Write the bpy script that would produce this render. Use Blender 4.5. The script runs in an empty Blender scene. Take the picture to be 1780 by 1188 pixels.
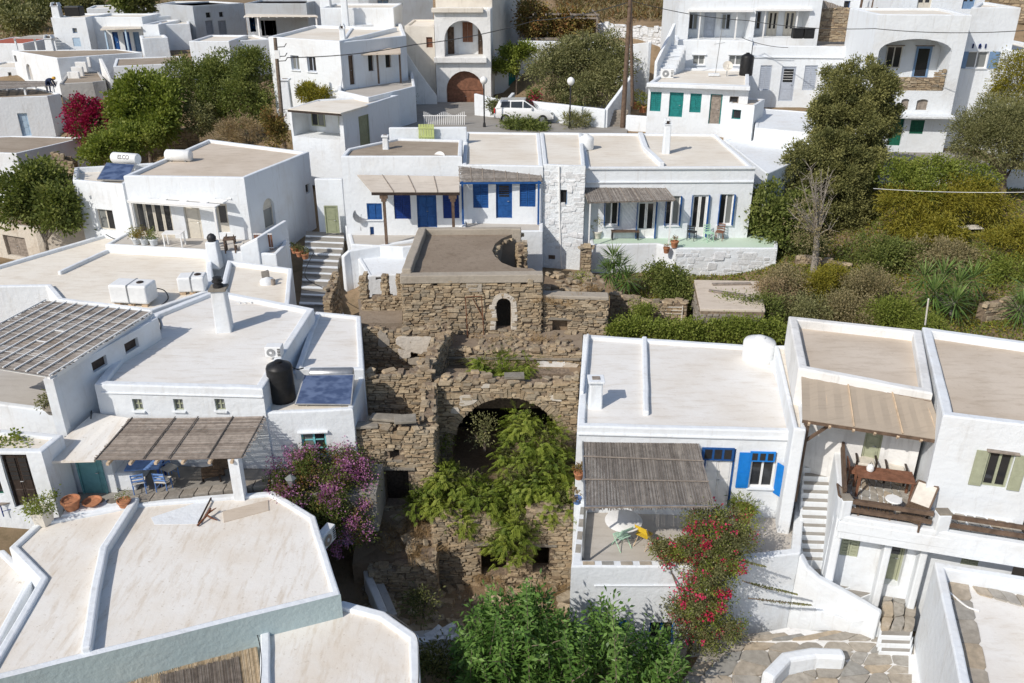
import bpy, bmesh, math, random
import numpy as np
from mathutils import Vector, Matrix, noise
random.seed(7); np.random.seed(7)
SC = bpy.context.scene
COL = SC.collection
R = math.radians
# ---------------------------------------------------------------- camera
CAMH, PITCH, FPX = 21.0, R(25.0), 1473.0          # metres, tilt below the horizon, focal length in photo pixels
cam_data = bpy.data.cameras.new('camera')
cam_data.sensor_width = 36.0
cam_data.lens = 36.0 * FPX / 1780.0
cam_data.clip_start = 0.5
cam_data.clip_end = 4000.0
cam = bpy.data.objects.new('camera', cam_data)
cam.location = (0, 0, CAMH)
cam.rotation_euler = (R(90) - PITCH, 0, 0)
COL.objects.link(cam)
SC.camera = cam
# ---------------------------------------------------------------- sky and sun
SUN_EL = R(40.0)
SUN_AZ = R(225.0)                                   # compass bearing of the sun, +Y is north: front left of the camera
world = bpy.data.worlds.new('World'); SC.world = world
world.use_nodes = True
wn = world.node_tree.nodes; wl = world.node_tree.links
wn.clear()
wo = wn.new('ShaderNodeOutputWorld'); wb = wn.new('ShaderNodeBackground'); ws = wn.new('ShaderNodeTexSky')
ws.sky_type = 'NISHITA'; ws.sun_disc = False
ws.sun_elevation = SUN_EL; ws.sun_rotation = SUN_AZ
ws.air_density = 1.0; ws.dust_density = 1.2; ws.ozone_density = 1.0
wb.inputs[1].default_value = 0.115
wl.new(ws.outputs[0], wb.inputs[0]); wl.new(wb.outputs[0], wo.inputs[0])
sun_data = bpy.data.lights.new('sun', 'SUN')
sun_data.energy = 3.6; sun_data.angle = R(0.53); sun_data.color = (1.0, 0.935, 0.845)
sun = bpy.data.objects.new('sun', sun_data); COL.objects.link(sun)
sdir = Vector((math.sin(SUN_AZ) * math.cos(SUN_EL), math.cos(SUN_AZ) * math.cos(SUN_EL), math.sin(SUN_EL)))
sun.rotation_euler = sdir.to_track_quat('Z', 'Y').to_euler()
sun.location = sdir * 60
SC.view_settings.view_transform = 'Standard'
SC.view_settings.look = 'None'
SC.view_settings.exposure = 0.0
SC.view_settings.gamma = 1.0
SC.view_settings.use_curve_mapping = False
SC.render.engine = 'CYCLES'
SC.cycles.max_bounces = 6
SC.cycles.diffuse_bounces = 4
SC.cycles.use_denoising = True
# ---------------------------------------------------------------- geometry helpers
ST, CT = math.sin(PITCH), math.cos(PITCH)
def ray(u, v):
    a = (u - 890.0) / FPX; b = (v - 594.0) / FPX
    return a, CT - b * ST, -ST - b * CT
def PZ(u, v, z):                                    # where the sight line of a photo pixel meets the level z
    dx, dy, dz = ray(u, v); t = (z - CAMH) / dz
    return Vector((dx * t, dy * t, z))
def PY(u, v, y):                                    # ... meets the upright plane at distance y
    dx, dy, dz = ray(u, v); t = y / dy
    return Vector((dx * t, y, CAMH + dz * t))
def PW(u, v, A, B):                                 # ... meets the upright plane through A and B -> (s along AB, z)
    dx, dy, dz = ray(u, v)
    ex, ey = B[0] - A[0], B[1] - A[1]; L = math.hypot(ex, ey); ex /= L; ey /= L
    nx, ny = ey, -ex
    t = (A[0] * nx + A[1] * ny) / (dx * nx + dy * ny)
    return (dx * t - A[0]) * ex + (dy * t - A[1]) * ey, CAMH + dz * t
def jit(p, amp=0.014, sc=1.3):
    if amp == 0: return Vector(p)
    n = noise.noise_vector(Vector(p) * sc)
    return Vector(p) + n * amp
ORG = {}
def link(o, parent=None):
    COL.objects.link(o)
    if parent is not None: o.parent = parent
    return o
def tag(o, label=None, cat=None, group=None, kind=None):
    if label: o['label'] = label
    if cat: o['category'] = cat
    if group: o['group'] = group
    if kind: o['kind'] = kind
    return o
def thing(name, label, cat, loc=(0, 0, 0), group=None, rz=0):
    o = bpy.data.objects.new(name, None); o.empty_display_size = 0.3
    o.location = loc; o.rotation_euler = (0, 0, rz)
    ORG[o.name] = Vector(loc)
    link(o); return tag(o, label, cat, group, 'thing')
def org(o): return ORG.get(o.name, Vector((0, 0, 0))) if o is not None else Vector((0, 0, 0))

class MB:
    """collects faces; build() links them as one mesh object"""
    def __init__(s): s.v = []; s.f = []; s.m = []; s.key = {}
    def vert(s, p): s.v.append(tuple(p)); return len(s.v) - 1
    def vm(s, p):                                    # merged vertex
        k = (round(p[0] * 500), round(p[1] * 500), round(p[2] * 500))
        i = s.key.get(k)
        if i is None: i = s.vert(p); s.key[k] = i
        return i
    def face(s, idx, m=0):
        idx = [a for j, a in enumerate(idx) if a != idx[j - 1]]
        if len(idx) > 2: s.f.append(tuple(idx)); s.m.append(m)
    def poly(s, pts, m=0, merge=False):
        s.face([s.vm(p) if merge else s.vert(p) for p in pts], m)
    def hexa(s, p, m=0):                             # 8 points: bottom 0-3 counter-clockwise, top 4-7
        i = [s.vert(q) for q in p]
        for f in ((3, 2, 1, 0), (4, 5, 6, 7), (0, 1, 5, 4), (1, 2, 6, 5), (2, 3, 7, 6), (3, 0, 4, 7)):
            s.face([i[k] for k in f], m)
    def box(s, c, d, rz=0, m=0, rx=0, ry=0):         # centre, full size
        M = Matrix.Rotation(rz, 3, 'Z') @ Matrix.Rotation(ry, 3, 'Y') @ Matrix.Rotation(rx, 3, 'X')
        c = Vector(c); x, y, z = d[0] / 2, d[1] / 2, d[2] / 2
        s.hexa([c + M @ Vector(q) for q in ((-x, -y, -z), (x, -y, -z), (x, y, -z), (-x, y, -z), (-x, -y, z), (x, -y, z), (x, y, z), (-x, y, z))], m)
    def fbox(s, F, s0, s1, n0, n1, z0, z1, m=0):     # box in a wall frame: along, outward, up
        s.hexa([F(s0, n1, z0), F(s1, n1, z0), F(s1, n0, z0), F(s0, n0, z0), F(s0, n1, z1), F(s1, n1, z1), F(s1, n0, z1), F(s0, n0, z1)], m)
    def tube(s, pts, r, k=8, m=0, cap=True):
        pts = [Vector(p) for p in pts]; rs = r if isinstance(r, (list, tuple)) else [r] * len(pts)
        rings = []
        for i, p in enumerate(pts):
            d = (pts[min(i + 1, len(pts) - 1)] - pts[max(i - 1, 0)])
            d = d.normalized() if d.length > 1e-9 else Vector((0, 0, 1))
            a = d.cross(Vector((0, 0, 1))) if abs(d.z) < 0.95 else d.cross(Vector((1, 0, 0)))
            a.normalize(); b = d.cross(a)
            rings.append([s.vert(p + (a * math.cos(t) + b * math.sin(t)) * rs[i]) for t in [2 * math.pi * j / k for j in range(k)]])
        for q in range(len(rings) - 1):
            for j in range(k): s.face([rings[q][j], rings[q + 1][j], rings[q + 1][(j + 1) % k], rings[q][(j + 1) % k]], m)
        if cap: s.face(rings[0], m); s.face(rings[-1][::-1], m)
    def lathe(s, c, prof, k=20, m=0, sx=1, sy=1):    # prof: (radius, z) from the bottom up
        c = Vector(c); rings = []
        for r, z in prof:
            if r < 1e-4: rings.append([s.vert(c + Vector((0, 0, z)))])
            else: rings.append([s.vert(c + Vector((r * math.cos(2 * math.pi * j / k) * sx, r * math.sin(2 * math.pi * j / k) * sy, z))) for j in range(k)])
        for q in range(len(rings) - 1):
            A, B = rings[q], rings[q + 1]
            for j in range(k):
                j2 = (j + 1) % k
                if len(A) == 1 and len(B) == 1: break
                if len(A) == 1: s.face([A[0], B[j2], B[j]], m)
                elif len(B) == 1: s.face([A[j], A[j2], B[0]], m)
                else: s.face([A[j], A[j2], B[j2], B[j]], m)
        if len(rings[0]) > 1: s.face(rings[0][::-1], m)
        if len(rings[-1]) > 1: s.face(rings[-1], m)
    def prism(s, pts, z0, z1, m=0, mtop=None):       # pts xy counter-clockwise
        n = len(pts); zb = z0 if isinstance(z0, (list, tuple)) else [z0] * n; zt = z1 if isinstance(z1, (list, tuple)) else [z1] * n
        b = [s.vert((p[0], p[1], zb[i])) for i, p in enumerate(pts)]; t = [s.vert((p[0], p[1], zt[i])) for i, p in enumerate(pts)]
        s.face(b[::-1], m); s.face(t, m if mtop is None else mtop)
        for i in range(n): s.face([b[i], b[(i + 1) % n], t[(i + 1) % n], t[i]], m)
    def build(s, name, mats, parent=None, smooth=False, bevel=0, seg=2, world=True, kind=None, jitter=0):
        me = bpy.data.meshes.new(name)
        o0 = org(parent) if world else Vector((0, 0, 0))
        vs = [jit(p, jitter) - o0 for p in s.v] if jitter else [Vector(p) - o0 for p in s.v]
        me.from_pydata(vs, [], s.f)
        if not isinstance(mats, (list, tuple)): mats = [mats]
        for m in mats: me.materials.append(MAT[m] if isinstance(m, str) else m)
        if len(mats) > 1: me.polygons.foreach_set('material_index', s.m)
        if smooth: me.polygons.foreach_set('use_smooth', [True] * len(s.f))
        o = bpy.data.objects.new(name, me); link(o, parent)
        ORG[o.name] = o0
        if bevel:
            b = o.modifiers.new('bevel', 'BEVEL'); b.width = bevel; b.segments = seg; b.limit_method = 'ANGLE'; b.angle_limit = R(35)
        if smooth:
            try: me.set_sharp_from_angle(angle=R(50))
            except Exception: pass
        if kind: o['kind'] = kind
        me.update()
        return o

def frame(A, B):
    """wall frame: F(s along A->B, n outward, z)"""
    A = Vector((A[0], A[1], 0)); B = Vector((B[0], B[1], 0)); e = (B - A).normalized(); n = Vector((e.y, -e.x, 0))
    return lambda s_, n_, z_: A + e * s_ + n * n_ + Vector((0, 0, z_))

# ---------------------------------------------------------------- materials
MAT = {}
def nodes(name):
    m = bpy.data.materials.new(name); m.use_nodes = True; MAT[name] = m
    nt = m.node_tree; nt.nodes.clear()
    out = nt.nodes.new('ShaderNodeOutputMaterial'); bs = nt.nodes.new('ShaderNodeBsdfPrincipled')
    nt.links.new(bs.outputs[0], out.inputs[0])
    return m, nt, bs
def N(nt, t, **kw):
    n = nt.nodes.new(t)
    for k, v in kw.items(): setattr(n, k, v)
    return n
def geo(nt, scale=(1, 1, 1), objspace=False):
    if objspace: g = N(nt, 'ShaderNodeTexCoord').outputs['Object']
    else: g = N(nt, 'ShaderNodeNewGeometry').outputs['Position']
    if scale == (1, 1, 1): return g
    mp = N(nt, 'ShaderNodeMapping'); mp.inputs['Scale'].default_value = scale
    nt.links.new(g, mp.inputs[0]); return mp.outputs[0]
def noise_n(nt, vec, scale, detail=4, rough=.55):
    n = N(nt, 'ShaderNodeTexNoise'); n.inputs['Scale'].default_value = scale; n.inputs['Detail'].default_value = detail; n.inputs['Roughness'].default_value = rough
    nt.links.new(vec, n.inputs['Vector']); return n.outputs[0]
def ramp(nt, fac, stops):
    r = N(nt, 'ShaderNodeValToRGB'); cr = r.color_ramp
    while len(cr.elements) < len(stops): cr.elements.new(0.5)
    for e, (p, c) in zip(cr.elements, stops):
        e.position = p; e.color = (c[0], c[1], c[2], 1) if isinstance(c, (tuple, list)) else (c, c, c, 1)
    nt.links.new(fac, r.inputs[0]); return r.outputs[0]
def mix(nt, fac, a, b, mode='MIX'):
    n = N(nt, 'ShaderNodeMix', data_type='RGBA', blend_type=mode)
    for s_, val in ((n.inputs[0], fac), (n.inputs[6], a), (n.inputs[7], b)):
        if hasattr(val, 'is_linked') or hasattr(val, 'links'): nt.links.new(val, s_)
        elif isinstance(val, (tuple, list)): s_.default_value = (val[0], val[1], val[2], 1)
        else: s_.default_value = val
    return n.outputs[2]
def bump(nt, bs, h, strength, dist=.02):
    b = N(nt, 'ShaderNodeBump'); b.inputs['Strength'].default_value = strength; b.inputs['Distance'].default_value = dist
    nt.links.new(h, b.inputs['Height']); nt.links.new(b.outputs[0], bs.inputs['Normal'])
def plain(name, col, rough=.7, metal=0, var=.12, scale=6, bmp=0, spec=.3):
    m, nt, bs = nodes(name); g = geo(nt)
    f = noise_n(nt, g, scale, 4)
    lo = tuple(c * (1 - var) for c in col); hi = tuple(min(1, c * (1 + var)) for c in col)
    nt.links.new(ramp(nt, f, [(.3, lo), (.7, hi)]), bs.inputs['Base Color'])
    bs.inputs['Roughness'].default_value = rough; bs.inputs['Metallic'].default_value = metal
    bs.inputs['Specular IOR Level'].default_value = spec
    if bmp: bump(nt, bs, noise_n(nt, g, scale * 4, 3), bmp)
    return m
def plaster(name, col, stain=(.55, .5, .44), amt=.3, bscale=5, bstr=.35, streak=.25, dirt2=None):
    """hand-laid limewash: soft lumps, rain streaks and patches of wear"""
    m, nt, bs = nodes(name); g = geo(nt)
    big = noise_n(nt, g, .55, 6, .62)
    st = noise_n(nt, geo(nt, (2.6, 2.6, .32)), 1.6, 5, .65)
    fine = noise_n(nt, g, 7, 5, .7)
    c = mix(nt, ramp(nt, big, [(.5, 0), (.78, amt)]), col, stain)
    c = mix(nt, ramp(nt, st, [(.56, 0), (.8, streak)]), c, tuple(x * .8 for x in stain))
    c = mix(nt, ramp(nt, fine, [(.63, 0), (.76, .35 * amt + .03)]), c, tuple(x * .6 for x in stain))
    nt.links.new(c, bs.inputs['Base Color']); bs.inputs['Roughness'].default_value = .9; bs.inputs['Specular IOR Level'].default_value = .15
    a = noise_n(nt, g, bscale, 5, .55)
    bump(nt, bs, a, bstr, .05)
    return m
def screed(name, col, dirt, amt=.5, dirscale=(.5, 2.2, 2), fine=.4, bstr=.25):
    """flat cement roof: trowel and drying streaks, brown dust blown into patches"""
    m, nt, bs = nodes(name); g = geo(nt)
    a = noise_n(nt, g, .35, 6, .6); b = noise_n(nt, geo(nt, dirscale), 2.0, 6, .68); c0 = noise_n(nt, g, 9, 4, .7)
    c = mix(nt, ramp(nt, a, [(.42, 0), (.72, amt)]), col, dirt)
    c = mix(nt, ramp(nt, b, [(.5, 0), (.74, amt)]), c, tuple(x * .85 for x in dirt))
    c = mix(nt, ramp(nt, c0, [(.6, 0), (.74, fine)]), c, tuple(x * .62 for x in dirt))
    nt.links.new(c, bs.inputs['Base Color']); bs.inputs['Roughness'].default_value = .92; bs.inputs['Specular IOR Level'].default_value = .12
    bump(nt, bs, noise_n(nt, g, 6, 5, .6), bstr, .03)
    return m
def stonemat(name, cols, bstr=.5, sc=7):
    m, nt, bs = nodes(name)
    oi = N(nt, 'ShaderNodeObjectInfo').outputs['Random']
    at = N(nt, 'ShaderNodeAttribute'); at.attribute_name = 'tint'
    g = geo(nt)
    add = N(nt, 'ShaderNodeMath', operation='ADD'); nt.links.new(oi, add.inputs[0]); nt.links.new(at.outputs['Fac'], add.inputs[1])
    fr = N(nt, 'ShaderNodeMath', operation='FRACT'); nt.links.new(add.outputs[0], fr.inputs[0])
    n = len(cols)
    base = ramp(nt, fr.outputs[0], [(i / max(1, n - 1), c) for i, c in enumerate(cols)])
    f = noise_n(nt, g, sc, 6, .7); f2 = noise_n(nt, g, sc * .25, 4, .6)
    c = mix(nt, ramp(nt, f, [(.35, .45), (.65, 0)]), base, tuple(x * .45 for x in cols[0]))
    c = mix(nt, ramp(nt, f2, [(.5, 0), (.75, .4)]), c, tuple(min(1, x * 1.5) for x in cols[-1]))
    nt.links.new(c, bs.inputs['Base Color']); bs.inputs['Roughness'].default_value = .92; bs.inputs['Specular IOR Level'].default_value = .15
    bump(nt, bs, f, bstr, .03)
    return m
def leafmat(name, cols, trans=.25, rough=.55):
    m, nt, bs = nodes(name)
    at = N(nt, 'ShaderNodeAttribute'); at.attribute_name = 'tint'
    n = len(cols)
    c = ramp(nt, at.outputs['Fac'], [(i / max(1, n - 1), c) for i, c in enumerate(cols)])
    nt.links.new(c, bs.inputs['Base Color']); bs.inputs['Roughness'].default_value = rough; bs.inputs['Specular IOR Level'].default_value = .25
    tr = N(nt, 'ShaderNodeBsdfTranslucent'); nt.links.new(mix(nt, 1.0, c, (1.0, 1.0, .55), 'MULTIPLY'), tr.inputs[0])
    mx = N(nt, 'ShaderNodeMixShader'); mx.inputs[0].default_value = trans
    out = [q for q in nt.nodes if q.type == 'OUTPUT_MATERIAL'][0]
    nt.links.new(bs.outputs[0], mx.inputs[1]); nt.links.new(tr.outputs[0], mx.inputs[2]); nt.links.new(mx.outputs[0], out.inputs[0])
    return m

plaster('white', (.745, .78, .815), (.55, .515, .465), .45, 4.5, .5, .45)
plaster('white_old', (.77, .77, .76), (.43, .41, .38), .6, 4.5, .55, .6)
plaster('white_rough', (.735, .77, .80), (.5, .48, .44), .25, 9, .9, .25)
plaster('cream', (.70, .655, .58), (.42, .36, .29), .5, 4, .5, .4)
plaster('grey_plaster', (.50, .49, .47), (.3, .28, .25), .6, 4, .5, .5)
plaster('concrete', (.40, .355, .295), (.24, .20, .155), .6, 6, .6, .4)
plaster('teal_wall', (.40, .49, .505), (.45, .48, .47), .3, 6, .5, .3)
plaster('ruin_plaster', (.60, .55, .48), (.36, .27, .18), .8, 6, .8, .5)
screed('roof_white', (.785, .77, .74), (.61, .53, .43), .5, fine=.3)
screed('roof_cream', (.79, .745, .665), (.60, .50, .38), .5, fine=.35)
screed('awning_board', (.56, .51, .45), (.38, .33, .28), .6, (.4, 3, 2), fine=.4)
screed('roof_warm', (.79, .765, .72), (.61, .49, .35), .55, (2.6, .5, 2), fine=.62)
screed('roof_tan', (.63, .55, .46), (.45, .365, .275), .6, fine=.35)
screed('roof_earth', (.385, .325, .26), (.24, .19, .14), .7, fine=.5, bstr=.5)
screed('roof_ruin', (.30, .245, .19), (.19, .145, .105), .6, (1.5, 1.5, 1.5), fine=.7, bstr=.7)
screed('paving_grey', (.33, .315, .29), (.22, .20, .175), .6, fine=.4)
screed('soil', (.30, .225, .155), (.16, .115, .075), .7, (1, 1, 1), fine=.6, bstr=.9)
screed('hill', (.29, .21, .135), (.16, .125, .07), .8, (1, 1, 1), fine=.5, bstr=.8)
screed('floor_mint', (.52, .66, .53), (.62, .64, .58), .4, fine=.2)
screed('floor_grey', (.52, .49, .45), (.40, .36, .31), .5, fine=.25)
screed('fabric_tan', (.37, .315, .255), (.30, .255, .205), .5, (.3, 6, 2), fine=.25, bstr=.1)
stonemat('stone', [(.23, .175, .12), (.41, .31, .20), (.52, .405, .265), (.33, .27, .19), (.58, .465, .315), (.28, .24, .185), (.45, .345, .225), (.37, .315, .235)], .7, 9)
stonemat('stone_grey', [(.24, .215, .185), (.33, .295, .25), (.40, .36, .31), (.29, .265, .235)])
stonemat('stone_white', [(.72, .74, .76), (.77, .785, .80), (.75, .76, .775), (.69, .70, .715)], .6, 9)
stonemat('flagstone', [(.36, .335, .295), (.45, .40, .33), (.33, .33, .315), (.49, .40, .29), (.40, .385, .355)], .3, 5)
stonemat('slate', [(.26, .24, .205), (.33, .29, .235), (.30, .27, .225)], .3, 5)
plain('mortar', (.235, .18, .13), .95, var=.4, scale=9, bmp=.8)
plain('wood_brown', (.13, .088, .062), .65, var=.35, scale=5, bmp=.2)
plain('wood_red', (.215, .10, .06), .6, var=.3, scale=5, bmp=.2)
plain('wood_dark', (.045, .032, .026), .55, var=.4, scale=6)
plain('wood_grey', (.27, .23, .195), .8, var=.3, scale=6, bmp=.3)
plain('wood_pale', (.55, .42, .29), .7, var=.2, scale=6)
plain('bark', (.17, .135, .105), .9, var=.4, scale=9, bmp=.8)
plain('bark_pale', (.30, .265, .225), .9, var=.4, scale=9, bmp=.8)
plain('blue', (.018, .085, .27), .45, var=.2)
plain('blue_bright', (.012, .20, .62), .45, var=.1)
plain('blue_dark', (.010, .040, .20), .45, var=.2)
plain('blue_grey', (.17, .27, .42), .5, var=.1)
plain('blue_pale', (.42, .55, .68), .5, var=.1)
plain('blue_chair', (.16, .29, .60), .5, var=.15)
plain('grey_blue', (.42, .46, .53), .5, var=.08)
plain('turquoise', (.20, .55, .58), .5, var=.1)
plain('teal', (.015, .19, .185), .45, var=.2)
plain('teal_pale', (.16, .36, .38), .55, var=.12)
plain('sage', (.36, .38, .27), .6, var=.1)
plain('olive_door', (.27, .29, .185), .6, var=.12)
plain('lime_gate', (.46, .52, .21), .6, var=.1)
plain('green_dark', (.015, .12, .075), .5, var=.2)
plain('cream_frame', (.62, .58, .50), .6, var=.08)
plain('paint_white', (.80, .80, .79), .5, var=.05)
plain('plastic_white', (.80, .81, .81), .4, var=.05, spec=.5)
plain('plastic_black', (.016, .016, .017), .45, var=.3)
plain('metal_grey', (.40, .41, .42), .4, .7, var=.15)
plain('metal_dark', (.045, .045, .047), .5, .4, var=.3)
plain('rust', (.16, .065, .035), .85, var=.5, scale=14)
plain('terracotta', (.45, .20, .105), .8, var=.25, scale=8)
plain('tile_red', (.40, .115, .07), .8, var=.35, scale=7)
plain('mirror_trim', (.05, .05, .05), .3)
plain('red_plastic', (.52, .03, .03), .45, var=.1)
plain('yellow_plastic', (.62, .42, .03), .5, var=.1)
plain('navy_cloth', (.018, .03, .075), .9, var=.3)
plain('yellow_cap', (.62, .36, .05), .8, var=.15)
plain('skin', (.42, .24, .16), .6, var=.1)
plain('mint_paint', (.42, .66, .48), .5, var=.1)
plain('metal_green', (.40, .58, .47), .5, var=.1)
plain('rattan', (.12, .08, .05), .8, var=.4, scale=20)
plain('linen', (.66, .62, .55), .9, var=.1)
plain('cord', (.05, .05, .05), .6)
plain('cord_white', (.7, .7, .7), .6)
plain('tyre', (.02, .02, .02), .8)
plain('lamp_globe', (.82, .82, .80), .25, var=.02)
plain('shade_soot', (.012, .011, .010), .95)
def glassmat(name, col, rough=.06):
    m, nt, bs = nodes(name); bs.inputs['Base Color'].default_value = (*col, 1); bs.inputs['Roughness'].default_value = rough
    bs.inputs['Specular IOR Level'].default_value = .6
glassmat('glass', (.028, .03, .033)); glassmat('glass_curtain', (.20, .21, .205), .2); glassmat('car_glass', (.03, .035, .04), .04)
m_, nt_, bs_ = nodes('car_paint'); bs_.inputs['Base Color'].default_value = (.80, .80, .80, 1); bs_.inputs['Roughness'].default_value = .25; bs_.inputs['Coat Weight'].default_value = .6
m_, nt_, bs_ = nodes('solar_glass')                       # collector: dark blue with a faint rippled absorber
w_ = N(nt_, 'ShaderNodeTexNoise'); w_.inputs['Scale'].default_value = 2.2; nt_.links.new(geo(nt_, (1, 1, 3.2)), w_.inputs['Vector'])
nt_.links.new(ramp(nt_, w_.outputs[0], [(.4, (.045, .07, .145)), (.6, (.10, .14, .245))]), bs_.inputs['Base Color']); bs_.inputs['Roughness'].default_value = .25
def reedmat(name, c1, c2, c3):
    m, nt, bs = nodes(name)
    at = N(nt, 'ShaderNodeAttribute'); at.attribute_name = 'tint'
    c = ramp(nt, at.outputs['Fac'], [(0, c1), (.5, c2), (1, c3)])
    f = noise_n(nt, geo(nt), 5, 5, .7)
    c = mix(nt, ramp(nt, f, [(.35, .5), (.6, 0)]), c, tuple(x * .4 for x in c1))
    nt.links.new(c, bs.inputs['Base Color']); bs.inputs['Roughness'].default_value = .85; bs.inputs['Specular IOR Level'].default_value = .15
reedmat('reed_grey', (.17, .15, .135), (.26, .235, .215), (.36, .33, .30))
reedmat('reed_brown', (.20, .165, .14), (.30, .26, .225), (.40, .35, .31))
reedmat('reed_pale', (.36, .34, .31), (.46, .44, .41), (.56, .54, .50))
reedmat('reed_straw', (.36, .27, .17), (.50, .39, .26), (.60, .49, .35))
leafmat('leaf_mid', [(.055, .075, .02), (.11, .145, .035), (.19, .225, .06), (.27, .29, .09)], .32)
leafmat('leaf_dark', [(.045, .055, .02), (.09, .105, .034), (.15, .16, .056), (.22, .225, .09)], .3)
leafmat('leaf_conifer', [(.055, .065, .024), (.12, .13, .045), (.21, .21, .075), (.32, .31, .115)], .2, .7)
leafmat('leaf_olive', [(.09, .10, .045), (.16, .17, .07), (.24, .24, .105), (.33, .315, .15)], .28)
leafmat('leaf_yellow', [(0.144, 0.144, 0.0172), (0.245, 0.223, 0.0287), (0.338, 0.294, 0.0431), (0.23, 0.237, 0.0431)], 0.38)
leafmat('leaf_bright', [(.08, .11, .02), (.16, .21, .035), (.25, .30, .06), (.34, .37, .09)], .38)
leafmat('leaf_feather', [(.08, .125, .022), (.16, .225, .034), (.26, .32, .05), (.36, .40, .08)], .38)
leafmat('leaf_oleander', [(.03, .075, .018), (.07, .15, .03), (.14, .255, .055), (.24, .37, .11)], .22, .4)
leafmat('leaf_yucca', [(.05, .10, .025), (.095, .17, .04), (.18, .27, .075), (.31, .38, .14)], .15, .4)
leafmat('leaf_dry', [(0.18, 0.127, 0.075), (0.284, 0.21, 0.12), (0.39, 0.293, 0.173), (0.226, 0.196, 0.113)], 0.3)
leafmat('leaf_scrub', [(0.137, 0.127, 0.0588), (0.216, 0.196, 0.098), (0.314, 0.265, 0.137), (0.392, 0.323, 0.186)], 0.3)
leafmat('straw_grass', [(0.22, 0.14, 0.065), (0.33, 0.22, 0.11), (0.44, 0.31, 0.17), (0.28, 0.18, 0.09)], .25)
leafmat('flower_magenta', [(0.22, 0.012, 0.05), (0.33, 0.015, 0.075), (0.42, 0.03, 0.11)], .3)
leafmat('flower_mauve', [(.34, .11, .27), (.45, .18, .38), (.56, .28, .49)], .35)
leafmat('flower_red', [(0.495, 0.022, 0.077), (0.605, 0.033, 0.11), (0.682, 0.066, 0.176)], .3)
leafmat('flower_white', [(0.7, 0.7, 0.66), (0.78, 0.77, 0.72)], .3)
leafmat('leaf_russet', [(0.156, 0.078, 0.0325), (0.26, 0.13, 0.0455), (0.169, 0.156, 0.052), (0.312, 0.234, 0.065)], .25)
# ---------------------------------------------------------------- walls with openings
def cuts(L, extra, step):
    c = {0.0, round(L, 4)} | {round(x, 4) for x in extra if 0 < x < L}
    out = sorted(c); res = [out[0]]
    for a, b in zip(out, out[1:]):
        n = max(1, int((b - a) / step + .5))
        for i in range(1, n + 1): res.append(a + (b - a) * i / n)
    return res
def arch_pts(o, k=12):
    s0, s1, z1 = o['s0'], o['s1'], o['z1']; r = (s1 - s0) / 2; rise = o.get('rise', r); zs = z1 - rise
    return [((s0 + s1) / 2 - r * math.cos(math.pi * i / k), zs + rise * math.sin(math.pi * i / k)) for i in range(k + 1)]
def panel(mb, A, B, z0, z1, ops, step=.9, m=0):
    """one wall face with its openings cut out and their reveals turned in"""
    L = math.hypot(B[0] - A[0], B[1] - A[1]); F = frame(A, B)
    S = cuts(L, [o['s0'] for o in ops] + [o['s1'] for o in ops], step)
    Z = [z0 + q for q in cuts(z1 - z0, [o['z0'] - z0 for o in ops] + [o['z1'] - z0 for o in ops], step)]
    for i in range(len(S) - 1):
        for j in range(len(Z) - 1):
            cs, cz = (S[i] + S[i + 1]) / 2, (Z[j] + Z[j + 1]) / 2
            if any(o['s0'] < cs < o['s1'] and o['z0'] < cz < o['z1'] for o in ops): continue
            mb.face([mb.vm(F(S[i], 0, Z[j])), mb.vm(F(S[i + 1], 0, Z[j])), mb.vm(F(S[i + 1], 0, Z[j + 1])), mb.vm(F(S[i], 0, Z[j + 1]))], m)
    for o in ops:
        a, b, c, d, dp = o['s0'], o['s1'], o['z0'], o['z1'], o.get('depth', .2)
        if o.get('arch'):
            ap = arch_pts(o); h = len(ap) // 2; zs = ap[0][1]
            for i in range(len(ap) - 1):
                k = (a, d) if i < h else (b, d)
                mb.poly([F(k[0], 0, k[1]), F(ap[i][0], 0, ap[i][1]), F(ap[i + 1][0], 0, ap[i + 1][1])], m)
                mb.poly([F(ap[i][0], 0, ap[i][1]), F(ap[i][0], -dp, ap[i][1]), F(ap[i + 1][0], -dp, ap[i + 1][1]), F(ap[i + 1][0], 0, ap[i + 1][1])], m)
            mb.poly([F(a, 0, d), F(ap[h][0], 0, ap[h][1]), F(b, 0, d)], m)
        else:
            zs = d
            mb.poly([F(a, 0, d), F(a, -dp, d), F(b, -dp, d), F(b, 0, d)], m)
        mb.poly([F(a, 0, c), F(a, -dp, c), F(a, -dp, zs), F(a, 0, zs)], m)
        mb.poly([F(b, 0, c), F(b, 0, zs), F(b, -dp, zs), F(b, -dp, c)], m)
        mb.poly([F(a, 0, c), F(b, 0, c), F(b, -dp, c), F(a, -dp, c)], m)
    return S, F
def inset(pts, t):
    n = len(pts); out = []
    for i in range(n):
        p, a, b = Vector(pts[i][:2]), Vector(pts[i - 1][:2]), Vector(pts[(i + 1) % n][:2])
        e1 = (p - a).normalized(); e2 = (b - p).normalized()
        n1 = Vector((-e1.y, e1.x)); n2 = Vector((-e2.y, e2.x))
        d = (n1 + n2); k = max(.35, d.dot(n1)); out.append(p + d * (t / k))
    return out
def louvre(mb, F, s0, s1, z0, z1, n0, m=0):
    k = max(3, int((z1 - z0) / .12))
    for i in range(k):
        za = z0 + (z1 - z0) * i / k; mb.fbox(F, s0, s1, n0, n0 + .025, za, za + (z1 - z0) / k * .62, m)
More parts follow.
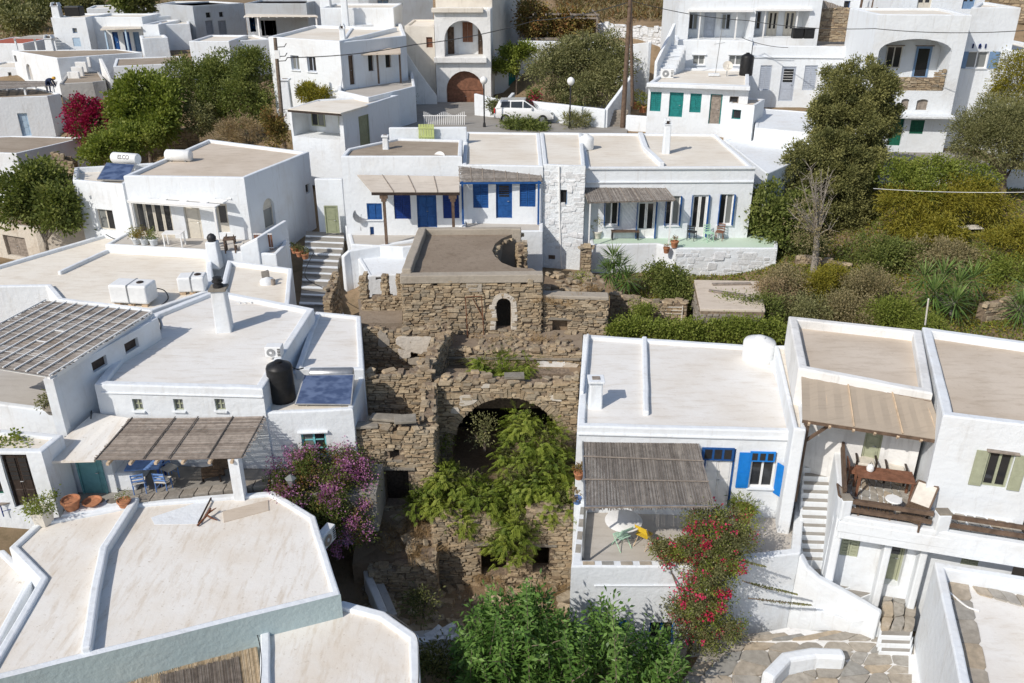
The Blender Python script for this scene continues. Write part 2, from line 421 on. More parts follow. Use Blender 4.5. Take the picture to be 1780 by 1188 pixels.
def fitting(root, F, o):
    """the joinery of one opening: part (frame or leaf) with panes, panels and shutters below it"""
    k = o['kind']; s0, s1, z0, z1, dp = o['s0'], o['s1'], o['z0'], o['z1'], o.get('depth', .2)
    col = o.get('col', 'paint_white'); n0 = -dp; w = s1 - s0; h = z1 - z0
    if o.get('arch') and k in ('window', 'glazed', 'door'):
        r = w / 2; rise = o.get('rise', r)
        mb = MB(); ap = arch_pts(o)
        mb.poly([F(p[0], n0 + .03, p[1]) for p in ap][::-1]); fan = mb
        z1 = z1 - rise; h = z1 - z0
    part = None
    if k == 'window':
        fw = min(.06, w * .1); mb = MB()
        mb.fbox(F, s0, s0 + fw, n0, n0 + .06, z0, z1); mb.fbox(F, s1 - fw, s1, n0, n0 + .06, z0, z1)
        mb.fbox(F, s0 + fw, s1 - fw, n0, n0 + .06, z0, z0 + fw); mb.fbox(F, s0 + fw, s1 - fw, n0, n0 + .06, z1 - fw, z1)
        lv = o.get('leaves', 2); bars = o.get('bars', 0); aw = (w - 2 * fw) / lv
        for i in range(1, lv): mb.fbox(F, s0 + fw + aw * i - fw * .6, s0 + fw + aw * i + fw * .6, n0 + .002, n0 + .055, z0 + fw, z1 - fw)
        for i in range(1, bars + 1):
            zz = z0 + h * i / (bars + 1)
            for j in range(lv): mb.fbox(F, s0 + fw + aw * j + fw * .7, s0 + fw + aw * (j + 1) - fw * .7, n0 + .004, n0 + .045, zz - .02, zz + .02)
        part = mb.build('window', col, root)
        for j in range(lv):
            p = MB(); p.fbox(F, s0 + fw + aw * j + .002, s0 + fw + aw * (j + 1) - .002, n0 + .005, n0 + .02, z0 + fw, z1 - fw); p.build('pane', o.get('glass', random.choice(('glass', 'glass', 'glass_curtain'))), part)
        if o.get('sill'):
            p = MB(); p.fbox(F, s0 - .06, s1 + .06, -.02, .08, z0 - .07, z0 - .001); p.build('sill', o['sill'] if isinstance(o['sill'], str) else 'white', part, bevel=.015)
    elif k == 'glazed':                               # glazed door, two leaves
        fw = .05; mb = MB(); lv = o.get('leaves', 2); pb = o.get('kick', .5)
        mb.fbox(F, s0, s0 + fw, n0, n0 + .06, z0, z1); mb.fbox(F, s1 - fw, s1, n0, n0 + .06, z0, z1); mb.fbox(F, s0 + fw, s1 - fw, n0, n0 + .06, z1 - fw, z1)
        aw = (w - 2 * fw) / lv
        part = mb.build('door', o.get('fcol', col), root)
        for j in range(lv):
            a, b = s0 + fw + aw * j + .006, s0 + fw + aw * (j + 1) - .006; q = MB()
            for (c, d, e, f) in ((a, a + .07, z0, z1 - fw), (b - .07, b, z0, z1 - fw), (a + .07, b - .07, z0, z0 + pb), (a + .07, b - .07, z1 - fw - .08, z1 - fw)): q.fbox(F, c, d, n0, n0 + .05, e, f)
            q.build('door_leaf', col, part)
            p = MB(); p.fbox(F, a + .07, b - .07, n0 + .01, n0 + .025, z0 + pb, z1 - fw - .08); p.build('pane', o.get('glass', 'glass'), part)
    elif k == 'door':
        lv = o.get('leaves', 1); fw = .06; mb = MB()
        mb.fbox(F, s0, s0 + fw, n0, n0 + .08, z0, z1); mb.fbox(F, s1 - fw, s1, n0, n0 + .08, z0, z1); mb.fbox(F, s0 + fw, s1 - fw, n0, n0 + .08, z1 - fw, z1)
        part = mb.build('door', o.get('fcol', col), root)
        aw = (w - 2 * fw) / lv
        for j in range(lv):
            a, b = s0 + fw + aw * j + .004, s0 + fw + aw * (j + 1) - .004; q = MB(); zt = z1 - fw
            q.fbox(F, a, b, n0, n0 + .04, z0, zt)
            np_ = o.get('panels', 3); m_ = min(.1, (b - a) * .16)
            for i in range(np_):
                e, f = z0 + .1 + (zt - z0 - .15) * i / np_, z0 + .02 + (zt - z0 - .15) * (i + 1) / np_
                q.fbox(F, a + m_, b - m_, n0 + .041, n0 + .058, e, f)
            q.build('door_leaf', col, part, bevel=.008, seg=1)
            if o.get('pane'):
                p = MB(); p.fbox(F, a + m_, b - m_, n0 + .062, n0 + .07, z0 + h * o['pane'], zt - .12); p.build('pane', 'glass', part)
                for i in range(1, 5):
                    g = MB(); g.fbox(F, a + m_, b - m_, n0 + .071, n0 + .085, z0 + h * o['pane'] + (zt - .12 - z0 - h * o['pane']) * i / 5 - .012, z0 + h * o['pane'] + (zt - .12 - z0 - h * o['pane']) * i / 5 + .012); g.build('grille_bar', o.get('gcol', col), part)
        if o.get('handle', True):
            p = MB(); sx = s1 - fw - .1 if lv == 1 else (s0 + s1) / 2 + .06
            p.tube([F(sx, n0 + .06, z0 + h * .48), F(sx, n0 + .11, z0 + h * .48), F(sx - .09, n0 + .11, z0 + h * .48)], .014, 6); p.build('handle', 'metal_grey', part)
    elif k == 'shutters':                             # closed shutters
        lv = o.get('leaves', 2); part = None; aw = w / lv; mb = MB()
        mb.fbox(F, s0, s1, n0, n0 + .03, z1 - .05, z1); mb.fbox(F, s0, s1, n0, n0 + .03, z0, z0 + .05)
        part = mb.build('window', col, root)
        for j in range(lv):
            a, b = s0 + aw * j + .008, s0 + aw * (j + 1) - .008; q = MB()
            q.fbox(F, a, a + .06, n0 + .03, n0 + .07, z0, z1); q.fbox(F, b - .06, b, n0 + .03, n0 + .07, z0, z1)
            q.fbox(F, a + .06, b - .06, n0 + .03, n0 + .07, z0, z0 + .07); q.fbox(F, a + .06, b - .06, n0 + .03, n0 + .07, z1 - .07, z1)
            q.fbox(F, a + .06, b - .06, n0 + .03, n0 + .035, z0 + .07, z1 - .07)
            louvre(q, F, a + .06, b - .06, z0 + .08, z1 - .08, n0 + .037); q.build('shutter', col, part)
    elif k == 'plate':                                # flat slab set in a hole (blind window, hatch)
        mb = MB(); mb.fbox(F, s0, s1, n0 - .05, n0 + .01, z0, z1); part = mb.build('hatch', col, root)
    if o.get('arch') and part is not None and k in ('window', 'glazed', 'door'):
        fan.build('fanlight', o.get('fan', col), part)
    if o.get('open') and part is not None:            # shutters folded back against the wall
        sc = o['open']; aw = min(w / 2, o.get('ow', .5)); h0, h1 = o['z0'], z1
        for sd in o.get('sides', (-1, 1)):
            q = MB(); a, b = (s0 - aw - .02, s0 - .02) if sd < 0 else (s1 + .02, s1 + aw + .02)
            if o.get('ajar'):                          # standing out from the wall like wings
                ang = o['ajar']; hx = s0 if sd < 0 else s1; dx_ = math.cos(ang) * sd; dn = math.sin(ang)
                P0 = F(hx, .02, 0); P1 = F(hx + dx_ * aw, .02 + dn * aw, 0); G = frame(P0, P1)
                q.fbox(G, 0, aw, -.02, .02, h0, h1); 
                for i in range(2): q.fbox(G, .06, aw - .06, .021, .032, h0 + .08 + (h1 - h0) * .5 * i, h0 - .06 + (h1 - h0) * .5 * (i + 1))
            else:
                q.fbox(F, a, b, .02, .055, h0, h1)
                for i in range(2): q.fbox(F, a + .06, b - .06, .056, .066, h0 + .08 + (h1 - h0) * .5 * i, h0 - .06 + (h1 - h0) * .5 * (i + 1))
            q.build('shutter', sc, part)
    if o.get('lintel'):
        p = MB(); p.fbox(F, s0 - .1, s1 + .1, -.02, .12, o['z1'] + .01, o['z1'] + .07)
        p.build('lintel', o['lintel'] if isinstance(o['lintel'], str) else 'white', part if part is not None else root, bevel=.012)
    return part

class House:
    def __init__(s, name, label, px, z, zb, par=.22, th=.3, mat='white', roof='roof_cream', cat='house', group=None, step=.9, jitter=.016, bevel=.05, root=None):
        s.P = [Vector((p[1], p[2], z)) if p[0] == 'w' else PZ(p[0], p[1], z) for p in px]
        s.z, s.zb, s.par, s.th, s.mat, s.roof, s.step, s.jit, s.bev = z, zb, par, th, mat, roof, step, jitter, bevel
        c = sum(s.P, Vector()) / len(s.P)
        s.root = root if root is not None else thing(name, label, cat, (c.x, c.y, zb), group)
        s.ops = [[] for _ in s.P]
    def edge(s, e): return s.P[e], s.P[(e + 1) % len(s.P)]
    def F(s, e): return frame(*s.edge(e))
    def at(s, e, u, v): return PW(u, v, *s.edge(e))
    def op(s, e, kind, u0, v0, u1, v1, **kw):
        A, B = s.edge(e); um, vm_ = (u0 + u1) / 2, (v0 + v1) / 2
        a, b = PW(u0, vm_, A, B)[0], PW(u1, vm_, A, B)[0]; c, d = PW(um, v1, A, B)[1], PW(um, v0, A, B)[1]
        if a > b: a, b = b, a
        L = math.hypot(B[0] - A[0], B[1] - A[1])
        a = max(.12, a); b = min(L - .12, b); c = max(s.zb + .02, c); d = min(s.z - .1, d)
        if b - a < .1 or d - c < .1: print('BAD OP', s.root.name, e, kind, u0, v0, round(a, 2), round(b, 2), round(c, 2), round(d, 2)); return
        o = dict(kind=kind, s0=a, s1=b, z0=c, z1=d); o.update(kw); s.ops[e].append(o); return o
    def ops_m(s, e, kind, s0, s1, z0, z1, **kw):
        o = dict(kind=kind, s0=s0, s1=s1, z0=z0, z1=z1); o.update(kw); s.ops[e].append(o)
    def finish(s, skip=(), slab=None):
        mb = MB(); n = len(s.P); ins = inset(s.P, s.th); rz = s.z - s.par
        for i in range(n):
            A, B = s.edge(i)
            if i in skip: S = cuts((B - A).length, [], s.step)
            else: S, _ = panel(mb, A, B, s.zb, s.z, s.ops[i], s.step)
            if s.par > 0:
                L = S[-1]; a2, b2 = ins[i], ins[(i + 1) % n]
                for p, q in zip(S, S[1:]):
                    O0 = A + (B - A) * (p / L); O1 = A + (B - A) * (q / L); I0 = a2 + (b2 - a2) * (p / L); I1 = a2 + (b2 - a2) * (q / L)
                    mb.face([mb.vm((O0.x, O0.y, s.z)), mb.vm((O1.x, O1.y, s.z)), mb.vm((I1.x, I1.y, s.z)), mb.vm((I0.x, I0.y, s.z))])
                    mb.face([mb.vm((I0.x, I0.y, s.z)), mb.vm((I1.x, I1.y, s.z)), mb.vm((I1.x, I1.y, rz - .05)), mb.vm((I0.x, I0.y, rz - .05))])
        s.wall = mb.build('wall', s.mat, s.root, bevel=s.bev, jitter=s.jit)
        r = MB()
        if s.par > 0: r.prism([(p.x, p.y) for p in inset(s.P, s.th - .03)], rz - .12, rz)
        else: r.prism([(p.x, p.y) for p in inset(s.P, -(slab or .0))], s.z - .02, s.z + .1)
        s.roofo = r.build('roof', s.roof, s.root, bevel=.02)
        for i in range(n):
            F = s.F(i)
            for o in s.ops[i]: fitting(s.root, F, o)
        return s
def wallrun(name, label, pts, zt, zb, th=.25, mat='white', cat='wall', root=None, closed=False, jitter=.018, bevel=.05, group=None, part='wall'):
    """a free wall along world points (x, y); zt may be a list, one height per point"""
    n = len(pts); pts = [Vector((p[0], p[1])) for p in pts]; zts = zt if isinstance(zt, (list, tuple)) else [zt] * n; zbs = zb if isinstance(zb, (list, tuple)) else [zb] * n
    P = []; ZT = []; ZB = []
    for i in range(n - 1):
        k = max(1, int((pts[i + 1] - pts[i]).length / .8))
        for j in range(k): t = j / k; P.append(pts[i].lerp(pts[i + 1], t)); ZT.append(zts[i] * (1 - t) + zts[i + 1] * t); ZB.append(zbs[i] * (1 - t) + zbs[i + 1] * t)
    P.append(pts[-1]); ZT.append(zts[-1]); ZB.append(zbs[-1])
    mb = MB(); L = []; m = len(P)
    for i in range(m):
        d = (P[min(i + 1, m - 1)] - P[max(i - 1, 0)]).normalized(); nn = Vector((d.y, -d.x)) * (th / 2)
        L.append([mb.vert((*(P[i] + nn), ZB[i])), mb.vert((*(P[i] + nn), ZT[i])), mb.vert((*(P[i] - nn), ZT[i])), mb.vert((*(P[i] - nn), ZB[i]))])
    for i in range(m - 1):
        a, b = L[i], L[i + 1]
        for k in range(3): mb.face([a[k], b[k], b[k + 1], a[k + 1]])
    mb.face(L[0]); mb.face(L[-1][::-1])
    if root is None and label:
        c = pts[0]; root = thing(name, label, cat, (c.x, c.y, zbs[0]), group)
    return mb.build(part, mat, root, bevel=bevel, jitter=jitter)
# ---------------------------------------------------------------- stones
def stone_protos(mat, key, k=7):
    out = []
    for i in range(k):
        bm = bmesh.new(); bmesh.ops.create_cube(bm, size=1.0)
        bmesh.ops.bevel(bm, geom=list(bm.edges), offset=.09, segments=1, affect='EDGES', profile=.6)
        rnd = random.Random(i * 31 + 5)
        sk = [(rnd.uniform(-.1, .1), rnd.uniform(-.1, .1)) for _ in range(3)]
        for v in bm.verts:
            v.co.z += v.co.x * sk[0][0] + rnd.uniform(-.09, .09); v.co.x += v.co.z * sk[1][0] + rnd.uniform(-.06, .06); v.co.y += rnd.uniform(-.07, .07)
        me = bpy.data.meshes.new('stone'); bm.to_mesh(me); bm.free(); me.materials.append(MAT[mat]); out.append(me)
    return out
SP = {k: stone_protos(k, k) for k in ('stone', 'stone_grey', 'stone_white')}
SPD = {k: [(np.array([v.co[:] for v in me.vertices]), [tuple(p.vertices) for p in me.polygons]) for me in v] for k, v in SP.items()}
def set_tint(me, per_face_vals):
    at = me.attributes.new('tint', 'FLOAT', 'FACE'); at.data.foreach_set('value', np.asarray(per_face_vals, dtype=np.float32))
def place_stones(parent, items, mat='stone', n_ind=100, rest='rubble_fill', name='stone'):
    """items: (centre, (sx, sy, sz), rz, rx). The largest n_ind are objects of their own, the rest one joined part"""
    items = sorted(items, key=lambda t: -t[1][0] * t[1][2]); o0 = org(parent)
    for c, d, rz, rx in items[:n_ind]:
        o = bpy.data.objects.new(name, random.choice(SP[mat])); o.location = Vector(c) - o0; o.rotation_euler = (rx, random.uniform(-.03, .03), rz); o.scale = d
        link(o, parent)
    if items[n_ind:]:
        V = []; Fs = []; T = []; b = 0
        for c, d, rz, rx in items[n_ind:]:
            vs, fs = random.choice(SPD[mat]); M = np.array(Matrix.Rotation(rz, 3, 'Z') @ Matrix.Rotation(rx, 3, 'X'))
            w = (vs * np.array(d)) @ M.T + np.array(c) - np.array(o0); V.append(w)
            t = random.random()
            for f in fs: Fs.append(tuple(i + b for i in f)); T.append(t)
            b += len(vs)
        me = bpy.data.meshes.new(rest); me.from_pydata(np.concatenate(V).tolist(), [], Fs); me.materials.append(MAT[mat]); set_tint(me, T)
        o = bpy.data.objects.new(rest, me); link(o, parent); o['kind'] = 'stuff'; ORG[o.name] = o0
def face_stones(A, B, bot, top, ops=(), ch=(.07, .17), cl=(.16, .48), proud=.03, dep=.16, rnd=None, drop=0.0):
    """courses of rubble on the outward face of the wall A->B"""
    rnd = rnd or random.Random(int(A[0] * 97 + A[1] * 31) & 0xffff)
    F = frame(A, B); L = math.hypot(B[0] - A[0], B[1] - A[1]); ang = math.atan2(B[1] - A[1], B[0] - A[0]); out = []
    bf = bot if callable(bot) else (lambda s_: bot); tf = top if callable(top) else (lambda s_: top)
    z = min(bf(L * i / 10) for i in range(11)); zmax = max(tf(L * i / 40) for i in range(41))
    while z < zmax:
        h = rnd.uniform(*ch); x = -rnd.uniform(0, .2)
        while x < L:
            l = rnd.uniform(*cl) * (1.4 if rnd.random() < .12 else 1); a, b = max(0, x), min(L, x + l); x += l
            if b - a < .07: continue
            c = (a + b) / 2
            hh = h * rnd.uniform(.8, 1.08)
            big = rnd.random() < .09
            if big: hh = h * rnd.uniform(1.5, 2.1)
            zc = z + hh / 2 + .03 * math.sin(c * 1.7 + z)
            if zc + hh * .3 > tf(c) or zc < bf(c) or rnd.random() < drop: continue
            if any(o['s0'] - .02 < c + q < o['s1'] + .02 and o['z0'] < zc < (o['z1'] if not o.get('arch') else o['z1'] - o.get('rise', (o['s1'] - o['s0']) / 2) * (1 - math.sqrt(max(0, 1 - ((c + q - (o['s0'] + o['s1']) / 2) / ((o['s1'] - o['s0']) / 2)) ** 2)))) for o in ops for q in (-(b - a) * .35, 0, (b - a) * .35)): continue
            out.append((F(c, rnd.uniform(-.035, proud) - dep * .35 + (.02 if big else 0), zc + (hh * .2 if big else 0)), ((b - a - .015) * (1.05 if big else rnd.uniform(.86, 1)), dep, hh - .012), ang + rnd.uniform(-.07, .07), rnd.uniform(-.12, .12)))
        z += h
    return out
def cap_stones(pts, zf, wid, n_per=3.2, rnd=None, hz=(.07, .16), sz=(.2, .5)):
    """broken stones lying along a wall top"""
    rnd = rnd or random.Random(3); out = []
    for (A, B) in zip(pts, pts[1:]):
        L = math.hypot(B[0] - A[0], B[1] - A[1]); F = frame(A, B); ang = math.atan2(B[1] - A[1], B[0] - A[0])
        for i in range(int(L * n_per * max(1, wid / .3))):
            s_ = rnd.uniform(0, L); p = F(s_, rnd.uniform(-wid / 2, wid / 2), 0); h = rnd.uniform(*hz)
            out.append((Vector((p.x, p.y, zf(s_, L) + h * rnd.uniform(.0, .5))), (rnd.uniform(*sz), rnd.uniform(.14, .3), h), ang + rnd.uniform(-.6, .6), rnd.uniform(-.2, .2)))
    return out
def flags(parent, quad, nx, ny, z, th=.05, mat='flagstone', name='slab', gap=.03, jitt=.22, seed=1, zf=None):
    """paving slabs over the four-sided area quad (x, y corners), each slab an object"""
    rnd = random.Random(seed); q = [Vector((p[0], p[1])) for p in quad]
    G = {}
    for i in range(nx + 1):
        for j in range(ny + 1):
            a = i / nx; b = j / ny
            if 0 < i < nx: a += rnd.uniform(-jitt, jitt) / nx
            if 0 < j < ny: b += rnd.uniform(-jitt, jitt) / ny
            G[i, j] = (q[0] * (1 - a) + q[1] * a) * (1 - b) + (q[3] * (1 - a) + q[2] * a) * b
    for i in range(nx):
        for j in range(ny):
            cs = [G[i, j], G[i + 1, j], G[i + 1, j + 1], G[i, j + 1]]; c = sum(cs, Vector((0, 0))) / 4
            cs = [c + (p - c) * max(.5, 1 - gap / max(.05, (p - c).length)) for p in cs]
            pts = []
            for a, b in zip(cs, cs[1:] + cs[:1]): pts += [a.lerp(b, .12), a.lerp(b, .5) + Vector((rnd.uniform(-.015, .015), rnd.uniform(-.015, .015))), a.lerp(b, .88)]
            zz = (zf(c.x, c.y) if zf else z); dz = rnd.uniform(-.006, .008)
            mb = MB(); mb.prism([(p.x, p.y) for p in pts], zz - th, zz + dz); mb.build(name, mat, parent)
# ---------------------------------------------------------------- foliage
def leaf_obj(name, mats, parent, P, D, S, L, W, tint, bend=0.0, mi=None, kind=None):
    """P base points, D directions, S side vectors, L lengths, W widths: one diamond leaf each"""
    P, D, S = [np.asarray(a, dtype=np.float64) for a in (P, D, S)]
    n = len(P); L = np.broadcast_to(np.asarray(L, dtype=float), (n,))[:, None]; W = np.broadcast_to(np.asarray(W, dtype=float), (n,))[:, None]
    D = D / np.maximum(1e-6, np.linalg.norm(D, axis=1, keepdims=True)); S = np.cross(D, S); S = S / np.maximum(1e-6, np.linalg.norm(S, axis=1, keepdims=True))
    up = np.array([0, 0, 1.0]); V = np.empty((n, 4, 3))
    V[:, 0] = P; V[:, 1] = P + D * L * .45 + S * W * .5; V[:, 2] = P + D * L - up * L * bend; V[:, 3] = P + D * L * .45 - S * W * .5
    o0 = np.array(org(parent)); V = V.reshape(-1, 3) - o0
    me = bpy.data.meshes.new(name); me.vertices.add(n * 4); me.vertices.foreach_set('co', V.astype(np.float32).ravel())
    me.loops.add(n * 4); me.loops.foreach_set('vertex_index', np.arange(n * 4, dtype=np.int32))
    me.polygons.add(n); me.polygons.foreach_set('loop_start', np.arange(0, n * 4, 4, dtype=np.int32)); me.polygons.foreach_set('loop_total', np.full(n, 4, dtype=np.int32))
    for m in (mats if isinstance(mats, (list, tuple)) else [mats]): me.materials.append(MAT[m])
    if mi is not None: me.polygons.foreach_set('material_index', np.asarray(mi, dtype=np.int32))
    me.update(calc_edges=True); set_tint(me, np.clip(tint, 0, 1))
    o = bpy.data.objects.new(name, me); link(o, parent); ORG[o.name] = Vector(o0)
    if kind: o['kind'] = kind
    return o
def rnd_unit(rs, n):
    v = rs.normal(size=(n, 3)); return v / np.linalg.norm(v, axis=1, keepdims=True)
def blob_points(rs, blobs, n, rc=.35, fill=.25, clump=60):
    """points gathered in clumps near the skin of a union of ellipsoids"""
    vol = np.array([(b[1][0] * b[1][1] * b[1][2]) ** .67 for b in blobs]); vol = vol / vol.sum()
    Ps, Os, Ts, Gs = [], [], [], []
    for b, share in zip(blobs, vol):
        m = int(n * share); k = max(3, m // clump)
        u = rnd_unit(rs, k); rad = np.where(rs.random(k) < fill, rs.uniform(.2, .8, k), rs.uniform(.82, 1.06, k))
        c = np.array(b[0]) + u * rad[:, None] * np.array(b[1]); ct = rs.normal(0, .16, k)
        i = rs.integers(0, k, m); g = rs.normal(size=(m, 3)) * (rc * rs.uniform(.5, 1.1, k)[i])[:, None] * .55
        P = c[i] + g; Ps.append(P); Os.append(u[i]); Ts.append(ct[i]); Gs.append(g / (np.linalg.norm(g, axis=1, keepdims=True) + 1e-6))
    blob_points.g = np.concatenate(Gs)
    return np.concatenate(Ps), np.concatenate(Os), np.concatenate(Ts)
def crown(name, mat, parent, blobs, n, L=.12, W=.06, rc=.35, fill=.25, clump=60, seed=1, out=.8, up=.25, droop=.1, tmean=.6, flowers=None, kind=None, ball=.7):
    rs = np.random.default_rng(seed); more = []
    for c, r in blobs:                                # knobbly outline: small lobes breaking out of each big one
        for k in range(5):
            u = rnd_unit(rs, 1)[0]; u[2] = abs(u[2]) * .8 if k < 4 else u[2]; f = rs.uniform(.3, .48); more.append((tuple(np.array(c) + u * np.array(r) * rs.uniform(.78, 1.0)), tuple(q * f for q in r)))
    P, O, T = blob_points(rs, [(c, tuple(q * .93 for q in r)) for c, r in blobs] + more, n, rc, fill, clump); m = len(P)
    D = O * out + rnd_unit(rs, m) * .7 + blob_points.g * ball + np.array([0, 0, up]); S = rnd_unit(rs, m)
    t = tmean + T + rs.normal(0, .14, m)
    mi = None; mats = mat
    if flowers:
        fm, share = flowers; mats = [mat, fm]; cl = rs.normal(size=(24, 3)); proj = np.sin(P * 2.3 + 1.7).sum(1) + rs.normal(0, .7, m); thr = np.quantile(proj, 1 - share); mi = (proj > thr).astype(int)
        mi = np.where((mi == 1) & (O[:, 2] > -.4), 1, 0)
    return leaf_obj(name, mats, parent, P, D, S, L * rs.uniform(.7, 1.25, m), W * rs.uniform(.7, 1.25, m), t, droop, mi, kind)
def limbs(parent, base, tips, r0, mat='bark', fork=.35, seed=1, name='trunk', k=8):
    rnd = random.Random(seed); mb = MB(); base = Vector(base)
    c = sum((Vector(t) for t in tips), Vector()) / len(tips); f = base.lerp(c, fork)
    f = Vector((f.x * .6 + base.x * .4, f.y * .6 + base.y * .4, f.z))
    mid = base.lerp(f, .5) + Vector((rnd.uniform(-.08, .08), rnd.uniform(-.08, .08), 0))
    mb.tube([base - Vector((0, 0, .3)), base, mid, f], [r0 * 1.35, r0 * 1.15, r0 * .95, r0 * .85], k)
    for t in tips:
        t = Vector(t); m = f.lerp(t, .5) + Vector((rnd.uniform(-.15, .15), rnd.uniform(-.15, .15), rnd.uniform(0, .2)))
        mb.tube([f, m, t], [r0 * .6, r0 * .4, r0 * .12], 6)
        for q in range(3):
            a = m.lerp(t, rnd.random()); mb.tube([a, a + Vector((rnd.uniform(-.5, .5), rnd.uniform(-.5, .5), rnd.uniform(.1, .5)))], [r0 * .2, r0 * .06], 5)
    return mb.build(name, mat, parent, smooth=True)
def bush(name, label, blobs, n, mat='leaf_mid', L=.1, W=.05, seed=1, cat='bush', group=None, stem=True, base=None, **kw):
    c = Vector(base) if base is not None else Vector((blobs[0][0][0], blobs[0][0][1], min(b[0][2] - b[1][2] for b in blobs)))
    r = thing(name, label, cat, c, group)
    crown('foliage', mat, r, blobs, n, L, W, seed=seed, **kw)
    if stem: limbs(r, c, [b[0] for b in blobs] if len(blobs) > 1 else [blobs[0][0], (blobs[0][0][0] + .3, blobs[0][0][1], blobs[0][0][2] + .1)], .05, 'bark', .3, seed, 'stem', 5)
    return r
def tree(name, label, base, blobs, n, mat='leaf_mid', L=.14, W=.07, r0=.14, bark='bark', seed=1, group=None, fork=.4, **kw):
    r = thing(name, label, 'tree', base, group)
    crown('crown', mat, r, blobs, n, L, W, seed=seed, **kw)
    limbs(r, base, [b[0] for b in blobs], r0, bark, fork, seed)
    return r
def yucca(name, label, heads, base, n=70, L=.75, seed=1, group=None, mat='leaf_yucca'):
    rs = np.random.default_rng(seed); r = thing(name, label, 'plant', base, group)
    limbs(r, base, heads, .1, 'bark_pale', .3, seed, 'stem')
    P, D, S, LL, W, T = [], [], [], [], [], []
    for h in heads:
        for i in range(n):
            az = i * 2.39996 + rs.normal(0, .1); el = math.radians(80 - 125 * (i / n) ** .8) + rs.normal(0, .08)
            d = np.array([math.cos(az) * math.cos(el), math.sin(az) * math.cos(el), math.sin(el)])
            P.append(np.array(h) + d * .05 + np.array([0, 0, .25 * (1 - i / n)])); D.append(d); S.append((0, 0, 1.0) if abs(d[2]) < .9 else (1.0, 0, 0)); LL.append(L * rs.uniform(.75, 1.1)); W.append(.065)
            T.append(.75 - .55 * i / n + rs.normal(0, .1))
    leaf_obj('foliage', mat, r, P, D, S, LL, W, T, .10)
    return r
def fronds(name, mat, parent, blobs, n, seed=1, length=.55, leaf=.085, pairs=12, kind=None):
    """feathery arching fronds of small drooping leaflets"""
    rs = np.random.default_rng(seed); P0, O, T = blob_points(rs, blobs, n, .34, .15, 34)
    P, D, S, LL, Tt = [], [], [], [], []
    for p, o, t, gg in zip(P0, O, T, blob_points.g):
        d = o * .5 + gg * .9 + rs.normal(0, .35, 3); d[2] = abs(d[2]) * .75 + .05; d /= np.linalg.norm(d); ln = length * rs.uniform(.6, 1.2)
        side = np.cross(d, (0, 0, 1.0)); side /= np.linalg.norm(side) + 1e-6; tt = .5 + t + rs.normal(0, .08)
        for i in range(pairs):
            f = (i + .5) / pairs; q = p + d * ln * f - np.array([0, 0, 1]) * ln * .38 * f * f
            for sg in (-1, 1):
                P.append(q); D.append(side * sg * .75 + d * .45 + np.array([0, 0, -.45 - .3 * f]) + rs.normal(0, .15, 3)); S.append(d); LL.append(leaf * (1.15 - .5 * f)); Tt.append(tt + .12 * f + rs.normal(0, .06))
    return leaf_obj(name, mat, parent, P, D, S, LL, np.array(LL) * .34, Tt, .15, kind=kind)
def shoots(name, mat, parent, stems, seed=1, L=.2, W=.042, per=46, spread=.9, sbase=None, kind=None):
    """upright leafy shoots: stems are (foot, tip)"""
    rs = np.random.default_rng(seed); P, D, S, T, LL = [], [], [], [], []; mb = MB()
    for (a, b) in stems:
        a, b = np.array(a), np.array(b); mb.tube([a, (a + b) / 2 + rs.normal(0, .03, 3), b], [.022, .016, .006], 5); ax = (b - a) / np.linalg.norm(b - a); ln = np.linalg.norm(b - a); tt = .45 + rs.normal(0, .1)
        m = int(per * ln)
        for i in range(m):
            f = .15 + .85 * i / m; az = i * 2.4 + rs.normal(0, .2); q = a + ax * ln * f
            d = np.array([math.cos(az), math.sin(az), 0]) * spread * (1.2 - .7 * f) + ax * (.25 + .6 * f) + np.array([0, 0, -.1])
            P.append(q); D.append(d); S.append(ax + rs.normal(0, .25, 3)); LL.append(L * rs.uniform(.75, 1.15) * (1 - .35 * max(0, f - .8) * 5)); T.append(tt - .25 + .5 * f + rs.normal(0, .1))
    mb.build('stem', 'bark', parent, kind='stuff')
    return leaf_obj(name, mat, parent, P, D, S, LL, W, T, .18, kind=kind)
def grass(name, mat, parent, areas, seed=1, L=.35, W=.012, kind='stuff'):
    """areas: (centre, radius x, radius y, count); tufts of thin blades"""
    rs = np.random.default_rng(seed); P, D, S, LL, T = [], [], [], [], []
    for c, rx, ry, n in areas:
        k = max(3, n // 30); tc = rs.normal(size=(k, 2)) * .5
        i = rs.integers(0, k, n); q = tc[i] + rs.normal(size=(n, 2)) * .06
        P.append(np.stack([c[0] + q[:, 0] * rx, c[1] + q[:, 1] * ry, np.full(n, c[2])], 1)); d = rs.normal(0, .5, (n, 3)); d[:, 2] = rs.uniform(.4, 1.2, n); D.append(d); LL.append(L * rs.uniform(.4, 1.2, n)); T.append(.5 + rs.normal(0, .2, n))
    P = np.concatenate(P); return leaf_obj(name, mat, parent, P, np.concatenate(D), rnd_unit(rs, len(P)), np.concatenate(LL), W, np.concatenate(T), .25, kind=kind)
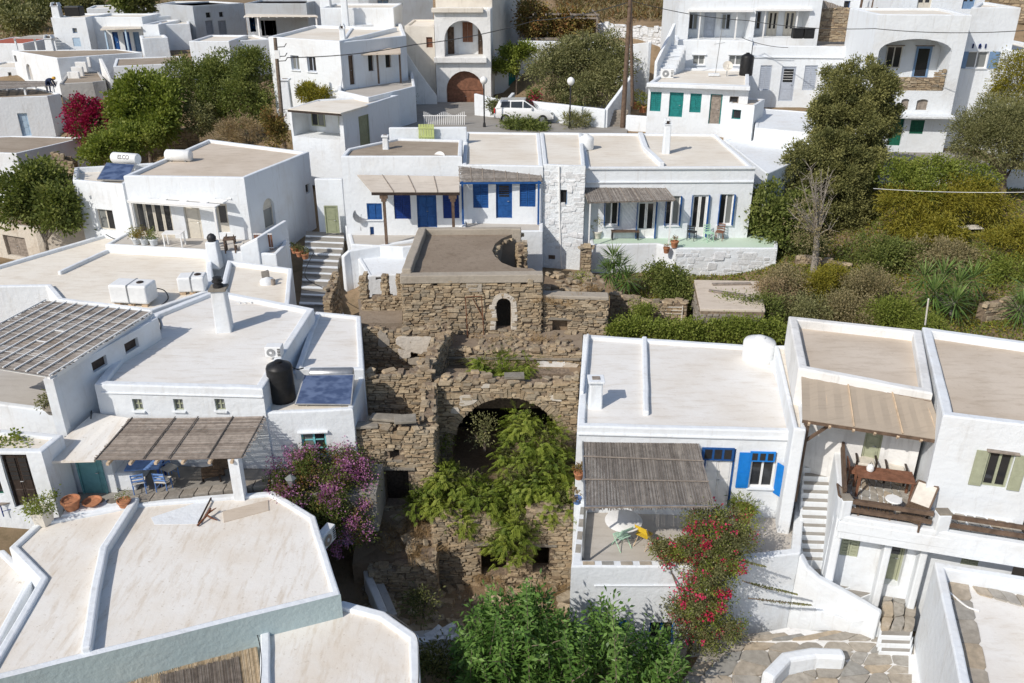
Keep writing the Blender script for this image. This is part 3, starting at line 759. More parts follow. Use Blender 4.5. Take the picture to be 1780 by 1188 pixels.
# ---------------------------------------------------------------- awnings
def bil(q, a, b): return (q[0] * (1 - a) + q[1] * a) * (1 - b) + (q[3] * (1 - a) + q[2] * a) * b
def reed_sheet(parent, q, mat, n, across=True, r=.014, seed=1, name='reed_mat', sag=.0, gapf=.85):
    """q: four world corners (back-left, back-right, front-right, front-left); canes side by side as one part.
    across: canes run from back to front, else from left to right"""
    rnd = random.Random(seed); V = []; Fs = []; T = []; o0 = org(parent)
    segs = 6
    for i in range(n):
        w = rnd.uniform(.9, 1.0); f = (i + .5) / n; e0 = rnd.uniform(-.015, .02); e1 = 1 + rnd.uniform(-.02, .025); t = rnd.random(); dz = rnd.uniform(-.006, .008); b0 = len(V)
        hw = gapf * .5 / n
        for j in range(segs + 1):
            g = e0 + (e1 - e0) * j / segs; wob = math.sin(g * 5 + i * 1.3) * .12 / n
            for off, up in ((-hw, 0), (0, r), (hw, 0)):
                p = bil(q, f + off + wob, g) if across else bil(q, g, f + off + wob)
                V.append((p.x - o0.x, p.y - o0.y, p.z - o0.z + up + dz - sag * math.sin(math.pi * g)))
        for j in range(segs):
            for k in range(2): a = b0 + j * 3 + k; Fs.append((a, a + 1, a + 4, a + 3) if not across else (a + 1, a, a + 3, a + 4)); T.append(t)
    me = bpy.data.meshes.new(name); me.from_pydata(V, [], Fs); me.materials.append(MAT[mat]); set_tint(me, T)
    o = bpy.data.objects.new(name, me); link(o, parent); ORG[o.name] = o0; o['kind'] = 'stuff'; return o
def sheet(parent, q, mat, th=.04, name='awning_sheet', nx=8, ny=8, sag=.03):
    mb = MB(); ids = {}
    for i in range(nx + 1):
        for j in range(ny + 1):
            p = bil(q, i / nx, j / ny); p.z -= sag * math.sin(math.pi * j / ny) * abs(math.sin(math.pi * 3 * i / nx)); ids[i, j] = (mb.vert(p), mb.vert(p - Vector((0, 0, th))))
    for i in range(nx):
        for j in range(ny):
            a, b, c, d = ids[i, j], ids[i + 1, j], ids[i + 1, j + 1], ids[i, j + 1]
            mb.face([d[0], c[0], b[0], a[0]]); mb.face([a[1], b[1], c[1], d[1]])
    for i in range(nx):
        for j, fl in ((0, 0), (ny, 1)):
            a, b = ids[i, j], ids[i + 1, j]; f = [a[0], b[0], b[1], a[1]]; mb.face(f if fl == 0 else f[::-1])
    for j in range(ny):
        for i, fl in ((0, 1), (nx, 0)):
            a, b = ids[i, j], ids[i, j + 1]; f = [a[0], b[0], b[1], a[1]]; mb.face(f if fl == 0 else f[::-1])
    return mb.build(name, mat, parent)
def bar(parent, a, b, w, h, mat, name='beam'):
    a, b = Vector(a), Vector(b); d = (b - a); L = d.length; d.normalize(); s = d.cross(Vector((0, 0, 1)))
    s = s.normalized() if s.length > 1e-4 else Vector((1, 0, 0)); t = s.cross(d)
    p = []
    for q in (a, b): p += [q - s * w / 2 - t * h / 2, q + s * w / 2 - t * h / 2, q + s * w / 2 + t * h / 2, q - s * w / 2 + t * h / 2]
    mb = MB(); i = [mb.vert(x) for x in p]
    for f in ((0, 1, 2, 3), (7, 6, 5, 4), (1, 0, 4, 5), (2, 1, 5, 6), (3, 2, 6, 7), (0, 3, 7, 4)): mb.face([i[k] for k in f])
    return mb.build(name, mat, parent)
def battens(parent, q, fs, mat, across=True, w=.05, h=.04, up=.03, name='batten', g0=0.0, g1=1.0):
    for f in fs:
        a, b = (bil(q, f, g0), bil(q, f, g1)) if across else (bil(q, g0, f), bil(q, g1, f)); z = Vector((0, 0, up)); bar(parent, a + z, b + z, w, h, mat, name)
def posts(parent, pts, w, mat, name='post'):
    for a, b in pts: bar(parent, a, b, w, w, mat, name)
# ---------------------------------------------------------------- steps
def steps(root, quads, mat, tread='paving_grey', rise=None, white=True):
    """quads: list of (four xy corners, top z, bottom z): a white step with a stone tread each"""
    for q, zt, zb in quads:
        mb = MB(); mb.prism(q, zb, zt - .02); mb.build('step', mat, root, bevel=.02, jitter=.008)
        if tread:
            c = sum((Vector(p) for p in q), Vector((0, 0))) / 4; t = [c + (Vector(p) - c) * .86 for p in q]; t = [Vector((p.x, p.y)) for p in t]
            mb = MB(); mb.prism([(p.x, p.y) for p in t], zt - .05, zt - .008); mb.build('tread', tread, root)
# ================================================================ terrain
GP = [(6, 20, -.5), (4, 19, -.6), (8, 18, -.2), (12, 19, .6), (18, 17, .6), (-4, 17, -.2), (-1, 20, -.3), (-4.2, 21, -.2), (0, 22.5, -.3), (-2, 23, -.3), (1, 24, -.3), (0, 25.6, -.5), (2.4, 25.6, -.5), (-2, 25.6, -.5), (-4, 27, .6), (0, 29, .3), (2, 28.5, .3), (-2, 30, .8), (-4, 29, 1.6), (1, 33, 2.6), (-4, 33, 3.0),
      (2, 41.5, 5.2), (-6, 41.5, 5.4), (-8.7, 35, 3.6), (-9.0, 38, 4.2), (-9.4, 41, 4.6), (-9.6, 44, 5.2), (-9.8, 47, 5.8), (-7.5, 38, 4.4), (7, 34, 4.4), (6, 36.5, 4.6), (10, 36, 4.6), (14, 35, 4.9), (19, 36, 5.4), (24, 44, 7.0), (9, 40, 5.2), (17, 42, 6.0), (30, 44, 7.4), (24, 36, 5.4), (28, 38, 6.0),
      (-12, 20, 2.6), (-18, 22, 3.6), (-21, 34, 4.2), (-26, 42, 4.6), (-30, 50, 4.4), (-22, 55, 6.6), (-15, 56, 7.4), (-36, 56, 4.2), (-30, 58, 5.6), (-42, 68, 5.4), (-36, 66, 6.0), (-48, 74, 6.4), (-8, 54, 8.4), (-2, 56, 9.9), (0, 60, 9.9), (-6, 62, 9.9), (5, 58, 9.9), (4, 64, 9.9), (13, 57, 10.2), (27, 54, 8.6), (20, 55, 8.8),
      (35, 50, 8.2), (20, 63, 10.6), (-12, 64, 9.9), (-26, 66, 7.6), (-34, 76, 8.2), (-44, 80, 8.2), (-32, 88, 11.6), (-46, 90, 10), (-3, 70, 9.9), (3, 76, 13), (2, 86, 15.2), (10, 80, 15.4), (16, 84, 16), (26, 80, 16.4), (40, 78, 16.6), (50, 60, 11), (-60, 120, 9.5), (-44, 125, 12.2), (-20, 110, 13.2),
      (-75, 160, 12), (0, 125, 20), (50, 120, 22), (-40, 170, 15), (20, 170, 27), (-120, 220, 16), (-60, 260, 24), (60, 240, 36), (-30, 14, .5), (0, 8, 0), (30, 10, .6), (-30, 30, 3.6), (40, 30, 4.5)]
_g = np.array(GP, dtype=float)
def ground_z(x, y):
    d2 = (_g[:, 0] - x) ** 2 + (_g[:, 1] - y) ** 2 + .05
    w = d2 ** -1.9; return float((w * _g[:, 2]).sum() / w.sum())
def build_ground():
    fx = np.arange(-62, 62.1, 1.25); ox = 62 * 1.35 ** np.arange(1, 14); xs = np.concatenate([-ox[::-1], fx, ox])
    fy = np.arange(8, 130, 1.25); oy = 130 * 1.3 ** np.arange(1, 13); by = 8 - 10 * 1.6 ** np.arange(0, 11); ys = np.concatenate([by[::-1], fy, oy])
    X, Y = np.meshgrid(xs, ys); Z = np.zeros_like(X)
    for i in range(X.shape[0]):
        d2 = (_g[:, 0][None] - X[i][:, None]) ** 2 + (_g[:, 1][None] - Y[i][:, None]) ** 2 + .05
        w = d2 ** -1.9; Z[i] = (w * _g[:, 2]).sum(1) / w.sum(1)
        Z[i] += np.clip((Y[i] - 240) / 900, 0, 1) * 60
    h, wd = X.shape
    nz = np.array([[noise.noise((x * .35, y * .35, 0)) for x in X[0]] for y in Y[:, 0]]); Z += nz * .09
    V = np.stack([X, Y, Z], -1).reshape(-1, 3)
    idx = np.arange(h * wd).reshape(h, wd); Fq = np.stack([idx[:-1, :-1], idx[:-1, 1:], idx[1:, 1:], idx[1:, :-1]], -1).reshape(-1, 4)
    me = bpy.data.meshes.new('ground'); me.from_pydata(V.tolist(), [], Fq.tolist()); me.polygons.foreach_set('use_smooth', [True] * len(Fq)); me.materials.append(MAT['hill'])
    o = bpy.data.objects.new('ground', me); link(o); tag(o, 'dry brown hillside earth between the houses', None, None, 'structure'); return o
build_ground()
def sheet_struct(name, label, px, z, mat, th=.08, parent=None):
    P = [PZ(u, v, z) for u, v in px]; mb = MB(); mb.prism([(p.x, p.y) for p in P], z - th, z); o = mb.build(name, mat, None)
    return tag(o, label, None, None, 'structure')
# ================================================================ houses, front to back
# --- bottom left: wide warm-white roof with teal end wall
A = House('white_house', 'low house with wide sun-stained roof and teal end wall at bottom left', [(-40, 1190), (592, 1033), (548, 897), (475, 853), (238, 872), (66, 905), (15, 952), (68, 1007)], 4.45, .2, .1, .22, 'white', 'roof_warm')
A.finish(skip=(0,))
mb = MB(); panel(mb, A.P[0], A.P[1], .2, 4.449, []); mb.build('end_wall', 'teal_wall', A.root, jitter=.016)
kp = [PZ(238, 874, 4.4), PZ(182, 962, 4.4), PZ(168, 1030, 4.4), PZ(152, 1138, 4.4)]
wallrun('kerb', None, kp, 4.62, 4.3, .24, 'white', root=A.root, part='kerb')
mb = MB(); q = [PZ(387, 888, 4.4), PZ(466, 868, 4.4), PZ(467, 886, 4.4), PZ(389, 907, 4.4)]
mb.prism([(p.x, p.y) for p in q][::-1], 4.3, 4.375); mb.build('hatch', 'roof_tan', A.root)
mb = MB(); q = [PZ(262, 898, 4.4), PZ(366, 864, 4.4), PZ(346, 909, 4.4), PZ(268, 910, 4.4)]
mb.prism([(p.x, p.y) for p in q][::-1], 4.3, 4.358); mb.build('patch', 'white', A.root)
A2 = House('white_house', 'house with plain pale roof and kinked kerb at bottom edge, in front of teal wall', [(452, 1210), (731, 1200), (727, 1104), (668, 1062), (596, 1044), (452, 1084)], 3.75, -.2, .14, .26, 'white', 'roof_warm')
A2.finish()
# --- L2: long house left of the ruin
L2 = House('white_house', 'long white house with three small grey windows above a reed awning', [(163, 668), (456, 676), (546, 536), (372, 503), (266, 545)], 7.35, 1.5, .16, .3, 'white', 'roof_white')
for a in (231, 302, 374): L2.op(0, 'window', a, 694, a + 17, 714, col='sage', leaves=2, bars=1, sill=True, depth=.14, glass='glass_curtain')
L2.ops_m(0, 'shutters', .5, .5 + .01, 4, 4.1) if False else None
L2.finish()
F2_ = L2.F(0)
for z_ in (7.0,):
    Lf = (L2.P[1] - L2.P[0]).length; mb = MB(); mb.fbox(F2_, .2, Lf - .02, -.01, .05, 7.0, 7.06); mb.build('moulding', 'white', L2.root, bevel=.02, jitter=.01)
ann = House('annexe', None, [(512, 642), (633, 642), (627, 549), (549, 541)], 6.75, 1.0, .1, .22, 'white', 'roof_white', root=L2.root); ann.finish()
pl = House('solar_platform', None, [(460, 718), (613, 712), (634, 652), (468, 640)], 6.38, .0, .06, .2, 'white', 'roof_cream', root=L2.root)
pl.op(0, 'window', 525, 752, 568, 795, col='turquoise', leaves=2, bars=2, depth=.12, lintel=True); pl.finish()
# low lean wall with solar shade block
# --- P: terrace house under the big reed pergola, far left
Pz = House('white_house', 'white terrace block under the large slatted reed pergola at left', [(-60, 696), (102, 717), (166, 655), (60, 600), (-60, 600)], 6.45, 3.4, .34, .24, 'white', 'floor_grey')
Pz.finish()
# --- Q: dark door house at the left edge
Q = House('white_house', 'white house front with a black double door at the left edge', [(-70, 786), (72, 786), (110, 755), (-70, 740)], 6.5, 3.4, .1, .25, 'white', 'roof_cream')
Q.op(0, 'door', 12, 789, 58, 882, col='wood_dark', fcol='wood_dark', leaves=2, pane=.5, depth=.16); Q.op(0, 'window', -18, 828, 3, 862, col='green_dark', leaves=1); Q.finish()
# --- L3: broad white roofs behind
L3 = House('white_house', 'low house with broad cream roof carrying white water tanks, left of chimney', [(-70, 500), (80, 497), (100, 521), (262, 540), (371, 503), (366, 437), (184, 406), (-70, 480)], 6.85, 3.6, .16, .25, 'white', 'roof_cream')
L3.finish()
wallrun('kerb', None, [PZ(196, 433, 6.75), PZ(103, 476, 6.75)], 6.86, 6.6, .2, 'white', root=L3.root, part='kerb')
L3b = House('annexe', None, [(372, 540), (502, 540), (508, 466), (395, 452)], 6.95, 4.0, .22, .22, 'white', 'roof_cream', root=L3.root); L3b.finish()
# --- L4: house with the solar heaters
L4 = House('white_house', 'two-storey white house with tan roof and slotted white canopy, left of stepped alley', [(214, 306), (424, 309), (537, 264), (362, 242)], 10.35, 4.6, .16, .26, 'white', 'roof_tan')
L4.op(0, 'glazed', 236, 350, 300, 420, col='cream_frame', leaves=4); L4.op(0, 'door', 322, 352, 350, 420, col='cream_frame', panels=2, depth=.15); L4.op(0, 'glazed', 376, 355, 397, 405, col='cream_frame', leaves=1)
L4.op(1, 'window', 458, 344, 478, 398, col='cream_frame', arch=True, leaves=1, fan='cream_frame'); L4.op(1, 'window', 531, 320, 539, 336, col='wood_grey', leaves=1)
L4.op(1, 'door', 519, 415, 534, 468, col='wood_grey', arch=True, fan='paint_white'); L4.finish()
L4b = House('annexe', None, [(126, 313), (213, 321), (268, 283), (129, 291)], 9.75, 4.2, .3, .2, 'white', 'roof_cream', root=L4.root)
L4b.op(0, 'window', 169, 365, 198, 400, col='cream_frame', leaves=2); L4b.finish()
L4t = House('terrace', None, [(182, 425), (480, 442), (498, 424), (498, 400), (240, 392)], 7.15, 4.2, .1, .2, 'white', 'floor_grey', root=L4.root); L4t.finish()
wallrun('parapet', None, [PZ(420, 441, 7.1), PZ(450, 442, 7.1), PZ(500, 415, 7.1)], [7.5, 7.95, 8.1], 4.4, .22, 'white', root=L4.root, part='parapet')
# --- B1: right front house with blue shutters
KW = House('white_house', 'plain white stepped block between terrace house and conifer', [(1258, 243), (1334, 302), (1425, 262), (1340, 220)], 10.1, 5.6, .05, .2, 'white', 'white'); KW.finish()
B1 = House('white_house', 'white house with bright blue shutters and pale roof, right of the ruin', [(1003, 741), (1396, 751), (1342, 602), (1014, 581)], 6.5, -.4, .13, .26, 'white', 'roof_white')
B1.op(0, 'door', 1221, 780, 1274, 884, col='paint_white', fcol='blue', leaves=2, panels=2, depth=.12)
B1.op(0, 'window', 1304, 787, 1347, 848, col='paint_white', leaves=2, depth=.12, sill=True, open='blue_bright', sides=(-1,), ow=.56)
B1.finish()
F_ = B1.F(0)
sA, zA = B1.at(0, 1204, 775); sB, zB = B1.at(0, 1274, 800); mb = MB(); s0, z0 = B1.at(0, 1221, 800); s1, z1 = B1.at(0, 1274, 781)
L_ = (B1.P[1] - B1.P[0]).length; mb = MB(); mb.fbox(F_, .02, L_ - .1, -.01, .07, 6.18, 6.25); mb.build('moulding', 'white', B1.root, bevel=.02, jitter=.012)
sa, za = B1.at(0, 1304, 800); sb, zb_ = B1.at(0, 1347, 787)
trn = MB(); trn.fbox(F_, sa - .03, sb + .03, .0, .05, za - .03, zb_ + .04); tr = trn.build('window', 'blue_bright', B1.root)
for i in range(3):
    g = MB(); w_ = (sb - sa) / 3; g.fbox(F_, sa + w_ * i + .04, sa + w_ * (i + 1) - .04, .051, .06, za + .03, zb_ - .02); g.build('pane', 'glass', tr)
sa, za = B1.at(0, 1221, 797); sb, zb_ = B1.at(0, 1274, 781)
trn = MB(); trn.fbox(F_, sa - .05, sb + .05, .0, .045, za - .05, zb_ + .05); tr = trn.build('window', 'blue', B1.root)
for i in range(3):
    g = MB(); w_ = (sb - sa) / 3; g.fbox(F_, sa + w_ * i + .05, sa + w_ * (i + 1) - .03, .046, .055, za + .02, zb_ - .01); g.build('pane', 'glass', tr)
mb = MB(); s0, z0 = B1.at(0, 1349, 806); s1, z1 = B1.at(0, 1350, 852)
H_ = frame(F_(s0 + .05, .02, 0), F_(s0 + .33, .42, 0)); mb.fbox(H_, 0, .5, -.02, .02, z1 - .1, z0 + .05); mb.build('shutter', 'blue_bright', tr)
kerb1 = wallrun('kerb', None, [PZ(1120, 590, 6.4), PZ(1123, 722, 6.4)], 6.55, 6.3, .2, 'white', root=B1.root, part='kerb')
kerb1 = wallrun('kerb', None, [PZ(1022, 588, 6.4), PZ(1012, 690, 6.4)], 6.62, 6.3, .12, 'white', root=B1.root, part='kerb')
T1 = House('terrace', None, [(993, 985), (1200, 985), (1392, 962), (1400, 860), (1010, 850)], 3.4, -.6, .38, .3, 'white', 'floor_grey', root=B1.root)
T1.op(0, 'door', 1062, 1078, 1088, 1152, col='blue', leaves=2); T1.op(0, 'window', 1128, 1082, 1172, 1122, col='blue_bright', leaves=2); T1.finish()
mb = MB(); Ft = T1.F(0); Lt = (T1.P[1] - T1.P[0]).length; mb.fbox(Ft, .75, Lt - .1, 0, .05, 2.62, 2.68); mb.build('moulding', 'white', B1.root, bevel=.02, jitter=.012)
for i in range(6):                                     # brown slabs let into the parapet top
    for e, f0 in ((0, .1 + i * .16), (4, .1 + i * .16)):
        if e == 4 and i > 4: continue
        a, b = T1.edge(e); p = a.lerp(b, f0); q = a.lerp(b, f0 + .1); d = (b - a).normalized(); n_ = Vector((-d.y, d.x, 0)) * .15
        g = MB(); g.prism([((p + n_ * .45).x, (p + n_ * .45).y), ((q + n_ * .45).x, (q + n_ * .45).y), ((q + n_ * 1.55).x, (q + n_ * 1.55).y), ((p + n_ * 1.55).x, (p + n_ * 1.55).y)], 3.36, 3.415); g.build('coping_slab', 'flagstone', B1.root)
# --- RC: right complex
RC = House('white_house', 'large white house with olive shutters and flagged balcony at right edge', [(1640, 722), (1830, 745), (1830, 600), (1603, 568)], 8.35, 4.0, .3, .3, 'white', 'roof_tan')
RC.op(0, 'window', 1712, 786, 1757, 848, col='sage', leaves=2, depth=.12, open='sage', ow=.42, lintel='wood_grey'); RC.finish()
RC2 = House('wing', None, [(1388, 640), (1622, 684), (1602, 574), (1371, 549)], 8.38, 4.0, .34, .3, 'white_old', 'roof_tan', root=RC.root); 
RC2.op(0, 'door', 1500, 752, 1532, 800, col='sage', depth=.15) ; RC2.finish()
RC3 = House('stepped_roof', None, [(1380, 745), (1402, 748), (1388, 640), (1368, 600), (1347, 600)], 7.1, .6, .1, .15, 'white', 'roof_cream', root=RC.root); RC3.finish()
# --- S: bottom right corner house
S_ = House('white_house', 'white house with raised parapet and slab-edged roof at bottom right corner', [(1678, 1230), (1830, 1230), (1830, 1010), (1624, 976)], 4.3, .2, .5, .26, 'white', 'roof_white')
S_.finish()
a_, b_, c_ = [Vector((p.x, p.y)) for p in (S_.P[0], S_.P[3], S_.P[2])]
flags(S_.root, [(a_.x + .3, a_.y), (a_.x + .9, a_.y), (b_.x + .95, b_.y - .35), (b_.x + .35, b_.y - .35)], 1, 6, 3.85, .06, seed=5, gap=.012, jitt=.1)
flags(S_.root, [(b_.x + .98, b_.y - .9), (c_.x - .3, c_.y - .9), (c_.x - .3, c_.y - .36), (b_.x + .98, b_.y - .36)], 5, 1, 3.85, .06, seed=6, gap=.012, jitt=.1)
X_ = House('white_house', 'low white roof beside the zigzag kerb at bottom left corner', [(-60, 1150), (-8, 1130), (58, 1006), (8, 955), (-60, 965)], 3.9, .2, .06, .2, 'white', 'roof_warm'); X_.finish()
def HY(name, label, u0, u1, vt, vb, y0, y1=None, dep=7, par=.15, mat='white', roof='roof_cream', root=None, lean=0, **kw):
    """house whose front runs between two photo columns at distance y0 (left) and y1 (right)"""
    y1 = y1 or y0; A, B = PY(u0, vt, y0), PY(u1, vt, y1); e = Vector((B.x - A.x, B.y - A.y)).normalized(); n = Vector((-e.y, e.x)) * dep
    zb = min(PY(u0, vb, y0).z, ground_z(A.x, y0), ground_z(B.x, y1)) - 1.2
    return House(name, label, [('w', A.x, A.y), ('w', B.x, B.y), ('w', B.x + n.x + lean, B.y + n.y), ('w', A.x + n.x, A.y + n.y)], PY((u0 + u1) / 2, vt, (y0 + y1) / 2).z, zb, par, .25, mat, roof, root=root, **kw)
# ================================================================ second row: the long terrace of houses behind the ruin
F1 = House('white_house', 'white house with blue shutters under a pale board awning on carved post', [(592, 272), (803, 272), (804, 243), (690, 240), (604, 258)], 11.12, 5.0, .12, .22, 'white', 'roof_earth')
F1.op(0, 'window', 638, 354, 664, 382, col='blue', leaves=2, glass='blue', sill=True, depth=.08)
F1.op(0, 'shutters', 685, 337, 714, 381, col='blue_dark', depth=.12, lintel=True); F1.op(0, 'door', 725, 337, 759, 396, col='blue', leaves=2, depth=.15); F1.op(0, 'shutters', 770, 337, 798, 380, col='blue_dark', depth=.12)
F1.op(0, 'plate', 643, 395, 650, 412, col='blue'); F1.finish()
F2 = House('white_house', 'white house with deep blue door and shutters under grey slatted awning', [(803.5, 287), (944, 289), (938, 231), (808, 229)], 10.75, 4.6, .1, .22, 'white', 'roof_cream')
F2.op(0, 'shutters', 822, 318, 849, 362, col='blue', depth=.12); F2.op(0, 'door', 862, 318, 890, 380, col='blue', depth=.15, pane=.6, gcol='blue'); F2.op(0, 'shutters', 903, 318, 931, 360, col='blue', depth=.12)
F2.finish()
F3 = House('stone_bay', None, [(944.5, 286), (1018, 289), (1012, 231), (938.5, 230)], 10.82, 4.6, .1, .22, 'white_rough', 'roof_cream', root=F2.root)
F3.op(0, 'window', 971, 330, 986, 356, col='blue_grey', leaves=1, depth=.16); F3.op(0, 'plate', 953, 444, 965, 452, col='wood_brown', depth=.12); F3.op(0, 'plate', 918, 442, 926, 470, col='blue'); F3.finish()
wst = face_stones(F3.P[0], F3.P[1], 6.3, 10.55, F3.ops[0], (.12, .24), (.25, .6), .02, .1)
place_stones(F3.wall, wst, 'stone_white', 110)
F4 = House('white_house', 'white house with open blue-edged glazed doors and mint terrace', [(1018.5, 293), (1313, 292), (1245, 233), (1006, 231)], 10.5, 5.4, .12, .24, 'white', 'roof_cream')
for (a, b, c, d, k) in ((1051, 351, 1075, 392, 'window'), (1107, 351, 1139, 414, 'glazed'), (1157, 341, 1182, 392, 'window'), (1201, 339, 1229, 412, 'glazed'), (1250, 338, 1274, 391, 'window')):
    F4.op(0, k, a, b, c, d, col='paint_white', leaves=2, depth=.16, open='blue', sides=(1, -1), ow=.14, ajar=R(80), sill=(k == 'window'))
F4.finish()
L_ = (F4.P[1] - F4.P[0]).length; mb = MB(); mb.fbox(F4.F(0), .05, L_, 0, .08, 9.72, 9.8); mb.build('moulding', 'white', F4.root, bevel=.02, jitter=.012)
mb = MB(); mb.fbox(F4.F(0), -.02, L_ + .02, -.12, .1, 10.44, 10.56); mb.build('moulding', 'white', F4.root, bevel=.02, jitter=.012)
wallrun('kerb', None, [PZ(1113, 236, 10.4), PZ(1122, 262, 10.4), PZ(1150, 289, 10.4)], 10.62, 10.3, .3, 'white', root=F4.root, part='kerb')
F4t = House('terrace', None, [(1027, 426), (1142, 424), (1175, 432), (1352, 432), (1352, 400), (1020, 400)], 6.72, 4.6, .04, .2, 'white', 'floor_mint', root=F4.root); F4t.finish()
wst = face_stones(F4t.P[2], F4t.P[3], 5.0, 6.6, [], (.12, .24), (.25, .6), .02, .1)
place_stones(F4t.wall, wst, 'stone_white', 80)
F1t = House('terrace', None, [(610, 425), (700, 430), (800, 420), (946, 405), (946, 392), (600, 392)], 6.9, 4.6, .05, .2, 'white', 'floor_grey', root=F1.root); F1t.finish()
F2t = House('veranda', None, [(803, 402), (944, 402), (944, 380), (803, 380)], 7.75, 4.6, .12, .2, 'white', 'floor_grey', root=F2.root); F2t.finish()
# white walled yard left of the ruin
W1 = House('white_yard_house', 'small white annexe with one tiny dark window beside the ruin', [(640, 480), (722, 476), (735, 432), (612, 432)], 6.35, 4.4, .05, .2, 'white', 'white')
W1.op(0, 'window', 653, 473, 666, 487, col='wood_grey', leaves=1, bars=1); W1.finish()
wallrun('wall', None, [PZ(595, 446, 6.6), PZ(606, 436, 6.8), PZ(722, 416, 7.0)], [6.6, 6.8, 7.0], 4.4, .25, 'white', root=W1.root)
# --- G: little house with a porch above F1
G = House('white_house', 'small white house with open corner porch and olive side door', [(502, 188), (595, 195), (694, 165), (552, 173)], 12.2, 7.6, .1, .2, 'white', 'roof_cream')
G.op(0, 'hole', 509, 197, 590, 240, depth=1.7); G.op(1, 'door', 625, 200, 643, 262, col='olive_door', panels=2, depth=.12); G.finish()
Fg = G.F(0); o_ = G.ops[0][0]
mb = MB(); panel(mb, Fg(o_['s0'], -1.7, 0), Fg(o_['s1'], -1.7, 0), o_['z0'], o_['z1'], []); mb.build('porch_wall', 'white', G.root)
for (a, b) in ((.25, 1.2), (2.2, 2.9)):
    if b < o_['s1'] - o_['s0']: fitting(G.root, frame(Fg(o_['s0'], -1.68, 0), Fg(o_['s1'], -1.68, 0)), dict(kind='window', s0=a, s1=b, z0=o_['z0'] + .35, z1=o_['z1'] - .15, depth=0, col='sage', leaves=2))
G2 = House('yard_wall_block', None, [(595, 246), (690, 262), (700, 246), (680, 235), (598, 232)], 10.9, 7.6, .05, .2, 'white', 'white', root=G.root)
wallrun('yard_wall', 'white yard wall holding the lime green gate behind the terrace roofs', [PZ(676, 222, 11.6), PZ(811, 221, 11.6)], 11.6, 9.6, .25, 'white')
# --- H: white house behind G
H1 = House('white_house', 'tall white house with two grey framed windows behind the utility pole', [(466, 64), (590, 72), (690, 48), (545, 44)], 15.3, 8.8, .2, .25, 'white', 'roof_cream')
H1.op(0, 'window', 506, 97, 520, 122, col='grey_blue', leaves=2, sill=True); H1.op(0, 'window', 534, 99, 549, 125, col='grey_blue', leaves=2, sill=True); H1.finish()
H3 = House('porch_wing', None, [(590.5, 74), (706, 62), (697, 40), (612, 44)], 15.2, 9.0, .2, .25, 'white', 'roof_cream', root=H1.root)
H3.op(0, 'door', 607, 96, 616, 148, col='wood_brown'); H3.op(0, 'window', 640, 96, 650, 124, col='wood_brown', leaves=1); H3.op(0, 'window', 670, 92, 680, 118, col='wood_brown', leaves=1); H3.finish()
H2 = House('front_terrace', None, [(588, 158), (640, 170), (722, 150), (715, 112), (590, 120)], 12.4, 8.6, .3, .2, 'white', 'floor_grey', root=H1.root); H2.finish()
Hu = HY('white_house', 'white house with flat roof and two chimneys above the tall white house', 556, 684, 14, 46, 74, dep=6, mat='white')
Hu.finish()
# --- I: old house with the two big arches
yI = 68.0
xl, xr = PY(757, 100, yI).x, PY(853, 100, yI).x
I = House('arched_house', 'old two-storey house with arched loggia over arched brown garage door', [('w', xl, yI), ('w', xr, yI), ('w', xr + .1, yI + 3), ('w', xl, yI + 3)], 16.7, 9.2, .1, .3, 'white_old', 'roof_cream')
I.op(0, 'hole', 772, 36, 839, 99, arch=True, depth=1.8); I.op(0, 'door', 776, 124, 840, 180, col='wood_red', arch=True, leaves=2, panels=1, depth=.5, fan='wood_red'); I.finish()
Fi = I.F(0); o_ = I.ops[0][0]; mb = MB(); panel(mb, Fi(o_['s0'] - .3, -1.8, 0), Fi(o_['s1'] + .3, -1.8, 0), o_['z0'] - .2, o_['z1'] + .3, []); mb.build('loggia_wall', 'white', I.root)
Gi = frame(Fi(o_['s0'], -1.79, 0), Fi(o_['s1'], -1.79, 0)); wI = o_['s1'] - o_['s0']
fitting(I.root, Gi, dict(kind='shutters', s0=wI * .45, s1=wI * .72, z0=o_['z0'] + .9, z1=o_['z0'] + 2.35, depth=-.01, col='wood_red'))
fitting(I.root, Gi, dict(kind='door', s0=.15, s1=wI * .22, z0=o_['z0'], z1=o_['z0'] + 2.0, depth=-.01, col='wood_brown')); fitting(I.root, Gi, dict(kind='door', s0=wI * .86, s1=wI * .99, z0=o_['z0'], z1=o_['z0'] + 2.1, depth=-.01, col='wood_brown'))
sl, zl = I.at(0, 757, 100); mb = MB(); mb.fbox(Fi, -.1, xr - xl - .3, 0, .35, o_['z0'] - .42, o_['z0'] - .02); mb.build('balcony_slab', 'white_old', I.root, bevel=.04)
mb = MB(); mb.fbox(Fi, -.15, xr - xl - .5, 0, .3, 16.5, 16.85); mb.build('cornice', 'cream', I.root, bevel=.05)
I2 = House('rear_tower', None, [('w', xl - .1, yI + 3.01), ('w', xr + .1, yI + 3.01), ('w', xr + 2.4, yI + 13), ('w', xl - .2, yI + 13)], 21.5, 9.2, .1, .3, 'cream', 'roof_cream', root=I.root); I2.finish()
I3 = House('stair_wing', None, [('w', PY(706, 100, 69).x, 69), ('w', xl - .12, 69), ('w', xl - .1, 75), ('w', PY(706, 100, 69).x, 75)], 15.5, 9.2, .1, .25, 'cream', 'roof_cream', root=I.root)
I3.op(0, 'shutters', 741, 65, 752, 83, col='wood_red', leaves=1); I3.finish()
for i in range(9):                                      # outside stair climbing to the left
    x0 = xl - .15 - i * .22; mb = MB(); mb.prism([(x0 - .24, 67.0), (x0, 67.0), (x0, 68.9), (x0 - .24, 68.9)], 9.2, 9.95 + (8 - i) * .0 + i * .26); mb.build('step', 'white_old', I.root, bevel=.02, jitter=.01)
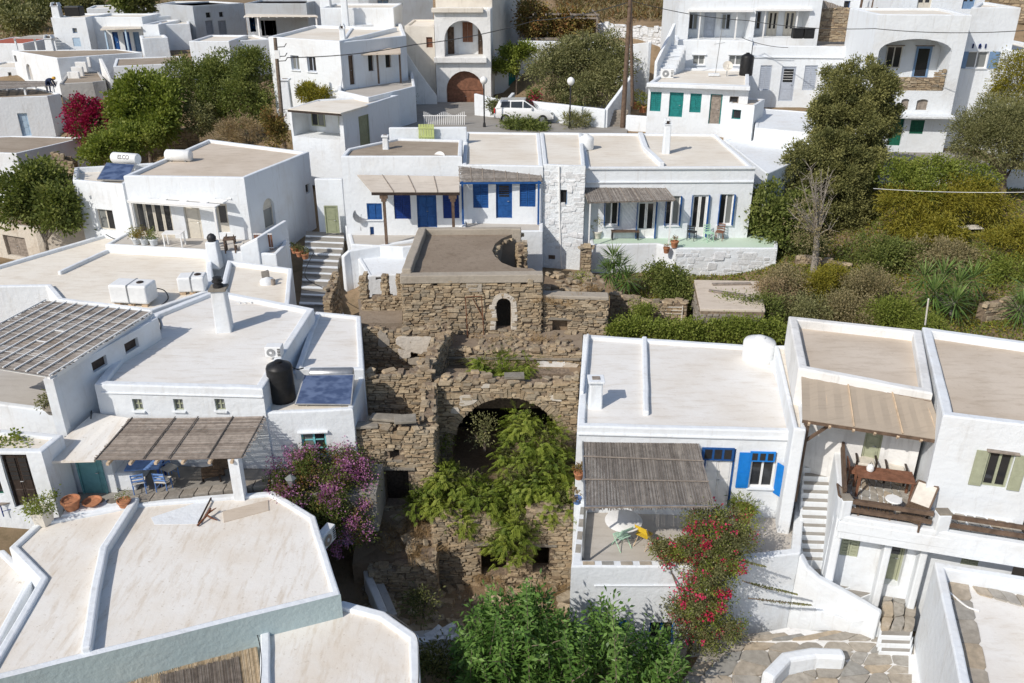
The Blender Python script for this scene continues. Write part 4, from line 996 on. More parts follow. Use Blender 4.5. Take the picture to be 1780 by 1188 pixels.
wallrun('wing', None, [(xl + .1, 66.9), (xl - 1.2, 66.8), (xl - 2.3, 66.8)], [10.6, 12.4, 14.2], 9.2, .22, 'white_old', root=I.root, part='stair_parapet')
# --- K: low house with teal doors
K = House('white_house', 'low white house with teal doors, window boxes and aerial on roof', [(1128, 143), (1303, 149), (1302, 120), (1163, 118)], 13.25, 9.6, .14, .25, 'white', 'roof_cream')
K.op(0, 'shutters', 1130, 160, 1149, 194, col='teal', depth=.15); K.op(0, 'door', 1163, 161, 1187, 204, col='teal', depth=.15); K.op(0, 'shutters', 1199, 163, 1219, 196, col='teal', depth=.15); K.op(0, 'door', 1233, 164, 1254, 216, col='wood_grey', fcol='teal', depth=.15); K.op(0, 'window', 1268, 168, 1284, 180, col='wood_grey', leaves=1); K.finish()
mb = MB(); LK = (K.P[1] - K.P[0]).length; mb.fbox(K.F(0), -.1, LK + .05, 0, .45, 13.0, 13.24); mb.build('eave', 'white', K.root, bevel=.04)
K2 = House('shed', None, [(1264, 180), (1312, 184), (1330, 172), (1282, 170)], 12.2, 9.4, .06, .2, 'white', 'roof_tan', root=K.root); K2.op(0, 'window', 1272, 191, 1288, 208, col='teal', leaves=1); K2.finish()
# --- Lh: long two-level house, upper right
yL = 62.0
def xw(u, v, y): return PY(u, v, y).x
Lh = House('white_house', 'long white two-level house with pale grey-blue shutters and porches', [('w', xw(1308, 90, yL), yL), ('w', xw(1522, 90, yL), yL - .6), ('w', xw(1530, 90, yL + 7), yL + 7), ('w', xw(1300, 90, yL + 7), yL + 7)], 14.75, 8.2, .35, .25, 'white', 'floor_grey')
for a, b in ((1320, 1340), (1397, 1419), (1437, 1456)): Lh.op(0, 'shutters', a, 114, b, 157, col='grey_blue', depth=.12)
Lh.op(0, 'door', 1356, 116, 1381, 176, col='grey_blue', pane=.55, depth=.12, gcol='paint_white')
for a, b in ((1360, 1370), (1383, 1394), (1408, 1417)): Lh.op(0, 'window', a, 200, b, 221, col='wood_grey', leaves=1, bars=3)
Lh.finish()
mb = MB(); mb.fbox(Lh.F(0), .02, (Lh.P[1] - Lh.P[0]).length - .02, 0, .09, 13.95, 14.05); mb.build('moulding', 'white', Lh.root, bevel=.03)
Lw = House('west_wing', None, [('w', xw(1173, 90, yL + 1), yL + 1), ('w', xw(1307, 90, yL), yL + .1), ('w', xw(1300, 90, yL + 7), yL + 7), ('w', xw(1168, 90, yL + 7), yL + 7)], 15.05, 9.5, .3, .25, 'white', 'floor_grey', root=Lh.root)
Lw.op(0, 'window', 1204, 96, 1225, 113, col='paint_white', leaves=2, lintel=True, sill=True, glass='glass_curtain'); Lw.op(0, 'window', 1267, 96, 1290, 114, col='paint_white', leaves=2, lintel=True, sill=True, glass='glass_curtain'); Lw.finish()
yU = 65.5
Lu = House('upper_storey', None, [('w', xw(1178, 40, yU), yU), ('w', xw(1425, 40, yU - .4), yU - .4), ('w', xw(1425, 40, yU) + 1, yU + 7), ('w', xw(1178, 40, yU), yU + 7)], 18.6, 13.5, .3, .25, 'white', 'roof_cream', root=Lh.root)
Lu.op(0, 'hole', 1197, 22, 1303, 69, depth=1.6); Lu.op(0, 'hole', 1312, 20, 1405, 66, depth=1.6); Lu.finish()
FL_ = Lu.F(0)
for o_, fits in zip(Lu.ops[0], (((.05, .2, 'window', .3, .9), (.32, .5, 'door', .0, .95), (.6, .75, 'window', .3, .9)), ((.03, .2, 'window', .25, .95), (.33, .52, 'glazed', .0, .95), (.65, .85, 'glazed', .0, .95)))):
    G_ = frame(FL_(o_['s0'], -1.6, 0), FL_(o_['s1'], -1.6, 0)); w = o_['s1'] - o_['s0']; h = o_['z1'] - o_['z0']
    mb = MB(); panel(mb, FL_(o_['s0'] - .2, -1.61, 0), FL_(o_['s1'] + .2, -1.61, 0), o_['z0'] - .2, o_['z1'] + .2, []); mb.build('porch_wall', 'white', Lh.root)
    for a, b, k, c, d in fits: fitting(Lh.root, G_, dict(kind=k, s0=w * a, s1=w * b, z0=o_['z0'] + h * c, z1=o_['z0'] + h * d, depth=0, col='grey_blue' if k != 'glazed' else 'cream_frame', leaves=1 if k == 'door' else 2))
    for f in (.18, .78): bar(Lh.root, FL_(o_['s0'] + w * f, -.05, o_['z0']), FL_(o_['s0'] + w * f, -.05, o_['z1']), .09, .09, 'paint_white', 'post')
    mb = MB(); mb.fbox(FL_, o_['s0'] - .1, o_['s1'] + .1, 0, .3, o_['z1'] + .05, o_['z1'] + .2); mb.build('eave', 'paint_white', Lh.root)
# stairs beside the long house
st = thing('outdoor_staircase', 'narrow white outdoor stair climbing beside the long house', 'staircase', PZ(1150, 122, 13.2))
for i in range(8):
    a = PY(1148 + i * 1.6, 120, 59.5 + i * .3); mb = MB(); y0 = 59.5 + i * .3; x0 = xw(1145 + i * 2.6, 110, y0); mb.prism([(x0, y0), (x0 + 1.1, y0), (x0 + 1.1, y0 + .32), (x0, y0 + .32)], 12.4, 13.4 + i * .2); mb.build('step', 'white', st, bevel=.02, jitter=.01)
wallrun('wing', None, [(xw(1140, 115, 59.3), 59.3), (xw(1170, 75, 62.4), 62.4)], [14.0, 16.2], 12, .22, 'white', root=st, part='stair_parapet')
# --- M: house with the broad arched veranda
yM = 56.0
M = House('white_house', 'white house with broad arched veranda and stone balustrade, upper right', [('w', xw(1516, 90, yM), yM), ('w', xw(1676, 90, yM - .5), yM - .5), ('w', xw(1676, 90, yM) + .8, yM + 6), ('w', xw(1516, 90, yM) + .4, yM + 6)], 17.2, 7.6, .15, .28, 'white', 'roof_cream')
M.op(0, 'hole', 1524, 68, 1650, 158, arch=True, rise=.75, depth=1.9)
M.op(0, 'plate', 1566, 172, 1580, 192, arch=True, rise=.15, col='wood_grey', depth=.15); M.op(0, 'plate', 1593, 173, 1613, 192, arch=True, rise=.15, col='wood_grey', depth=.15)
M.op(0, 'door', 1546, 205, 1569, 254, col='green_dark'); M.op(0, 'shutters', 1582, 209, 1606, 233, col='green_dark', depth=.1); M.finish()
FM = M.F(0); o_ = M.ops[0][0]; w = o_['s1'] - o_['s0']; zf = o_['z0']; G_ = frame(FM(o_['s0'], -1.9, 0), FM(o_['s1'], -1.9, 0))
mb = MB(); panel(mb, FM(o_['s0'] - .3, -1.91, 0), FM(o_['s1'] + .3, -1.91, 0), zf - .2, o_['z1'] + .2, []); mb.build('veranda_wall', 'white', M.root)
fitting(M.root, G_, dict(kind='window', s0=w * .24, s1=w * .46, z0=zf + 1.15, z1=zf + 2.5, depth=0, col='cream_frame', leaves=2, lintel='wood_grey')); fitting(M.root, G_, dict(kind='glazed', s0=w * .66, s1=w * .88, z0=zf + .15, z1=zf + 2.5, depth=0, col='blue_grey', leaves=1, lintel='wood_grey'))
bs = face_stones(FM(o_['s0'] + .05, -.1, 0), FM(o_['s1'] - .05, -.1, 0), zf, lambda s: zf + (.8 if s < w * .82 else 1.25), [], (.09, .16), (.2, .5), .02, .2)
bw = MB(); bw.fbox(FM, o_['s0'] + .05, o_['s1'] - .05, -.35, -.12, zf + .01, zf + .78); bo = bw.build('balustrade', 'mortar', M.root); place_stones(bo, bs, 'stone', 60)
mb = MB(); mb.fbox(FM, 1.5, 5.6, 0, .9, PW(1600, 200, *M.edge(0))[1] - .1, PW(1600, 200, *M.edge(0))[1] + .06); mb.build('door_canopy', 'white_rough', M.root, bevel=.03)
M2 = House('set_back_wing', None, [('w', xw(1672, 90, yM + 1.5), yM + 1.5), ('w', xw(1757, 90, yM + 1.5), yM + 1.5), ('w', xw(1757, 90, yM + 1.5) + .8, yM + 7), ('w', xw(1676, 90, yM + 6) + .8, yM + 7)], 17.5, 7.6, .15, .28, 'white', 'roof_cream', root=M.root)
M2.op(0, 'window', 1681, 90, 1717, 119, col='paint_white', leaves=2, open='blue_grey', ow=.8, glass='glass_curtain', sill=True); M2.finish()
F2m = M2.F(0)
for a, b in ((1689, 1693), (1700, 1706), (1711, 1715)):
    s0, z0 = M2.at(0, a, 84); s1, z1 = M2.at(0, b, 76); fitting(M.root, F2m, dict(kind='window', s0=s0, s1=s1, z0=z0, z1=z1, depth=-.01, col='blue_dark', leaves=1, arch=True))
# --- M front yard and right neighbours
Y1 = House('white_house', 'white house corner with stepped wall at the far right edge', [('w', xw(1752, 90, 57), 55), ('w', xw(1850, 90, 57), 55), ('w', xw(1850, 90, 57), 66), ('w', xw(1760, 90, 57), 66)], 15.0, 7.6, .2, .25, 'white', 'roof_cream'); Y1.finish()
N1 = House('white_house', 'white house with curtained doors behind the arched veranda house', [('w', xw(1550, 10, 66), 66), ('w', xw(1710, 10, 66), 66), ('w', xw(1710, 10, 66), 72), ('w', xw(1550, 10, 66), 72)], 20.5, 12, .2, .25, 'white', 'roof_cream')
N1.op(0, 'glazed', 1596, -20, 1621, 18, col='cream_frame'); N1.op(0, 'glazed', 1675, -20, 1697, 16, col='blue_grey'); N1.finish()
N2 = House('white_house', 'white house with bamboo-screened terrace behind stone wall, top right', [('w', xw(1420, 10, 72), 72), ('w', xw(1560, 10, 72), 72), ('w', xw(1560, 10, 72), 78), ('w', xw(1420, 10, 72), 78)], 20.5, 13, .2, .25, 'white', 'roof_cream')
N2.op(0, 'window', 1467, 2, 1478, 15, col='blue', leaves=1); N2.op(0, 'glazed', 1500, -18, 1518, 30, col='blue_grey'); N2.finish()
def stone_run(name, label, pts, zt, zb, th, mat='stone', n_ind=120, ch=(.1, .2), cl=(.2, .5), core='mortar', both=False, cap=True, drop=.02, seed=1):
    """free-standing rubble wall: dark core and stones on its camera side, a ragged top"""
    pts = [Vector((p[0], p[1])) for p in pts]; r = thing(name, label, 'wall', (pts[0].x, pts[0].y, zb))
    zts = zt if isinstance(zt, (list, tuple)) else [zt] * len(pts)
    core_o = wallrun('core', None, pts, [z - .06 for z in zts], zb, th, core, root=r, part='core', bevel=0); it = []
    rnd = random.Random(seed)
    for i in range(len(pts) - 1):
        a, b = pts[i], pts[i + 1]; d = (b - a).normalized(); nn = Vector((d.y, -d.x)) * th / 2; L = (b - a).length
        tf = (lambda s, i=i, L=L: zts[i] + (zts[i + 1] - zts[i]) * s / L + .07 * math.sin(s * 2.3 + i) + .05 * math.sin(s * 6.1))
        it += face_stones(a + nn, b + nn, zb, tf, [], ch, cl, .04, .18, rnd, drop)
        if both: it += face_stones(b - nn, a - nn, zb, tf, [], ch, cl, .04, .18, rnd, drop)
        if cap: it += cap_stones([a, b], (lambda s, L, i=i: zts[i] + (zts[i + 1] - zts[i]) * s / L - .06), th, 3, rnd)
    place_stones(r, it, mat, n_ind); return r
stone_run('stone_wall', 'brown stone terrace wall below the bamboo screen, top right', [(xw(1402, 55, 67), 67), (xw(1518, 60, 66), 66)], 16.9, 14.6, .4, 'stone', 120, (.12, .22), (.25, .6))
stone_run('stone_wall', 'brown stone retaining wall at the top right corner', [(xw(1700, 10, 72), 72), (xw(1850, 15, 70), 70)], 18.2, 15.5, .4, 'stone', 90, (.14, .26), (.3, .7))
stone_run('rubble_wall', 'whitewashed rubble wall below dry scrub at top centre', [(xw(1040, 50, 76), 76), (xw(1168, 50, 73), 73)], [15.1, 15.0], 12.2, .4, 'stone_white', 160, (.2, .34), (.25, .5), 'grey_plaster')
# ================================================================ far left houses
U1 = HY('white_house', 'white house with pale blue windows and blue-doored porch, far left', 88, 148, 31, 90, 88, dep=6)
U1.op(0, 'window', 126, 49, 134, 58, col='blue_grey', leaves=1); U1.op(0, 'plate', 127, 66, 140, 81, col='blue_pale', depth=.05); U1.op(0, 'window', 156, 64, 163, 76, col='blue_grey', leaves=1); U1.finish()
Ub = HY('porch_wing', None, 148.5, 246, 30, 90, 89.5, dep=5, root=U1.root)
for a, b in ((197, 207), (216, 227), (233, 244)): Ub.op(0, 'door', a, 56, b, 90, col='blue_grey' if a > 230 else 'blue', panels=2)
Ub.finish()
Uc = HY('east_wing', None, 246.5, 275, 43, 97, 87.5, dep=6, root=U1.root); Uc.finish()
Ud = HY('roof_room', None, 246, 326, 28, 46, 92, 96, dep=5, root=U1.root); Ud.finish()
U2 = House('white_house', 'low white house with earth roof and shaded end wall, far left', [(99, 101), (247, 91), (205, 86), (20, 88)], 11.9, 8.6, .06, .2, 'white', 'roof_earth')
U2.op(3, 'window', 25, 97, 29, 108, col='wood_grey', leaves=1); U2.op(3, 'plate', 47, 112, 55, 139, col='grey_plaster', arch=True); U2.finish()
U3 = House('white_house', 'white cottage with grey tin roof and blue door, left edge', [(-40, 172), (82, 167), (105, 163), (60, 152), (-40, 156)], 9.9, 6.6, .1, .2, 'white', 'roof_earth')
U3.op(0, 'door', 34, 197, 51, 237, col='blue_pale'); U3.finish()
U4 = House('white_house', 'house with earth roof and long shaded side wall, left edge above fig tree', [(-50, 264), (28, 267), (148, 239), (20, 236), (-50, 240)], 8.6, 4.6, .06, .2, 'white', 'roof_earth')
U4.finish()
U5 = House('weathered_house', 'grey weathered roofless cottage with stepped gable, far left', [(103, 146), (161, 143), (183, 140), (172, 124), (118, 126)], 10.6, 6.8, .1, .2, 'grey_plaster', 'roof_earth')
U5.op(0, 'window', 134, 176, 154, 186, col='wood_dark', leaves=2); U5.finish()
for i in range(4): mb = MB(); p = PZ(110 + i * 8, 140 - i * 4, 10.6); mb.box((p.x, p.y + 2, 10.6 + i * .25), (1.0, .3, .9)); mb.build('gable_step', 'white_old', U5.root, bevel=.04)
wallrun('ruined_gable', 'crumbling white gable wall with broken top among the trees, far left', [PZ(178, 118, 11.2), PZ(196, 160, 9.4), PZ(205, 165, 9)], [12.0, 10.6, 10.0], 7.5, .3, 'white_old')
U6 = HY('white_house', 'long low white house behind the green shrubs, upper left', 328, 398, 72, 112, 80, dep=6); U6.finish()
U6w = HY('wing', None, 398.5, 470, 70, 112, 82, 84, dep=5, root=U6.root); U6w.finish()
U6b = HY('white_house', 'white house with pale outdoor stair rails, upper left', 276, 330, 42, 97, 89, 90, dep=6); U6b.finish()
U7 = HY('grey_house', 'shaded grey-white house with two small square windows, upper left', 334, 424, 8, 64, 92, 97, dep=6)
U7.op(0, 'window', 358, 22, 366, 31, col='wood_dark', leaves=1); U7.op(0, 'window', 381, 21, 388, 30, col='wood_dark', leaves=1); U7.op(0, 'door', 358, 36, 371, 60, col='grey_blue'); U7.op(0, 'shutters', 380, 36, 394, 61, col='grey_blue'); U7.finish()
U7.op(1, 'window', 358, 22, 366, 31, col='wood_dark', leaves=1); U7.op(1, 'window', 381, 21, 388, 30, col='wood_dark', leaves=1); U7.op(1, 'door', 358, 36, 371, 56, col='grey_blue'); U7.op(1, 'shutters', 380, 36, 394, 61, col='grey_blue'); U7.finish()
U8 = HY('white_house', 'white house with green shutters and flat porch, upper left centre', 424.5, 532, 6, 66, 90, dep=6)
U8.op(0, 'door', 434, 31, 444, 56, col='blue_bright'); U8.op(0, 'window', 460, 36, 475, 62, col='sage', leaves=2, open='green_dark', ow=.3); U8.finish()
U8.op(0, 'door', 434, 31, 444, 56, col='blue_bright'); U8.op(0, 'window', 460, 36, 475, 62, col='sage', leaves=2, open='green_dark', ow=.3); U8.finish()
U9 = HY('white_house', 'bluish white block with sky-blue windows at top, left of arched house', 640, 752, -8, 60, 86, 88, dep=6)
U9.op(0, 'window', 656, 0, 676, 10, col='paint_white', leaves=2, glass='blue_pale'); U9.op(0, 'window', 690, 6, 700, 16, col='paint_white', leaves=1); U9.finish()
U9.op(0, 'window', 656, 0, 676, 10, col='paint_white', leaves=2, glass='blue_pale'); U9.finish()
U10 = HY('white_house', 'white house top with parapet seen above the flat roofs, top left', 533, 640, -4, 40, 94, dep=6); U10.finish()
U11 = HY('tiled_house', 'house with red tiled roof at the far left edge', -40, 40, 76, 110, 92, dep=7, roof='tile_red', par=.04); U11.finish()
V1 = HY('white_house', 'low white house with earth roof above the green trees, far left', 196, 318, 113, 150, 75, 77, dep=6, roof='roof_earth', par=.08); V1.op(0, 'window', 222, 122, 230, 131, col='wood_grey', leaves=1); V1.finish()
V2 = HY('white_house', 'small white house with low wall left of the tin-roofed cottage', -40, 42, 118, 150, 86, dep=5); V2.op(0, 'window', 14, 126, 20, 134, col='wood_dark', leaves=1); V2.finish()
V3 = HY('white_house', 'white flat-roofed house in the gap left of the shaded grey house', 268, 330, 8, 44, 104, dep=6); V3.op(0, 'window', 290, 20, 297, 30, col='blue_grey', leaves=1); V3.finish()
V4 = HY('white_house', 'white stair block between the low earth roof and green shrubs', 246, 292, 66, 112, 84, 85, dep=3); V4.finish()
V5 = HY('white_house', 'white house with long parapet at the top edge, upper left', 150, 262, 14, 40, 108, 110, dep=6); V5.finish()
# ================================================================ the ruin
def ruin_wall(root, A, B, z0, topf, th=.5, ops=(), n_ind=60, mat='stone', ends=(True, True), back=False, cap=True, ch=(.055, .135), cl=(.16, .5), seed=1, name='wall', drop=.02, corem='mortar', capw=None):
    """rubble masonry: a dark mortar core with ragged top, stones on its faces and loose ones on top"""
    rnd = random.Random(seed); A = Vector((A[0], A[1])); B = Vector((B[0], B[1])); F = frame(A, B); L = (B - A).length
    tf = topf if callable(topf) else (lambda s: topf)
    rag = lambda s: tf(s) + .06 * math.sin(s * 5.3 + seed) + .05 * math.sin(s * 11.7 + seed * 2)
    S = cuts(L, [o['s0'] for o in ops] + [o['s1'] for o in ops], .22); mb = MB()
    for a, b in zip(S, S[1:]):
        c = (a + b) / 2; t = rag(c) - .05; segs = [(z0, t)]
        for o in ops:
            if o['s0'] < c < o['s1']:
                zt = o['z1']
                if o.get('arch'): rr = (o['s1'] - o['s0']) / 2; rise = o.get('rise', rr); zt = o['z1'] - rise * (1 - math.sqrt(max(0, 1 - ((c - (o['s0'] + o['s1']) / 2) / rr) ** 2)))
                new = []
                for p, q in segs:
                    if o['z0'] > p: new.append((p, min(q, o['z0'])))
                    if zt < q: new.append((max(p, zt), q))
                segs = new
        for p, q in segs:
            if q - p > .03: mb.fbox(F, a, b, -th, -.045, p, q)
    w = mb.build(name, corem, root)
    it = face_stones(A, B, z0, rag, ops, ch, cl, .04, .17, rnd, drop)
    nrm = (F(0, 1, 0) - F(0, 0, 0))
    A3 = Vector((A.x, A.y, 0)); B3 = Vector((B.x, B.y, 0))
    if ends[0]: it += face_stones(A3 - nrm * th, A3, z0, lambda s: rag(0), [], ch, cl, .03, .17, rnd)
    if ends[1]: it += face_stones(B3, B3 - nrm * th, z0, lambda s: rag(L), [], ch, cl, .03, .17, rnd)
    if back: it += face_stones(B3 - nrm * th, A3 - nrm * th, z0, lambda s: rag(L - s), ops and [dict(o, s0=L - o['s1'], s1=L - o['s0']) for o in ops] or [], ch, cl, .03, .17, rnd)
    if cap:
        a2, b2 = F(0, -th / 2, 0), F(L, -th / 2, 0); it += cap_stones([a2, b2], lambda s, L_: rag(s) - .07, capw or th * .85, 3.4, rnd, (.06, .14), (.18, .48))
    place_stones(w, it, mat, n_ind); return w, F, it
def voussoirs(root, F, o, n=34, depth=.34, thick=.05, proud=.03, mat='stone', r=1.0):
    c, rr = (o['s0'] + o['s1']) / 2, (o['s1'] - o['s0']) / 2; rise = o.get('rise', rr); zs = o['z1'] - rise
    for i in range(n):
        t = math.pi * (i + .5) / n; mb = MB(); ca, sa = math.cos(t), math.sin(t); p = [(c - rr * ca, zs + rise * sa), (c - (rr + depth * random.uniform(.85, 1.1)) * ca, zs + (rise + depth) * sa)]
        tx, tz = sa * thick * 1.1, ca * thick * 1.1 * (rise / rr)
        q = [(p[0][0] - tx, p[0][1] - tz), (p[0][0] + tx, p[0][1] + tz), (p[1][0] + tx * 1.15, p[1][1] + tz * 1.15), (p[1][0] - tx * 1.15, p[1][1] - tz * 1.15)]
        pr = proud + random.uniform(-.02, .02)
        mb.hexa([F(q[0][0], pr, q[0][1]), F(q[1][0], pr, q[1][1]), F(q[1][0], -.3, q[1][1]), F(q[0][0], -.3, q[0][1]), F(q[3][0], pr, q[3][1]), F(q[2][0], pr, q[2][1]), F(q[2][0], -.3, q[2][1]), F(q[3][0], -.3, q[3][1])]); mb.build('voussoir', mat, root)
def patch(root, F, s, z, w, h, mat='ruin_plaster', seed=1, n=.05, name='plaster'):
    rnd = random.Random(seed); pts = []
    for i in range(22):
        t = 2 * math.pi * i / 22; k = .75 + .3 * rnd.random() + .12 * math.sin(3 * t + seed); c, d = math.cos(t), math.sin(t)
        pts.append((s + w / 2 * k * (abs(c) ** .6) * (1 if c > 0 else -1), z + h / 2 * k * (abs(d) ** .6) * (1 if d > 0 else -1)))
    mb = MB(); a = [mb.vert(F(p[0], n, p[1])) for p in pts]; b = [mb.vert(F(p[0], n - .08, p[1])) for p in pts]; mb.face(a)
    for i in range(22): mb.face([a[i], b[i], b[(i + 1) % 22], a[(i + 1) % 22]])
    return mb.build(name, mat, root, jitter=.02)
# ---- roofed part
R1 = thing('ruined_house', 'roofed stone ruin with arched doorway and collapsed roof corner', 'ruin', PZ(820, 580, 5.6))
fl, fr, br, bl = PZ(697, 480, 8.35), PZ(942, 477, 8.35), PZ(906, 401, 8.35), PZ(727, 403, 8.35)
F_ = frame(fl, fr); LW = (Vector((fr.x, fr.y)) - Vector((fl.x, fl.y))).length
def pxop(A, B, u0, v0, u1, v1, **kw):
    a, b = PW(u0, (v0 + v1) / 2, A, B)[0], PW(u1, (v0 + v1) / 2, A, B)[0]; c, d = PW((u0 + u1) / 2, v1, A, B)[1], PW((u0 + u1) / 2, v0, A, B)[1]
    o = dict(kind='hole', s0=a, s1=b, z0=c, z1=d); o.update(kw); return o
dop = pxop(fl, fr, 863, 518, 888, 574, arch=True)
w1, F1w, _ = ruin_wall(R1, fl, fr, 4.2, 8.02, .45, [dop], 130, ends=(True, True), cap=False, seed=3)
dop2 = dict(dop); voussoirs(R1, F1w, dop2, 15, .22, .075, .04, 'ruin_plaster')
for sd in (-1, 1):
    for i in range(6):
        mb = MB(); x = dop['s0'] - .14 if sd < 0 else dop['s1'] + .14; zz = dop['z0'] + (dop['z1'] - dop['z0'] - .35) * i / 6; mb.box(F1w(x + random.uniform(-.03, .03), -.06, zz + .12), (.26, .2, .2)); mb.build('jamb_stone', 'ruin_plaster', R1, bevel=.03, jitter=.04)
mb = MB(); mb.fbox(F_, -.05, LW + .05, -.4, .06, 8.0, 8.36); mb.build('parapet', 'concrete', R1, bevel=.03, jitter=.03)
mb = MB(); mb.fbox(F_, LW * .46, LW * .57, -.05, .05, 7.6, 7.98); mb.build('plaster', 'concrete', R1, bevel=.03, jitter=.03)
wallrun('parapet', None, [fl + Vector((.2, .3, 0)), bl + Vector((.2, 0, 0))], 8.55, 4.2, .4, 'concrete', root=R1, part='parapet', jitter=.04)
wallrun('parapet', None, [bl + Vector((.1, .1, 0)), br], 8.5, 4.2, .35, 'concrete', root=R1, part='parapet', jitter=.04)
rp = [(699, 478), (942, 477), (926, 467), (893, 465), (872, 457), (860, 446), (856, 436), (861, 424), (872, 415), (890, 408), (905, 402), (728, 404)]
P_ = [PZ(u, v, 8.2) for u, v in rp]; mb = MB(); mb.prism([(p.x, p.y) for p in P_], 7.95, 8.2); mb.build('roof', 'roof_ruin', R1, jitter=.03)
P_ = [PZ(u, v, 8.2) for u, v in rp[2:11]]; it = []
for a, b in zip(P_, P_[1:]): it += cap_stones([a, b], lambda s, L: 7.98, .2, 5, random.Random(int(a.x * 100)), (.08, .16), (.15, .35))
place_stones(R1, it, 'stone', 30)
rw0, rw1 = Vector((fr.x + .05, fr.y + .4, 0)), Vector((br.x + .1, br.y, 0))
ruin_wall(R1, rw0, rw1, 4.2, lambda s: 6.2 + .35 * math.sin(s * 2) + (1.9 if s > 4.6 else 0), .4, (), 25, back=True, seed=5)
mb = MB(); ib = frame((bl.x + .5, bl.y - .15), (br.x, br.y - .15)); mb.fbox(ib, .2, (br - bl).length - .2, -.05, 0, 4.2, 7.9); mb.build('inner_wall', 'ruin_plaster', R1)
# low block right of the doorway
a2, b2 = PZ(944, 515, 7.25), PZ(1057, 518, 7.25)
hop = pxop(a2, b2, 960, 556, 986, 580)
w2, F2w, _ = ruin_wall(R1, a2, b2, 4.0, lambda s: 7.22, .5, [hop], 60, ends=(False, True), cap=False, seed=8)
mb = MB(); mb.fbox(F2w, -.02, (b2 - a2).length + .04, -.5, .05, 7.15, 7.32); mb.build('parapet', 'concrete', R1, bevel=.04, jitter=.05)
mb = MB(); mb.fbox(F2w, hop['s0'] - .2, hop['s1'] + .2, -.2, .05, hop['z1'], hop['z1'] + .1); mb.build('lintel', 'slate', R1)
c2, d2 = PZ(948, 480, 7.1), PZ(1048, 484, 7.1)
mb = MB(); mb.prism([(a2.x, a2.y + .4), (b2.x, b2.y + .4), (d2.x, d2.y), (c2.x, c2.y)], 4.0, 7.1); mb.build('earth_fill', 'soil', R1, jitter=.05)
rr_ = random.Random(4); it = []
for i in range(70):
    p = a2.lerp(b2, rr_.random()).lerp(c2.lerp(d2, rr_.random()), rr_.random()); it.append((Vector((p.x, p.y + .3, 7.1 + rr_.uniform(0, .14))), (rr_.uniform(.12, .4), rr_.uniform(.12, .3), rr_.uniform(.06, .18)), rr_.uniform(0, 3), rr_.uniform(-.3, .3)))
place_stones(R1, it, 'stone', 45)
# ---- vaulted hall
R2 = thing('ruined_hall', 'ruined stone hall with a great round arch full of green shrubs', 'ruin', PY(890, 900, 28.3))
aA, aB = PY(757, 700, 28.3), PY(1004, 700, 28.3)
aop = pxop(aA, aB, 786, 691, 979, 900, arch=True); aop['rise'] = min(aop['z1'] - 3.0, (aop['s1'] - aop['s0']) / 2 * 1.12)
w3, F3w, _ = ruin_wall(R2, aA, aB, 2.0, lambda s: 6.15 + .12 * math.sin(s * 1.3), .55, [aop], 110, seed=11, back=False)
voussoirs(R2, F3w, aop, 46, .36, .055, .03)
patch(R2, F3w, 1.2, 5.35, .7, .45, seed=2); patch(R2, F3w, .75, 4.9, .35, .3, seed=3); patch(R2, F3w, 4.6, 5.45, .5, .3, seed=5); patch(R2, F3w, 2.0, 5.95, .5, .18, seed=9)
# barrel vault behind the arch: walls and back so the inside is dark
ox = [F3w(aop['s0'], -.5, 0), F3w(aop['s1'], -.5, 0)]
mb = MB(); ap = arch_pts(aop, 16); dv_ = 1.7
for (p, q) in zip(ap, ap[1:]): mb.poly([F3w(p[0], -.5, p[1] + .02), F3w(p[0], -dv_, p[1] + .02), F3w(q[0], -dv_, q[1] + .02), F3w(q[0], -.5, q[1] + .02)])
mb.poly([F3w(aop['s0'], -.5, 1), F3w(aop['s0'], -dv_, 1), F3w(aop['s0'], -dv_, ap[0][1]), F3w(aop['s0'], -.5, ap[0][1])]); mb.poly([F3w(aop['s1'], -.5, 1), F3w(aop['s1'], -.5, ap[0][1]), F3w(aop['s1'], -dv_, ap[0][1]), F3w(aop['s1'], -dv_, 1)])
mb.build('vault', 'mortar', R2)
mb = MB(); mb.fbox(F3w, -.2, (aB - aA).length + .2, -3.6, -3.4, 1, 4.7); mb.build('inner_wall', 'shade_soot', R2)  # near-black back wall: the arch's deep shade and soot put into its colour
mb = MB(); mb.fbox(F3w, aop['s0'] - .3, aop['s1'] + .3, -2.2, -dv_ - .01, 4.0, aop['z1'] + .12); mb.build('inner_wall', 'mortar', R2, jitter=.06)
lA, lB, lC, lD = PZ(776, 611, 5.6), PZ(1012, 613, 5.6), PZ(1014, 574, 5.6), PZ(790, 572, 5.6)
mb = MB(); mb.prism([(aA.x + .3, aA.y + 1.9), (aB.x, aB.y + 1.9), (lB.x, lB.y + .2), (lA.x, lA.y + .2)], 4.6, 4.95); mb.build('earth_fill', 'soil', R2, jitter=.06)
mb = MB(); mb.prism([(lA.x, lA.y + .3), (lB.x, lB.y + .3), (lC.x, lC.y), (lD.x, lD.y)], 3.6, 5.58); mb.build('ledge', 'roof_ruin', R2, jitter=.04)
w4, F4w, _ = ruin_wall(R2, lA, lB, 4.5, lambda s: 5.6, .5, (), 60, seed=13, ends=(False, False))
LL = (lB - lA).length; mb = MB(); mb.fbox(F4w, .1, LL - .1, -.02, .1, 5.28, 5.36); mb.build('ledge_slab', 'slate', R2, jitter=.02)
patch(R2, F4w, LL - 1.3, 5.05, 1.3, .36, 'white_old', 7, .07); patch(R2, F4w, LL - .5, 5.0, .7, .3, 'ruin_plaster', 8, .07)
it = []; rr_ = random.Random(14)
